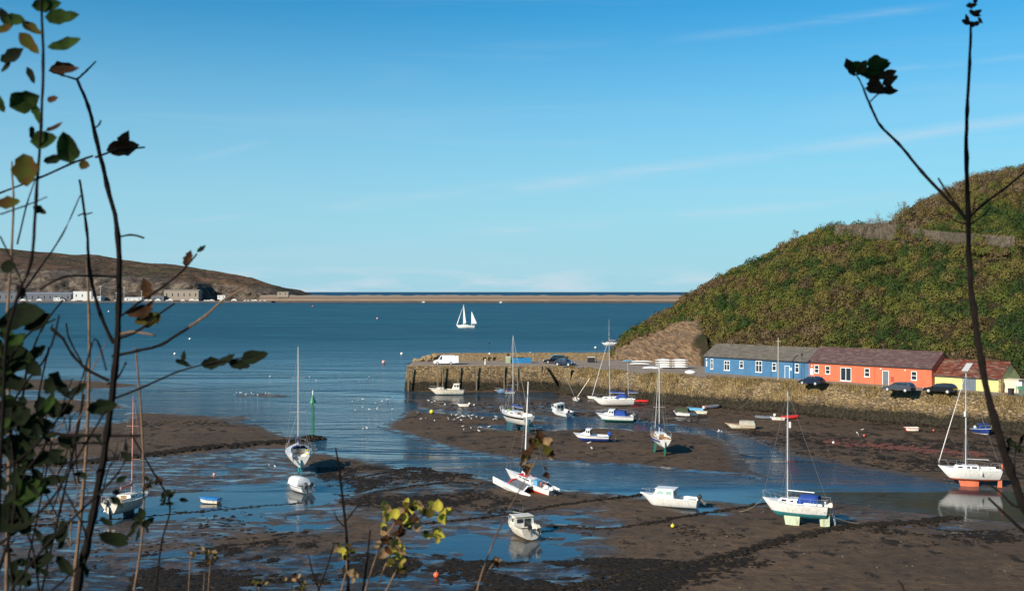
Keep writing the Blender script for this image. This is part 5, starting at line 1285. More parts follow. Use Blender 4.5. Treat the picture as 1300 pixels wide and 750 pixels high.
def bldg(name, label, org, length, depth, eave, ridge, wmat, rmat, wins, cat='building', oh=.3, ang=FANG, group=None):
    """local x along the facade, y back from it, z up from quay level"""
    t = empty(name, (org.x, org.y, ZQ - .05), ang, label, cat, group)
    b = MB(); prof = [(0, 0), (depth, 0), (depth, eave), (depth / 2, ridge), (0, eave)]
    b.loft([[(0, y, z) for y, z in prof], [(length, y, z) for y, z in prof]]); w_ = b.build('wall', wmat, t)
    b = MB(); th = .12; sl = (ridge - eave) / (depth / 2)
    for s_ in (0, 1):
        y0, y1 = (-oh, depth / 2) if s_ == 0 else (depth + oh, depth / 2)
        z0, z1 = eave - oh * sl, ridge
        nseg = 16
        for k in range(nseg):
            xa, xb = -oh * .6 + (length + oh * 1.2) * k / nseg, -oh * .6 + (length + oh * 1.2) * (k + 1) / nseg; dz_ = rnd.uniform(0, .012) + .01
            b.loft([[(xa, y0, z0 + dz_), (xa, y1, z1 + dz_), (xa, y1, z1 + th + dz_), (xa, y0, z0 + th + dz_)], [(xb, y0, z0 + dz_), (xb, y1, z1 + dz_), (xb, y1, z1 + th + dz_), (xb, y0, z0 + th + dz_)]])
    rf = b.build('roof', rmat, t)
    b = MB(); b.tube([(-oh * .5, depth / 2, ridge + th + .03), (length + oh * .5, depth / 2, ridge + th + .03)], .10, 6); b.build('ridge_cap', rmat, rf)
    b = MB(); b.box(-.1, length + .1, -oh - .1, -oh - .0, eave - oh * sl - .02, eave - oh * sl + .10); b.build('gutter', DARKT, rf)
    for wdef in wins:
        kind, x, z, ww, hh = wdef[:5]
        if kind == 'w' or kind == 'pd':
            b = MB(); f = .09
            b.box(x - ww / 2, x + ww / 2, -.05, .0, z, z + f); b.box(x - ww / 2, x + ww / 2, -.05, 0, z + hh - f, z + hh)
            b.box(x - ww / 2, x - ww / 2 + f, -.05, 0, z + f, z + hh - f); b.box(x + ww / 2 - f, x + ww / 2, -.05, 0, z + f, z + hh - f)
            if kind == 'w' and len(wdef) > 5: b.box(x - ww / 2 + f, x + ww / 2 - f, -.05, 0, z + hh * wdef[5] - .04, z + hh * wdef[5] + .04)
            if kind == 'pd' or ww > 1.1: b.box(x - .05, x + .05, -.05, 0, z + f, z + hh - f)
            o = b.build('window', FRAME, t)
            b = MB(); b.box(x - ww / 2 + f * .8, x + ww / 2 - f * .8, -.018, .0, z + f * .8, z + hh - f * .8); b.build('pane', GLASS, o)
            b = MB(); b.box(x - ww / 2 - .06, x + ww / 2 + .06, -.14, -.002, z - .07, z - .002); b.build('sill', FRAME, o)
        elif kind == 'd':
            b = MB(); f = .08
            b.box(x - ww / 2, x - ww / 2 + f, -.06, 0, z, z + hh); b.box(x + ww / 2 - f, x + ww / 2, -.06, 0, z, z + hh); b.box(x - ww / 2 + f, x + ww / 2 - f, -.06, 0, z + hh - f, z + hh)
            o = b.build('door', FRAME, t); b = MB(); b.box(x - ww / 2 + f, x + ww / 2 - f, -.03, 0, z + .02, z + hh - f); b.build('door_leaf', wdef[5] if len(wdef) > 5 else GREYD, o)
            b = MB(); b.box(x + ww / 2 - f - .12, x + ww / 2 - f - .07, -.08, -.03, z + 1.0, z + 1.12); b.build('handle', STEEL, o)
        elif kind == 'pipe':
            b = MB(); b.tube([(x, -.06, 0), (x, -.06, eave - .1)], .045, 6); b.build('downpipe', wdef[5], t)
        elif kind == 'board':
            b = MB(); b.box(x - ww / 2, x + ww / 2, -.05, -.002, z, z + hh); b.build('notice_board', wdef[5], t)
        elif kind == 'lamp':
            b = MB(); b.box(x - .12, x + .12, -.22, -.002, z, z + .18); b.build('wall_lamp', WHITE, t)
    return t
TOT = (FAC1 - FAC0).length
def fx(px):   # facade distance for image column
    k = (px - CX) / FPX
    return (k * FAC0.y - FAC0.x) / (fd.x - k * fd.y)
LB = fx(1027)
wb = []
for px, z, ww, hh, kind in [(904, .75, .55, 1.9, 'w'), (923, .7, 1.25, 1.75, 'w'), (941.5, 1.25, .85, 1.3, 'w'), (963.5, .75, 1.35, 2.0, 'w'), (983, 1.15, .85, 1.4, 'w'), (1012, 1.1, .8, 1.5, 'w')]:
    wb.append(('w', fx(px), z, ww, hh) + ((.62,) if ww > 1 else (.62,)))
wb += [('d', fx(999.5), .05, 1.0, 2.15, simple('blue_door', (.06, .17, .30), rough=.5)), ('pipe', fx(979), 0, 0, 0, BLW), ('pipe', fx(1021), 0, 0, 0, DARKT), ('board', fx(1004), 1.4, .35, .5, WHITE), ('board', fx(893) if fx(893) > .3 else .5, 1.2, .2, 1.0, WHITE), ('lamp', fx(898), 2.5, 0, 0)]
bldg('boathouse', 'long low blue building with a grey corrugated roof beside the boat racks', FAC0, LB - .02, 7.0, 3.15, 5.1, BLW, GRF, wb)
wr = []
for px, z, ww, hh in [(1037, 1.25, .85, 1.35), (1051, 1.2, .9, 1.35), (1101, 1.15, .95, 1.4), (1160.5, 1.1, .95, 1.4)]: wr.append(('w', fx(px) - LB, z, ww, hh, .5))
wr += [('pd', fx(1074) - LB, .25, 2.0, 2.2), ('d', fx(1124.5) - LB, .05, 1.15, 2.3), ('pipe', fx(1110) - LB, 0, 0, 0, RDW), ('board', fx(1030.5) - LB, .9, .7, 1.1, WHITE), ('board', fx(1133) - LB, .6, .5, .8, simple('dark_red_box', (.35, .05, .03), rough=.6)), ('lamp', fx(1119) - LB, 2.5, 0, 0), ('lamp', fx(1150) - LB, 2.5, 0, 0), ('lamp', fx(1031.5) - LB, 2.35, 0, 0)]
bldg('clubhouse', 'long coral red building with a purple brown slate roof on the quay', FAC0 + fd * LB, TOT - LB, 7.0, 3.2, 5.35, RDW, PRF, wr)
# yellow shed
S0 = FAC1 + fd * .15 + Vector((.748, .663, 0)) * .7; S1 = S0 + fd * 10.3; sang = math.atan2((S1 - S0).y, (S1 - S0).x); SL = (S1 - S0).length
def sx(px):
    k = (px - CX) / FPX; d_ = (S1 - S0).normalized(); return (k * S0.y - S0.x) / (d_.x - k * d_.y)
st_ = bldg('shed', 'pale yellow shed with a rusty tin roof and grey sliding door', S0, SL, 6.5, 2.1, 4.25, YLW, RRF, [('board', (sx(1222) + sx(1239)) / 2, .02, sx(1239) - sx(1222), 2.0, GREYD)], 'shed', ang=sang, oh=.25)
for ch in st_.children:
    if ch.name.startswith('notice_board'): ch.name = 'sliding_door'
rf = [c for c in st_.children if c.name.startswith('roof')][0]
b = MB(); sl = (4.25 - 2.1) / 3.25; x0_ = sx(1217)
b.loft([[(x0_, .9, 2.1 + .9 * sl + .15), (x0_ + 1.0, .9, 2.1 + .9 * sl + .15), (x0_ + 1.0, 2.6, 2.1 + 2.6 * sl + .15), (x0_, 2.6, 2.1 + 2.6 * sl + .15)], [(x0_, .9, 2.1 + .9 * sl + .18), (x0_ + 1.0, .9, 2.1 + .9 * sl + .18), (x0_ + 1.0, 2.6, 2.1 + 2.6 * sl + .18), (x0_, 2.6, 2.1 + 2.6 * sl + .18)]])
b.build('skylight', simple('fibreglass_sheet', (.45, .45, .44), rough=.4), rf)
b = MB(); b.box(SL - .05, SL + .3, -.45, -.12, 0, 2.0)
for k in range(14): b.ball((SL + rnd.uniform(-.1, .35), rnd.uniform(-.5, -.1), .15 + k * .13), (.2, .18, .1), 6, 4, jit=.2)
b.build('stone_pier', PARA, st_)
# cream container/board next to it
x, y = G(1283, 498, ZQ); t = empty('garden_shed', (x, y, ZQ), sang, 'plain cream panelled hut at the right end of the sheds', 'hut')
b = MB(); b.box(-1.15, 1.15, 0, 2.0, 0, 1.9); b.build('wall', CRW, t); b = MB(); b.box(-1.25, 1.25, -.1, 2.1, 1.9, 1.98); b.build('roof', CRW, t)
x, y = G(1283.5, 502, ZQ); t = empty('wheelie_bin', (x, y, ZQ), sang, 'black wheeled bin in front of the cream hut', 'bin')
b = MB(); b.box(-.28, .28, -.3, .3, .1, .95, tx=1.15, ty=1.15); b.build('bin_body', BLACK, t); b = MB(); b.box(-.34, .34, -.36, .38, .96, 1.05); b.build('lid', BLACK, t)
for s_ in (-.28, .28): b = MB(); b.tube([(s_, .3, .1), (s_ * 1.2, .3, .1)], .1, 10); b.build('wheel', BLACK, t)
x, y = G(1294, 503, ZQ); t = empty('notice_stand', (x, y, ZQ), sang + .3, 'white topped notice stand on green posts by the bin', 'notice stand')
b = MB(); b.box(-.35, .35, -.03, .03, 1.5, 2.1); b.build('panel', WHITE, t); b = MB(); b.box(-.25, .25, -.04, .04, 1.0, 1.4); b.build('lower_panel', GRM, t)
for s_ in (-.4, .4): b = MB(); b.box(s_ - .05, s_ + .05, -.05, .05, 0, 1.5); b.build('post', GRM, t)

# ================================================================== VEHICLES
def paintcar(name, c): 
    m = NodeMat(name); m.set('Base Color', c); m.set('Roughness', .25); m.set('Coat Weight', .6); m.set('Metallic', .2); return m.m
CARN = paintcar('car_dark_navy', (.012, .022, .05)); CARB = paintcar('car_black', (.008, .009, .012)); CARG = paintcar('car_dark_grey', (.06, .07, .085)); CARW = simple('van_white', (.8, .8, .8), rough=.3); CARBL = paintcar('car_blue_grey', (.03, .06, .11))
def car(label, px, py, ang, paint_, L=4.4, W=1.78, H=1.45, kind='hatch', group='dark cars parked on the quay', name='parked_car', open_rear=False):
    x, y = G(px, py, ZQ); t = empty(name, (x, y, ZQ), ang, label, 'van' if kind == 'van' else 'car', group)
    h = H; 
    if kind == 'van':
        low = [(-.5, .32), (.5, .32), (.5, .62), (.47, .78), (.36, .98), (.30, 1.02), (-.5, 1.05)]
        top = [(-.5, 1.05), (.30, 1.02), (.17, h * .97), (.10, h), (-.47, h), (-.5, h * .97)]
    elif kind == 'estate':
        low = [(-.5, .30), (.5, .30), (.5, .55), (.47, .72), (.22, .92), (-.48, .98), (-.5, .8)]
        top = [(-.48, .98), (.22, .92), (.06, h * .97), (-.05, h), (-.33, h * .99), (-.42, h * .9)]
    else:
        low = [(-.5, .28), (.5, .28), (.5, .52), (.48, .68), (.24, .88), (-.44, .95), (-.5, .85)]
        top = [(-.46, .93), (.23, .88), (.07, h * .96), (-.04, h), (-.24, h * .99), (-.40, h * .78)]
    b = MB(); hw = W / 2
    ring = lambda prof, y_, sh=0: [(p_[0] * L + (0 if not sh else (-math.copysign(sh, p_[0]))), y_, p_[1]) for p_ in prof]
    b.loft([ring(low, -hw + .08, .06), ring(low, -hw), ring(low, hw), ring(low, hw - .08, .06)][1:3])
    body = b.build('body', paint_, t)
    b = MB(); tw = hw * .98; cz = [(p_[0] * L, p_[1]) for p_ in top]
    def tr_(y_s): return [(x_, y_s * (tw if z_ < 1.2 * .9 else tw * .84), z_) for x_, z_ in cz]
    b.loft([tr_(-1), tr_(1)]); cabin = b.build('roof', paint_, t)
    # windows proud of the greenhouse
    zlo = max(top[0][1], top[1][1]) + .05; zhi = h - .1
    def sidey(z_): f = (z_ - .9) / (h - .9); return tw * (1 - .16 * max(0, min(1, f))) + .015
    wn = [(.16, .03), (-.0, -.2), (-.22, -.38)] if kind != 'van' else [(.24, .10)]
    for s_ in (1, -1):
        for a, c in wn:
            b = MB(); xa, xb = a * L, c * L; lean_ = (.10 * L if a == wn[0][0] else 0)
            p = [(xa, s_ * sidey(zlo), zlo), (xb, s_ * sidey(zlo), zlo), (xb, s_ * sidey(zhi), zhi), (xa - lean_, s_ * sidey(zhi), zhi)]
            b.loft([p, [(x_, y_ - s_ * .04, z_) for x_, y_, z_ in p]]); b.build('window', GLASS, t)
    fa, fb = (top[1], top[2]); b = MB(); off_ = .03
    p = [(fa[0] * L + off_ - .02, -tw * .86, fa[1] + .05), (fa[0] * L + off_ - .02, tw * .86, fa[1] + .05), (fb[0] * L + off_ + .05, tw * .74, fb[1] - .03), (fb[0] * L + off_ + .05, -tw * .74, fb[1] - .03)]
    b.loft([p, [(x_ - .06, y_, z_ - .02) for x_, y_, z_ in p]]); b.build('windscreen', GLASS, t)
    if kind != 'van':
        ra, rb = top[-1], top[-2]; b = MB()
        p = [(top[0][0] * L - .03, -tw * .8, 1.03), (top[0][0] * L - .03, tw * .8, 1.03), (ra[0] * L - .06, tw * .72, h * .82), (ra[0] * L - .06, -tw * .72, h * .82)]
        b.loft([p, [(x_ + .08, y_, z_) for x_, y_, z_ in p]]); b.build('rear_window', GLASS, t)
    else:
        b = MB(); b.box(-.5 * L - .02, -.5 * L + .01, -hw * .82, hw * .82, .45, h * .92); b.build('rear_opening', BLACK, t)
        b = MB(); b.box(-.5 * L - .75, -.5 * L - .02, -hw - .02, -hw + .03, .42, h * .93); b.build('rear_door', paint_, t)
        b = MB(); b.box(-.5 * L - .72, -.5 * L - .02, hw - .03, hw + .02, .42, h * .93); b.build('rear_door', paint_, t)
    for xa in (.31, -.31):
        for s_ in (1, -1):
            b = MB(); yc = s_ * (hw - .1); b.tube([(xa * L, yc - .11, .32), (xa * L, yc + .11, .32)], .32, 16); wh = b.build('wheel', BLACK, t, smooth=True)
            b = MB(); b.tube([(xa * L, yc + s_ * .10, .32), (xa * L, yc + s_ * .125, .32)], .2, 10); b.build('rim', ALU, wh)
    for s_ in (1, -1):
        b = MB(); b.box(.5 * L - .10, .5 * L + .012, s_ * hw * .72 - .18, s_ * hw * .72 + .18, .58, .72); b.build('headlight', WHITE, t)
        b = MB(); b.box(-.5 * L - .012, -.5 * L + .06, s_ * hw * .85 - .1, s_ * hw * .85 + .1, .7, .88); b.build('tail_light', RED, t)
        b = MB(); b.box(.17 * L, .17 * L + .12, s_ * hw + (0 if s_ > 0 else -.16), s_ * hw + (.16 if s_ > 0 else 0), .92, 1.05); b.build('wing_mirror', paint_, t)
    b = MB(); b.box(.5 * L - .02, .5 * L + .02, -hw * .9, hw * .9, .3, .42); b.box(-.5 * L - .02, -.5 * L + .02, -hw * .9, hw * .9, .3, .45); b.build('bumper', BLACK, t)
    b = MB(); b.box(.5 * L + .02, .5 * L + .03, -.26, .26, .44, .54); b.build('number_plate', WHITE, t)
    return t
car('white van with its rear doors open on the pier', 564, 462.6, R(184), CARW, L=4.4, W=1.8, H=1.9, kind='van', group=None, name='van')
car('dark pickup like car parked furthest back on the pier', 704, 461, R(182), CARB, L=4.7, H=1.75, kind='estate')
car('dark blue car parked nose to the camera on the pier beside the black one', 717, 464, R(-30), CARN, L=4.0, H=1.45)
car('dark navy hatchback parked where the blue and red buildings meet', 1030.5, 488.3, FANG + math.pi, CARN, L=3.9, H=1.4)
car('dark grey estate car parked outside the red building', 1141, 496.8, FANG + math.pi + .06, CARG, L=4.5, H=1.48, kind='estate')
car('black estate car parked between the red building and yellow shed', 1193.5, 498.6, FANG + math.pi + .1, CARB, L=4.5, H=1.46, kind='estate')

# ================================================================== PIER FURNITURE
def box_thing(name, label, cat, px, py, sx_, sy_, h, mat, ang=0, lid=None):
    x, y = G(px, py, ZQ); t = empty(name, (x, y, ZQ), ang, label, cat)
    b = MB(); b.box(-sx_ / 2, sx_ / 2, -sy_ / 2, sy_ / 2, 0, h); b.build('box_body', mat, t)
    b = MB()
    for k in range(int(sx_ / .35)): xx = -sx_ / 2 + .2 + k * .35; b.box(xx, xx + .08, -sy_ / 2 - .03, -sy_ / 2, .05, h - .05)
    b.build('rib', mat, t)
    b = MB(); b.box(-sx_ / 2 - .04, sx_ / 2 + .04, -sy_ / 2 - .04, sy_ / 2 + .04, h, h + .07); b.build('lid', lid or mat, t); return t
BSK = simple('skip_blue', (.015, .20, .42), (.01, .14, .32), 2, .5)
box_thing('fish_bin', 'long turquoise blue storage bin on the pier', 'storage bin', 661.5, 460.4, 4.4, 1.4, .95, BSK)
box_thing('cabinet', 'pale green cabinet left of the blue storage bin', 'cabinet', 645, 460.6, 1.0, 1.0, 1.25, simple('pale_green_paint', (.30, .38, .22), rough=.6), 0, WHITE)
box_thing('ice_box', 'white insulated box on the parapet end of the pier', 'box', 743, 456, 1.1, .8, 1.4, WHITE)
box_thing('crate', 'dark crate with a white top near the cliff end of the parapet', 'crate', 750.5, 460, 1.5, .9, 1.1, BLACK, 0, WHITE)
def lamppost(px, py, h, label, mat=DARKT, z=ZQ, head=True, band=None, name='lamp_post', cat='lamp post', r=.07):
    x, y = G(px, py, z); t = empty(name, (x, y, z), 0, label, cat); b = MB(); b.tube([(0, 0, 0), (0, 0, .5), (0, 0, h)], [r * 1.4, r, r * .75], 8); b.build('post', mat, t)
    if head: b = MB(); b.tube([(0, 0, h - .25), (0, 0, h + .05), (0, 0, h + .3)], [.08, .22, .05], 8); b.build('lantern', mat, t)
    if band: b = MB(); b.tube([(0, 0, band), (0, 0, band + .35)], .17, 10); b.build('lifebuoy_case', WHITE, t)
    return t
lamppost(621.5, 459, 4.0, 'dark lamp post with a white box standing by the parapet', band=1.6)
lamppost(757, 460, 3.0, 'thin dark pole at the cliff end of the pier', head=False, name='pole', cat='pole', r=.05)
lamppost(616, 462.5, 1.2, 'short pale post on the pier deck', CREAM, head=False, name='bollard', cat='post', r=.13)
x, y = G(988, 482.5, ZQ); t = empty('flagpole', (x, y, ZQ), 0, 'pale wooden pole in front of the blue building', 'pole'); b = MB(); b.tube([(0, 0, 0), (0, 0, 7.2)], [.10, .07], 8); b.build('post', simple('weathered_pole', (.42, .36, .28), rough=.8), t)
b = MB(); b.box(-.4, .4, -.04, .04, 6.55, 6.65); b.build('crossarm', simple('weathered_arm', (.42, .36, .28), rough=.8), t)
lamppost(1018, 483, 4.4, 'black street lamp where the blue wall meets the red', head=True)
# kayaks / racing boats on racks
KW = simple('boat_white_paint', (.8, .79, .76), rough=.35); KB = simple('boat_pale_blue', (.10, .30, .42), rough=.4)
def skiff(loc, rz, L, mat, label, roll=0):
    e = MB(); n = 11; rings = []
    for k in range(n):
        f = k / (n - 1); w_ = .46 * math.sin(math.pi * (f * .94 + .03)) ** .6; hh_ = .30 * math.sin(math.pi * (f * .9 + .05)) ** .5
        x_ = L * (f - .5); rings.append([(x_, w_, 0.02), (x_, w_ * .85, hh_ * .6), (x_, w_ * .35, hh_), (x_, -w_ * .35, hh_), (x_, -w_ * .85, hh_ * .6), (x_, -w_, 0.02)])
    e.loft(rings); o = e.build('upturned_boat', mat, None, smooth=True); o.location = loc; o.rotation_euler = (roll, 0, rz); tag(o, label, 'rowing boat', 'upturned boats stored on racks'); return o
rk = G(853, 468, ZQ); RKA = R(-4)
t = empty('boat_rack', (rk[0], rk[1], ZQ), RKA, 'steel rack holding stacked white boats beside the blue building', 'rack')
for xx in (-2.9, -.4, .2, 2.7):
    for yy in (-.5, .6): b = MB(); b.box(xx - .04, xx + .04, yy - .04, yy + .04, 0, 1.9); b.build('upright', DARKT, t)
    b = MB()
    for z_ in (.28, .72, 1.16, 1.6): b.box(xx - .03, xx + .03, -.46, .56, z_ - .04, z_)
    b.build('rack_arm', DARKT, t)
lv_names = ['bottom', 'second lowest', 'second highest', 'top']
for side, xx in (('left', -1.6), ('right', 1.5)):
    for k, z_ in enumerate((.28, .72, 1.16, 1.6)):
        M_ = Matrix.Rotation(RKA, 4, 'Z') @ Vector((xx, .05, 0)); skiff((rk[0] + M_.x, rk[1] + M_.y, ZQ + z_), RKA, 3.1, KW, 'white upturned boat on the %s level at the %s end of the rack' % (lv_names[k], side))
for k, (px, py, a, L_, lab) in enumerate([(826, 467.5, 24, 3.6, 'white boat lying slanted on the ground left of the rack'), (838, 467.8, 30, 3.8, 'white boat leaning against the left end of the rack'), (815, 460, 172, 4.4, 'white hull stored furthest back under the cliff'), (812, 463, 170, 4.0, 'white hull on the ground at the cliff foot'), (818, 457, 175, 3.2, 'pinkish white hull on top of the pile under the cliff')]):
    x, y = G(px, py, ZQ); skiff((x, y, ZQ + (.7 if k == 4 else .1)), R(a), L_, KW, lab, R(12))
x, y = G(797, 459, ZQ); skiff((x, y, ZQ + .1), R(5), 2.2, KB, 'pale blue boat at the left end of the stored hulls')
x, y = G(876, 474, ZQ); skiff((x, y, ZQ + .25), R(5), 1.9, KW, 'small white tender tipped against the blue building', R(38))
# timber fender piles + ladders + steps on pier
TIM = simple('fender_timber', (.20, .15, .095), (.11, .085, .055), 3, .9)
for px, lab in [(518.5, 'pale corner fender post at the seaward end of the pier'), (556, 'timber fender post behind the bow of the fishing boat'), (562, 'second timber fender post behind the fishing boat'), (581.5, 'timber fender post behind the stern of the fishing boat'), (605, 'timber fender post right of the fishing boat'), (640, 'timber fender post above the low blue boat'), (657, 'slim fender post just right of the big mast'), (687, 'timber fender post left of the stone steps')]:
    d = 222.0; x = (px - CX) * d / FPX; b = MB(); b.box(x - .12, x + .12, d - .62, d - .36, -.3, 5.06); b.box(x - .16, x + .16, d - .66, d - .62, 4.3, 4.5); b.box(x - .16, x + .16, d - .66, d - .62, 1.2, 1.4)
    tag(b.build('fender_post', TIM), lab, 'fender post', 'timber fender posts on the pier')
b = MB(); n = 16
for k in range(n):
    f = k / n; xa = 6.6 + f * 3.0; z_ = ZQ - .05 - f * 4.7; b.box(xa, xa + (3.0 / n) * 1.0 - .002, 220.2, 222.2, -.4, z_)
o = b.build('quay_steps', STONE); add_uv(o, lambda c: np.stack([c[:, 0], c[:, 2]], -1)); tag(o, 'worn stone steps running down the pier to the mud', 'steps')
# low stones at bank foot
b = MB()
for k in range(420):
    i = rnd.randrange(len(rev_path)); p = rev_path[i]; 
    if p[0] > 80: continue
    q = (p[0] + rnd.uniform(-.5, .5) - rnd.random() ** 2 * 1.6 - 1.0, p[1] - 1.3 - rnd.random() ** 2 * 2.2); r_ = rnd.uniform(.12, .42)
    b.ball((q[0], q[1], ground_z(*q) + r_ * .2), (r_, r_, r_ * .7), 6, 4, jit=.3)
tag(b.build('bank_foot_stones', WEED), 'weedy stones at the foot of the bank', kind='stuff')
# dry grass on the bank
m = NodeMat('dry_grass'); tn = m.n('ShaderNodeAttribute', attribute_name='tint').outputs['Fac']
m.set('Base Color', m.ramp(tn, [(0, (.05, .045, .016)), (.35, (.13, .095, .038)), (.7, (.25, .175, .075)), (1, (.38, .28, .13))])); m.set('Roughness', .9); m.set('Specular IOR Level', .1)
prof_b = [(-0.6, 1.8), (-0.4, 2.4), (-0.2, 3.0), (0.1, 3.6), (0.4, 4.1), (0.8, 4.6), (1.2, 4.95), (1.6, 5.0), (2.4, 5.0)]
lines = [np.array(offs(rev_path, o_)) for o_, z_ in prof_b]; zz_ = [z_ for o_, z_ in prof_b]
NB = 15000; V = np.zeros((NB * 4, 3)); T = np.zeros(NB * 4); cnt = 0
npath = len(rev_path); cum = np.arange(npath) * .4
sel_i = npr.randint(0, npath - 1, NB * 3); sel_f = npr.rand(NB * 3) ** .7 * (len(prof_b) - 1.01)
ndens = fbm(sel_i * .4, sel_f * .6, 2.5, 3, 111)
for i, f, dn in zip(sel_i, sel_f, ndens):
    if dn < -.12 + (0.25 if f < 2.5 else 0) + (.1 if f > 6.5 else 0): continue
    if cnt >= NB: break
    j = int(f); g_ = f - j; u_ = rnd.random()
    a = lines[j][i] * (1 - u_) + lines[j][i + 1] * u_; c = lines[j + 1][i] * (1 - u_) + lines[j + 1][i + 1] * u_
    p = a * (1 - g_) + c * g_; z = zz_[j] * (1 - g_) + zz_[j + 1] * g_
    h_ = rnd.uniform(.18, .5) * (1.1 if j < 7 else .5); w_ = rnd.uniform(.03, .07); lx, ly = rnd.gauss(0, .16), rnd.gauss(-.12, .14)
    ax = rnd.uniform(-1, 1); ca, sa = math.cos(ax), math.sin(ax)
    x, y = p; q = cnt * 4
    V[q] = (x - w_ * ca, y - w_ * sa - .05, z - .12); V[q + 1] = (x + w_ * ca, y + w_ * sa - .05, z - .12); V[q + 2] = (x + lx + w_ * .3, y + ly, z + h_); V[q + 3] = (x + lx - w_ * .3, y + ly, z + h_)
    T[q:q + 4] = min(1, max(0, .55 + dn * .8 + rnd.gauss(0, .15) - (.35 if (j >= 7 and rnd.random() < .5) else 0))); cnt += 1
o = bigmesh('bank_grass', V[:cnt * 4], np.arange(cnt * 4).reshape(-1, 4), m.m, attrs={'tint': T[:cnt * 4]}); tag(o, 'dry golden grass along the top of the bank', kind='stuff')

# ================================================================== BARE TREES ON THE HILL
BARK = simple('grey_bark', (.16, .13, .10), (.10, .08, .06), 3, .9)
def bare_tree(px, py, D, h, label, seed):
    rs = random.Random(seed); p = P(px, py, D); t = empty('bare_tree', p, 0, label, 'tree', 'bare trees on the hill'); b = MB(); tw = MB()
    b.tube([(0, 0, -.5), (0.05, 0, h * .25), (.1, 0, h * .5)], [.13, .10, .07], 6)
    def br(p_, d, l, r_, dep):
        q = p_ + d * l; (b if dep < 2 else tw).tube([p_, p_.lerp(q, .5) + Vector((rs.gauss(0, .05), rs.gauss(0, .05), 0)), q], [r_, r_ * .8, r_ * .6], 4)
        if dep < 4:
            for k in range(3 if dep < 3 else 2):
                nd = (d + Vector((rs.gauss(0, .5), rs.gauss(0, .5), rs.gauss(.15, .3)))).normalized(); br(q, nd, l * rs.uniform(.6, .85), r_ * .6, dep + 1)
    for k in range(5): br(Vector((.03, 0, h * rs.uniform(.15, .5))), Vector((rs.gauss(0, .6), rs.gauss(0, .6), .9)).normalized(), h * .22, .06, 0)
    b.build('trunk', BARK, t); tw.build('twigs', BARK, t)
def hill_D(u, py):
    best = None
    for v in np.linspace(0.02, 1.0, 200):
        p = hill_pt(u, v); yy_ = HY + (CAMZ - p[2]) * FPX / p[1]
        if best is None or abs(yy_ - py) < best[0]: best = (abs(yy_ - py), p[1])
    return best[1]
for a in [(1108, 300, 5.2, 'bare grey tree in front of the hilltop wall', 3), (1117, 304, 6.2, 'taller bare tree right of the first before the wall', 4), (1136, 290, 4.8, 'pale bare tree at the right end of the hilltop wall', 6), (1146, 276, 4.5, 'bare tree where the slope rises beside the wall', 5), (1012, 303, 2.5, 'little leafless bush on the skyline left of the wall', 8), (1215, 244, 3.2, 'bare bush on the upper skyline', 9), (1188, 258, 3.0, 'thin leafless bush on the rising skyline', 10)]:
    bare_tree(a[0], a[1], hill_D(a[0], a[1] + 4) - 1.0, a[2], a[3], a[4])

# ================================================================== FAR PORT
PW = simple('port_white', (.55, .54, .51), rough=.7); PGY = simple('port_grey', (.11, .115, .13), rough=.8); PT = simple('port_tan', (.27, .22, .17), rough=.8)
def far_block(name, x0_, x1_, ytop, ybot, d, mat, label, rh=0, roofm=None, cat='building'):
    xa, xb = (x0_ - CX) * d / FPX, (x1_ - CX) * d / FPX; z0, z1 = CAMZ - (ybot - HY) * d / FPX, CAMZ - (ytop - HY) * d / FPX
    t = empty(name, ((xa + xb) / 2, d, z0), 0, label, cat); w_ = (xb - xa) / 2
    b = MB(); b.box(-w_, w_, 0, 22, -3, z1 - z0 - rh); b.build('wall', mat, t)
    b = MB(); b.loft([[(-w_ - .5, -.5, z1 - z0 - rh + .01), (-w_ - .5, 11, z1 - z0 + .01), (-w_ - .5, 22.5, z1 - z0 - rh + .01)], [(w_ + .5, -.5, z1 - z0 - rh + .01), (w_ + .5, 11, z1 - z0 + .01), (w_ + .5, 22.5, z1 - z0 - rh + .01)]]) if rh else b.box(-w_ - .3, w_ + .3, -.3, 22.3, z1 - z0 - rh + .01, z1 - z0 + .5); b.build('roof', roofm or mat, t)
    nwn = max(2, int(w_ / 5))
    for k in range(nwn): b = MB(); xx = -w_ + (k + .5) * 2 * w_ / nwn; b.box(xx - .9, xx + .9, -.12, -.01, (z1 - z0) * .25, (z1 - z0) * .6); b.build('window', GLASS, t)
for a in [('ferry_terminal', 30, 90, 371, 382, 1992, PGY, 'long grey terminal shed on the far left shore', 3, simple('port_roof', (.20, .22, .25), rough=.7)), ('terminal_building', 93, 116, 370, 379, 1985, PW, 'bright white block of the far port', 0), ('terminal_building', 118, 128, 375.5, 380, 1985, PW, 'small low white building right of the white block', 1),
          ('warehouse', 208, 252, 367.5, 379, 2004, PT, 'tan long fronted warehouse under the quarry face', 2, simple('port_roof_brown', (.26, .22, .17), rough=.8)), ('port_building', 192, 208, 376, 381, 1990, PGY, 'small grey building left of the tan warehouse', 0), ('port_building', 158, 180, 377, 382, 1988, PW, 'low white port office between the cranes and warehouse', 1),
          ('terminal_building', -40, 26, 370, 382, 1990, PGY, 'grey port shed at the picture edge', 2), ('lodge', 352, 366, 370, 375, 1996, PT, 'small stone building at the breakwater root', 1), ('shed', 68, 76, 378, 381, 1978, PW, 'tiny white hut before the grey terminal', 0), ('shed', 276, 286, 375, 378, 1990, PW, 'tiny white hut in front of the dark quarry shadow', 0)]: far_block(*a)
b = MB()
xa, xb = (-300 - CX) * 1975 / FPX, (345 - CX) * 1975 / FPX
b.box(xa, xb, 1972, 2003, -1, 3.2)
tag(b.build('port_quay', simple('port_quay_stone', (.07, .06, .055), (.12, .10, .09), .1, .9)), 'long dark quay wall fronting the far port', 'quay')
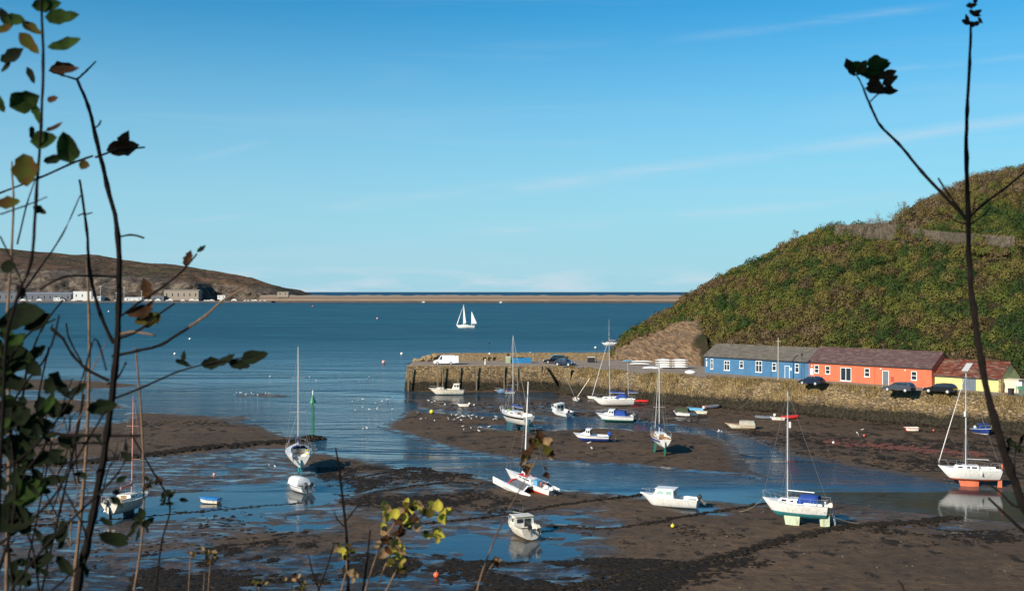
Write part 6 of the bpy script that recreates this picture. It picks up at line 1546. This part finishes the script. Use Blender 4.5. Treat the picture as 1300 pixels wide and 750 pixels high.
for px, h_ in ((120, 22), (130, 26), (160, 24), (182, 18), (150, 14)):
    x = (px - CX) * 1990 / FPX; t = empty('light_mast', (x, 1980, 3.0), 0, {120: 'thin lighting mast right of the white block', 130: 'tall lighting mast left of the main branch', 160: 'lighting mast right of the main branch', 182: 'short lighting mast near the white office', 150: 'lowest lighting mast behind the branch'}[px], 'mast', 'lighting masts of the far port')
    b = MB(); b.tube([(0, 0, 0), (0, 0, h_)], .35, 5); b.build('post', PW, t)
    b = MB(); b.box(-1.5, 1.5, -.4, .4, h_, h_ + .8); b.build('lamp_head', PW, t)
NVC = 46
pv = None
for k in range(NVC):
    px = rnd.uniform(20, 345); x = (px - CX) * 1976 / FPX
    if pv is None:
        e = MB(); e.box(-2.2, 2.2, -.9, .9, .2, 1.0); e.box(-1.3, 1.5, -.8, .8, 1.0, 1.7, tx=.8, ty=.85); e.box(-2.3, -1.4, -.92, .92, 0, .6); e.box(1.4, 2.3, -.92, .92, 0, .6); pv = e.build('distant_vehicle', PW); g = pv
    else: g = pv.copy(); COL.objects.link(g)
    g.location = (x, 1975 + rnd.uniform(0, 6), 3.2); s_ = rnd.choice([1, 1, 1.6, 2.2]); g.scale = (s_, 1, s_); tag(g, 'tiny pale vehicle parked on the far port quay', 'vehicle', 'tiny pale vehicles parked along the far port quay')
# ================================================================== FOREGROUND SHRUBS
# the bank the viewer stands on, falling away below the frame
m = NodeMat('bank_soil'); co = m.co('Object'); m.set('Base Color', m.mix(m.noise(co, 2, 5), (.05, .06, .02), (.06, .045, .03))); m.set('Roughness', 1.0); m.bump(m.noise(co, 5, 5), 1, .1)
bx = np.linspace(-60, 60, 90); by = np.concatenate([np.linspace(-25, 4, 24), np.linspace(4.5, 62, 60)])
BX, BY = np.meshgrid(bx, by); BZ = np.where(BY < 2.2, 18.35 - .0 * BY, np.maximum(18.35 - (BY - 2.2) * .60 - np.minimum(1, (BY - 2.2)) * .3, -.6 - (BY - 30) * .02))
BZ = BZ + fbm(BX, BY, 3, 4, 121) * .25 * np.where(BZ > 0, 1, 0)
id_ = np.arange(BX.size).reshape(BX.shape); q = np.stack([id_[:-1, :-1], id_[:-1, 1:], id_[1:, 1:], id_[1:, :-1]], -1).reshape(-1, 4)
tag(bigmesh('viewpoint_bank', np.stack([BX, BY, BZ], -1).reshape(-1, 3), q, m.m, smooth=True), kind='structure')
def bank_z(x, y): return 18.35 - max(0, y - 2.2) * .60 - min(1, max(0, y - 2.2)) * .3

STEMD = simple('shaded_bark', (.015, .011, .009), (.009, .007, .006), 60, .9, bump=.0008, spec=.08)  # bark with the stems' shade painted into a near-black colour
STEMT = simple('sunlit_bark', (.22, .14, .085), (.12, .075, .05), 60, .9, bump=.0008, spec=.08)  # paler copy for stems in the sun, light put into the colour
def leafmat(name, c, c2, tr=.35):
    m = NodeMat(name); co = m.co('Object'); cc = m.mix(m.ramp(m.noise(co, 55, 4, .6), [(.4, 0), (.65, 1)]), c, c2); m.set('Base Color', cc); m.set('Roughness', .85); m.set('Specular IOR Level', .08)
    tl = m.n('ShaderNodeBsdfTranslucent'); m.l(cc, tl.inputs[0]); ms = m.n('ShaderNodeMixShader'); ms.inputs[0].default_value = tr; m.l(m.b.outputs[0], ms.inputs[1]); m.l(tl.outputs[0], ms.inputs[2]); m.l(ms.outputs[0], m.out.inputs[0]); return m.m
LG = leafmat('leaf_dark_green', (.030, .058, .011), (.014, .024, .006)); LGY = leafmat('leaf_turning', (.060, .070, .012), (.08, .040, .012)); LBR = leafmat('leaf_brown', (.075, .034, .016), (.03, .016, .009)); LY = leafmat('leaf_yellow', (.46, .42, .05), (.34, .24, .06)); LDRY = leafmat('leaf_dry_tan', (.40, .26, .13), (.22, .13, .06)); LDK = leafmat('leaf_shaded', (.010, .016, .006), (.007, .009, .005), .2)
class Shrub:
    def __init__(s, label, base, cat='shrub', name='shrub'):
        s.o = empty(name, base, 0, label, cat, 'bushes in the foreground'); s.base = Vector(base); s.mats = {}
    def mb(s, k):
        if k not in s.mats: s.mats[k] = MB()
        return s.mats[k]
    def stem(s, pts, w, D=2.0, mat='d', D2=None, nodes=True, root=True):
        """pts in picture positions, w width in px at start/end"""
        n = len(pts); P3 = []; R3 = []
        for i, (x, y) in enumerate(pts):
            f = i / max(1, n - 1); d = D + ((D2 if D2 is not None else D) - D) * f; P3.append(Vector(P(x, y, d))); R3.append((w[0] + (w[1] - w[0]) * f) * .37 * d / FPX)
        # smooth subdivision (Catmull-Rom)
        Q = []; RQ = []
        for i in range(n - 1):
            p0, p1, p2, p3 = P3[max(i - 1, 0)], P3[i], P3[i + 1], P3[min(i + 2, n - 1)]
            for k in range(5):
                t = k / 5; q = .5 * ((2 * p1) + (p2 - p0) * t + (2 * p0 - 5 * p1 + 4 * p2 - p3) * t * t + (3 * p1 - p0 - 3 * p2 + p3) * t ** 3); jr = R3[i] * .10
                Q.append(q + Vector((rnd.gauss(0, jr), 0, rnd.gauss(0, jr)))); RQ.append((R3[i] + (R3[i + 1] - R3[i]) * t) * (1.25 if (nodes and k == 0 and i > 0) else rnd.uniform(.92, 1.08)))
        Q.append(P3[-1]); RQ.append(R3[-1])
        if root and pts[0][1] > 745:
            b0 = Q[0]; bx_, by_ = b0.x * .98, b0.y + .02
            Q.insert(0, Vector((bx_, by_, max(bank_z(bx_, by_) - .05, b0.z - 1.6)))); RQ.insert(0, RQ[0] * 1.1)
        Q = [q - s.base for q in Q]
        st = MB(); st.tube(Q, RQ, 7, mat=0); st.build('stem', STEMD if mat == 'd' else STEMT, s.o, smooth=True)
    def leaf(s, x, y, l, ang, D=2.0, kind='LG', w=.5, curl=.3, face=None):
        """leaf from picture point, length px, direction deg (0 right, 90 up)"""
        c = Vector(P(x, y, D)) - s.base; L_ = l * D / FPX; a = R(ang)
        tilt = rnd.uniform(-.5, .5) if face is None else face
        u = Vector((math.cos(a), tilt * .5, math.sin(a))).normalized(); nrm = Vector((rnd.gauss(0, .35), -1, rnd.gauss(.25, .35))).normalized(); v = nrm.cross(u).normalized(); nrm = u.cross(v)
        e = s.mb(kind); n = 7; vs = []; 
        for i in range(n + 1):
            f = i / n; ww = w * L_ * .5 * (math.sin(math.pi * min(1, f ** .8 * 1.0)) ** .8) * rnd.uniform(.68, 1.15) + .0004; up = curl * L_ * (f - .5) ** 2 - curl * L_ * .25
            for j in (-1, -.5, 0, .5, 1): vs.append(c + u * (L_ * f) + v * (ww * j) + nrm * (up + abs(j) * ww * .35 + rnd.gauss(0, L_ * .006)))
        fs = [(i * 5 + j, i * 5 + j + 1, (i + 1) * 5 + j + 1, (i + 1) * 5 + j) for i in range(n) for j in range(4)]
        lf = MB(); lf.add([tuple(q) for q in vs], fs); o = lf.build('leaf', {'LG': LG, 'LGY': LGY, 'LBR': LBR, 'LY': LY, 'LDRY': LDRY, 'LDK': LDK}[kind], s.o, smooth=True)
    def cluster(s, x, y, rx, ry, n, l, D, kinds, w=.6):
        for k in range(n):
            a = rnd.random() * 6.28; r_ = rnd.random() ** .6; s.leaf(x + rx * r_ * math.cos(a), y + ry * r_ * math.sin(a), l * rnd.uniform(.6, 1.2), rnd.uniform(0, 360), D + rnd.uniform(-.04, .04), rnd.choice(kinds), w * rnd.uniform(.7, 1.2), curl=rnd.uniform(.1, 1.2))
# big left shrub
D = 2.1; base = (P(100, 750, D)[0], D, bank_z(0, D))
s = Shrub('tall dark stemmed bush with bare branches at the left of the picture', base)
s.stem([(97, 752), (108, 700), (118, 655), (128, 600), (136, 550), (146, 470), (151, 390), (150, 300), (136, 235), (122, 175), (112, 135), (98, 101)], (15, 5), D, 'd')
s.stem([(98, 101), (110, 90), (122, 78)], (4, 2.5), D); s.stem([(98, 101), (80, 96), (62, 90)], (4, 2), D)
s.stem([(144, 436), (128, 400), (115, 350), (110, 290), (101, 228)], (7, 4), D, 'd')
s.stem([(142, 452), (175, 445), (205, 437), (240, 415)], (5, 5), D, 'd'); s.stem([(240, 415), (262, 400), (285, 380), (315, 364)], (5, 3), D, 't')
s.stem([(138, 483), (110, 468), (92, 450), (80, 430), (66, 416)], (6, 4), D, 'd'); s.stem([(80, 430), (66, 418), (67, 412)], (5, 3), D, 'd')
s.stem([(142, 432), (175, 420), (200, 400), (222, 385)], (5, 3), D, 'd')
s.stem([(150, 425), (170, 421), (197, 426)], (5, 3), D, 't')
s.stem([(152, 402), (175, 385), (205, 365), (232, 343), (250, 322)], (4, 3), D, 'd')
s.stem([(133, 510), (180, 492), (225, 472), (262, 462), (320, 452)], (4, 2), D, 'd')
s.stem([(149, 302), (165, 298), (183, 302)], (3, 3.5), D, 'd'); s.stem([(121, 200), (145, 192), (184, 187)], (4, 3), D, 'd')
s.stem([(118, 198), (90, 208), (50, 226), (0, 245), (-20, 250)], (4, 3), D, 'd')
s.stem([(128, 552), (85, 552), (40, 545), (0, 535)], (6, 6), D, 'd'); s.stem([(140, 553), (178, 553)], (5, 4), D, 'd')
s.stem([(133, 562), (90, 562), (40, 566), (0, 575)], (5, 3), D - .1, 'd')
s.stem([(152, 352), (120, 350), (80, 352), (50, 368)], (4, 3), D, 'd')
s.stem([(118, 165), (126, 158), (128, 153)], (2.5, 3.5), D); s.stem([(106, 271), (99, 274)], (2.5, 2.5), D); s.stem([(106, 273), (117, 270)], (2.5, 2.5), D)
s.stem([(136, 488), (150, 478), (160, 460)], (3, 4), D, 'd'); s.stem([(104, 460), (88, 430), (84, 410)], (3, 3), D)
for a in [(135, 191, 45, 8, 'LBR'), (150, 190, 28, 60, 'LBR'), (205, 402, 38, 190, 'LGY'), (160, 398, 34, 10, 'LBR'), (178, 405, 30, 60, 'LBR'), (190, 380, 30, 110, 'LBR'), (235, 338, 22, 70, 'LBR'), (250, 320, 14, 40, 'LDK'), (222, 457, 22, -20, 'LDK'), (232, 460, 16, 80, 'LDK'), (255, 462, 30, 5, 'LDK'), (275, 463, 28, 30, 'LDK'), (290, 460, 28, -10, 'LDK'), (306, 456, 38, 12, 'LDK'), (62, 90, 34, 10, 'LBR')]: s.leaf(*a[:4], D, a[4], .55, .4)
# leafy upper left sprig
D = 1.7; s = Shrub('leafy sprig with large green and brown leaves in the upper left corner', (P(10, 750, D)[0], D, bank_z(0, D)))
s.stem([(-6, 752), (-2, 650), (4, 520), (8, 430), (25, 370), (40, 330), (46, 250), (52, 160), (55, 80), (52, 0), (51, -20)], (7, 4), D, 'd')
s.stem([(9, 400), (14, 330), (17, 260), (15, 205)], (5, 3), D + .2, 't'); s.stem([(9, 430), (12, 560), (8, 752)][::-1], (7, 5), D + .2, 't')
s.stem([(22, 380), (45, 348), (78, 300), (102, 248)], (4, 2), D + .3, 'd'); s.stem([(22, 310), (34, 260), (44, 230)], (3, 2), D + .3, 'd')
s.stem([(0, 272), (30, 262), (60, 250)], (3, 2), D, 'd')
s.stem([(0, 300), (22, 345), (28, 362)], (3, 2), D, 'd')
for a in [(57, 22, 44, 4, 'LG', .55), (60, 60, 44, 14, 'LG', .55), (28, 26, 34, -35, 'LGY', .5), (24, 42, 40, -45, 'LGY', .42), (4, 22, 30, -10, 'LG', .5), (-8, 40, 26, 20, 'LGY', .5), (40, 8, 36, 10, 'LG', .6), (0, 10, 30, -70, 'LDK', .5), (0, 78, 34, 30, 'LDK', .5), (2, 92, 22, 60, 'LDK', .5), (34, 85, 24, -65, 'LDK', .4),
          (12, 136, 44, 18, 'LG', .65), (-8, 120, 26, -60, 'LG', .6), (40, 128, 30, -75, 'LG', .4), (63, 88, 36, 5, 'LBR', .5), (60, 128, 14, 20, 'LBR', .8), (58, 166, 24, 28, 'LBR', .4), (40, 160, 22, -85, 'LDK', .4), (30, 195, 44, -80, 'LGY', .8), (38, 180, 34, 10, 'LG', .7), (90, 207, 40, 100, 'LG', .75), (55, 205, 24, 15, 'LDK', .5), (100, 208, 14, -10, 'LGY', .9),
          (-5, 258, 30, 5, 'LGY', .6), (42, 262, 18, -30, 'LDK', .6), (0, 340, 22, 10, 'LDK', .9), (22, 362, 18, -60, 'LBR', .6)]: s.leaf(a[0], a[1], a[2], a[3], D, a[4], a[5], .5)
# lower left leaf mass
D = 1.8; s = Shrub('dense dark shaded leaves crowding the lower left edge', (P(-30, 750, D)[0], D, bank_z(0, D)))
for pts, w_ in [([(-10, 752), (20, 640), (15, 520), (60, 450), (75, 400)], (6, 3)), ([(0, 690), (60, 640), (110, 560), (135, 520)], (5, 3)), ([(10, 755), (60, 690), (150, 600), (160, 560)], (5, 3)), ([(0, 600), (50, 560), (100, 490), (120, 430), (135, 470)], (4, 3)), ([(-10, 500), (30, 430), (70, 405)], (4, 3)), ([(30, 600), (60, 560), (92, 480)], (4, 2)), ([(60, 755), (110, 700), (92, 640), (60, 590)], (4, 2)), ([(18, 752), (10, 690), (12, 640)], (5, 3)), ([(50, 752), (40, 690), (15, 640)], (4, 3))]: s.stem(pts, w_, D, 'd')
for a in [(-5, 415, 50, 20, 'LDK', .6), (5, 400, 55, 5, 'LDK', .6), (30, 418, 40, 30, 'LDK', .5), (0, 440, 44, -20, 'LDK', .6), (-5, 465, 48, 10, 'LDK', .6), (0, 480, 44, -15, 'LDK', .5), (70, 505, 26, -80, 'LDK', .6), (60, 525, 34, 15, 'LDK', .6), (58, 500, 34, 60, 'LDK', .7), (88, 500, 28, 30, 'LDK', .5), (70, 480, 34, -50, 'LDK', .4),
          (10, 630, 52, 15, 'LG', .7), (-8, 655, 56, -5, 'LDK', .9), (0, 640, 55, -40, 'LDK', .8), (10, 570, 44, 20, 'LDK', .5), (20, 545, 50, 10, 'LDK', .6), (0, 560, 50, -20, 'LDK', .6), (40, 590, 46, 25, 'LDK', .4), (50, 612, 40, 10, 'LDK', .3), (-5, 520, 50, 0, 'LDK', .7), (75, 690, 32, 80, 'LDK', .6), (125, 678, 40, -20, 'LDK', .5), (72, 705, 36, -45, 'LDK', .4), (8, 735, 38, 10, 'LDK', .5), (40, 715, 34, 20, 'LDK', .5), (110, 520, 40, 10, 'LDK', .5)]: s.leaf(a[0], a[1], a[2], a[3], D, a[4], a[5], .6)
s.cluster(20, 548, 55, 34, 34, 25, D, ['LDK', 'LDK', 'LG'], .55); s.cluster(8, 450, 30, 44, 24, 24, D, ['LDK', 'LDK', 'LG'], .6); s.cluster(40, 600, 45, 24, 18, 22, D, ['LDK'], .5); s.cluster(60, 715, 50, 30, 18, 20, D, ['LDK'], .5); s.cluster(150, 610, 60, 60, 8, 18, D, ['LDK'], .5)
# upright stems between
D = 2.4; s = Shrub('slim tan and dark stems rising left of the small yacht mast', (P(130, 750, D)[0], D, bank_z(0, D)))
s.stem([(92, 752), (104, 640), (112, 520), (113, 400), (110, 330)], (7, 3), D, 't'); s.stem([(170, 752), (182, 660), (180, 540), (172, 440)], (4, 3), D, 't'); s.stem([(52, 752), (78, 640), (100, 540), (106, 500)], (4, 3), D, 'd'); s.stem([(198, 752), (205, 690), (216, 640), (195, 600), (166, 550)], (3, 3), D, 'd'); s.stem([(22, 600), (32, 480), (52, 420), (80, 380)], (4, 3), D, 'd'); s.stem([(40, 590), (48, 510), (62, 440)], (3, 3), D, 'd'); s.stem([(24, 752), (40, 690), (66, 560)], (3, 3), D, 'd')
s.cluster(196, 612, 9, 8, 9, 11, D, ['LDK', 'LBR'], .4); s.cluster(216, 634, 12, 7, 12, 12, D, ['LDK'], .4); s.cluster(175, 665, 16, 8, 9, 18, D, ['LDK'], .5)
for a in [(140, 680, 24, -10, 'LDK', .6), (86, 560, 20, 20, 'LDK', .5)]: s.leaf(a[0], a[1], a[2], a[3], D, a[4], a[5], .5)
rt = random.Random(5)
for k in range(16):
    x0, y0 = rt.uniform(-10, 150), rt.uniform(560, 740); ln = rt.uniform(60, 170); a = rt.uniform(55, 115)
    p_ = [(x0, y0)]
    for j in range(4): a += rt.uniform(-14, 14); p_.append((p_[-1][0] + ln / 4 * math.cos(R(a)), p_[-1][1] - ln / 4 * math.sin(R(a))))
    s.stem(p_, (2.6, 1.3), D + rt.uniform(-.3, .3), rt.choice(['d', 'd', 't']))
    if rt.random() < .6: q_ = p_[2]; s.stem([q_, (q_[0] + rt.uniform(-20, 25), q_[1] - 18), (q_[0] + rt.uniform(-35, 40), q_[1] - 38)], (1.8, 1.0), D, 'd')
# centre bottom plants, sunlit
D = 2.6; s = Shrub('sunlit bramble spray with yellow green leaves at the bottom centre', (P(470, 760, D)[0], D, bank_z(0, D)))
s.stem([(462, 755), (480, 700), (500, 665), (512, 645)], (3, 2), D, 't'); s.stem([(476, 755), (490, 715), (505, 690)], (3, 2), D, 't'); s.stem([(487, 755), (500, 730), (506, 718)], (3, 2), D, 't'); s.stem([(512, 668), (530, 660), (552, 640)], (3, 2), D, 'd'); s.stem([(432, 755), (440, 720), (438, 700)], (3, 2), D, 't')
s.cluster(515, 650, 26, 10, 26, 14, D, ['LY', 'LY', 'LGY', 'LDRY'], .8); s.cluster(490, 660, 10, 14, 10, 12, D, ['LDRY', 'LY'], .8); s.cluster(493, 694, 15, 13, 22, 13, D, ['LDRY', 'LDRY', 'LY', 'LBR'], .8); s.cluster(555, 650, 9, 5, 6, 14, D, ['LY'], .9); s.cluster(553, 678, 9, 6, 7, 13, D, ['LY', 'LGY', 'LDRY'], .8); s.cluster(506, 712, 10, 10, 10, 13, D, ['LY', 'LY', 'LGY'], .8); s.cluster(517, 670, 14, 8, 8, 12, D, ['LDRY', 'LBR'], .7); s.cluster(437, 698, 10, 10, 13, 11, D, ['LY', 'LDRY', 'LGY'], .7); s.cluster(445, 725, 8, 8, 8, 9, D, ['LDRY'], .7)
D = 2.8; s = Shrub('dark upright twig standing bare at the bottom centre', (P(440, 760, D)[0], D, bank_z(0, D)))
s.stem([(442, 755), (441, 700), (436, 640), (430, 590), (426, 568)], (6, 2.5), D, 'd'); s.stem([(437, 664), (446, 652), (455, 640)], (3, 2), D, 'd'); s.stem([(437, 668), (428, 658), (424, 648)], (2.5, 1.5), D, 'd'); s.stem([(460, 755), (466, 710), (470, 672)], (4, 2.5), D, 'd'); s.stem([(408, 755), (398, 730), (392, 705)], (3, 2), D, 'd'); s.stem([(404, 750), (415, 720), (424, 690)], (3, 1.5), D, 'd')
D = 2.5; s = Shrub('long thin sunlit stem topped with curled brown leaves in the middle', (P(600, 760, D)[0], D, bank_z(0, D)))
s.stem([(604, 755), (614, 720), (632, 675), (652, 635), (672, 600), (682, 580)], (3, 2), D, 't'); s.stem([(616, 735), (624, 718), (632, 710)], (2, 1.5), D, 't')
s.cluster(686, 568, 17, 13, 20, 13, D, ['LY', 'LDRY', 'LBR', 'LGY'], .8); s.cluster(663, 586, 5, 7, 6, 12, D, ['LDRY', 'LBR'], .7); s.cluster(692, 596, 3, 5, 3, 10, D, ['LBR'], .6); s.cluster(630, 712, 10, 6, 8, 9, D, ['LBR', 'LDRY'], .6)
D = 2.7; s = Shrub('withered seed heads low at the bottom left of centre', (P(270, 760, D)[0], D, bank_z(0, D)))
for x_, y_ in [(243, 700), (262, 698), (268, 706), (372, 732), (330, 738), (385, 740)]: s.stem([(x_ - 4, 755), (x_ - 2, y_ + 20), (x_, y_)], (1.5, 1.5), D, 't'); s.cluster(x_, y_, 8, 5, 7, 8, D, ['LDRY', 'LBR', 'LGY'], .6)
# right stems
D = 2.2; s = Shrub('two bare curving dark stems with brown tips at the right', (P(1300, 760, D)[0], D, bank_z(0, D)))
s.stem([(1345, 752), (1322, 690), (1300, 642), (1280, 590), (1262, 530), (1246, 460), (1236, 390), (1230, 330), (1229, 272), (1227, 200), (1228, 140), (1231, 80), (1233, 28)], (16, 4), D, 'd')
s.stem([(1227, 278), (1200, 250), (1170, 218), (1140, 182), (1118, 160), (1105, 135), (1096, 112)], (6, 3.5), D, 'd')
s.stem([(1229, 278), (1250, 258), (1275, 240), (1305, 215)], (5, 3), D, 'd'); s.stem([(1222, 270), (1205, 248), (1191, 226)], (4, 3), D, 'd'); s.stem([(1228, 285), (1212, 280), (1200, 270)], (3, 2), D, 'd'); s.stem([(1232, 285), (1250, 272), (1258, 262)], (3, 2), D, 'd'); s.stem([(1235, 268), (1238, 252)], (3, 2), D)
s.stem([(1300, 645), (1285, 640), (1270, 625), (1252, 612)], (4, 3), D, 'd'); s.stem([(1325, 695), (1290, 665), (1255, 632)], (6, 4), D, 'd'); s.stem([(1290, 620), (1288, 590), (1290, 560)], (3, 2), D, 'd'); s.stem([(1198, 398), (1215, 408), (1238, 415)], (1.6, 2), D, 'd'); s.stem([(1240, 412), (1258, 402)], (2, 1.5), D, 'd')
s.stem([(1096, 112), (1090, 100), (1084, 92)], (3, 2), D, 'd'); s.stem([(1104, 130), (1112, 122), (1118, 118)], (2.5, 2), D, 'd')
for a in [(1074, 74, 26, -65, 'LBR', .5), (1080, 80, 26, -30, 'LG', .6), (1088, 96, 22, 60, 'LGY', .7), (1098, 92, 34, 20, 'LG', .5), (1100, 82, 28, 10, 'LG', .7), (1108, 98, 32, 15, 'LBR', .5), (1100, 106, 32, -20, 'LBR', .5), (1112, 112, 30, -5, 'LBR', .5), (1120, 108, 22, 30, 'LBR', .5), (1104, 98, 28, -50, 'LBR', .6), (1098, 112, 24, -10, 'LBR', .5), (1122, 100, 20, -50, 'LBR', .5), (1090, 88, 26, -20, 'LG', .6)]: s.leaf(a[0], a[1], a[2], a[3], D, a[4], a[5], .6)
for a in [(1226, 8, 16, 10, 'LBR', .5), (1230, 14, 18, -20, 'LBR', .5), (1234, 20, 14, 30, 'LBR', .5), (1226, 18, 14, -70, 'LBR', .4), (1230, 32, 14, 10, 'LBR', .6), (1237, 5, 12, 70, 'LBR', .5), (1242, 22, 10, -60, 'LBR', .6), (1232, 30, 12, 160, 'LBR', .6)]: s.leaf(a[0], a[1], a[2], a[3], D, a[4], a[5], .6)
s.cluster(1288, 564, 10, 7, 9, 13, D, ['LDK'], .7)
s.stem([(1150, 755), (1145, 742), (1140, 736)], (3, 2), D, 'd')

# unseen tree added behind the viewpoint so its crown shades the upper stems
m = NodeMat('shade_tree_leaves'); m.set('Base Color', (.05, .08, .02)); m.set('Roughness', .7); SHADETREE = m.m
t = empty('tree', (-3.0, -5.5, 18.2), 0, 'unseen leafy tree added behind the viewpoint to shade the bushes', 'tree'); b = MB()
b.tube([(0, 0, 0), (0, .3, 2), (-.3, 1.4, 4), (-.6, 2.8, 5.8), (-.7, 3.6, 6.6)], [.3, .24, .18, .1, .04], 8)
for k in range(8):
    a = rnd.random() * 6.28; b.tube([(-.5, 2.2, 5.1), (-.6 + .9 * math.cos(a), 3.0 + .4 * math.sin(a), 5.7), (-.8 + 2.4 * math.cos(a), 3.4 + .9 * math.sin(a), 6.1)], [.09, .06, .02], 5)
b.build('trunk', BARK, t)
cc = []; rr_ = []
for k in range(170):
    a = rnd.random() * 6.28; r_ = rnd.random() ** .5
    cc.append((-.8 + 2.8 * r_ * math.cos(a), 3.6 + 1.1 * r_ * math.sin(a), 5.05 + rnd.uniform(0, 1.9))); rr_.append(rnd.uniform(.35, .6))
v_, q_, t_ = leaf_cloud(np.array(cc), np.array(rr_), 110, .085, np.zeros(len(cc)), .9)
bigmesh('crown', v_, q_, SHADETREE, parent=t)
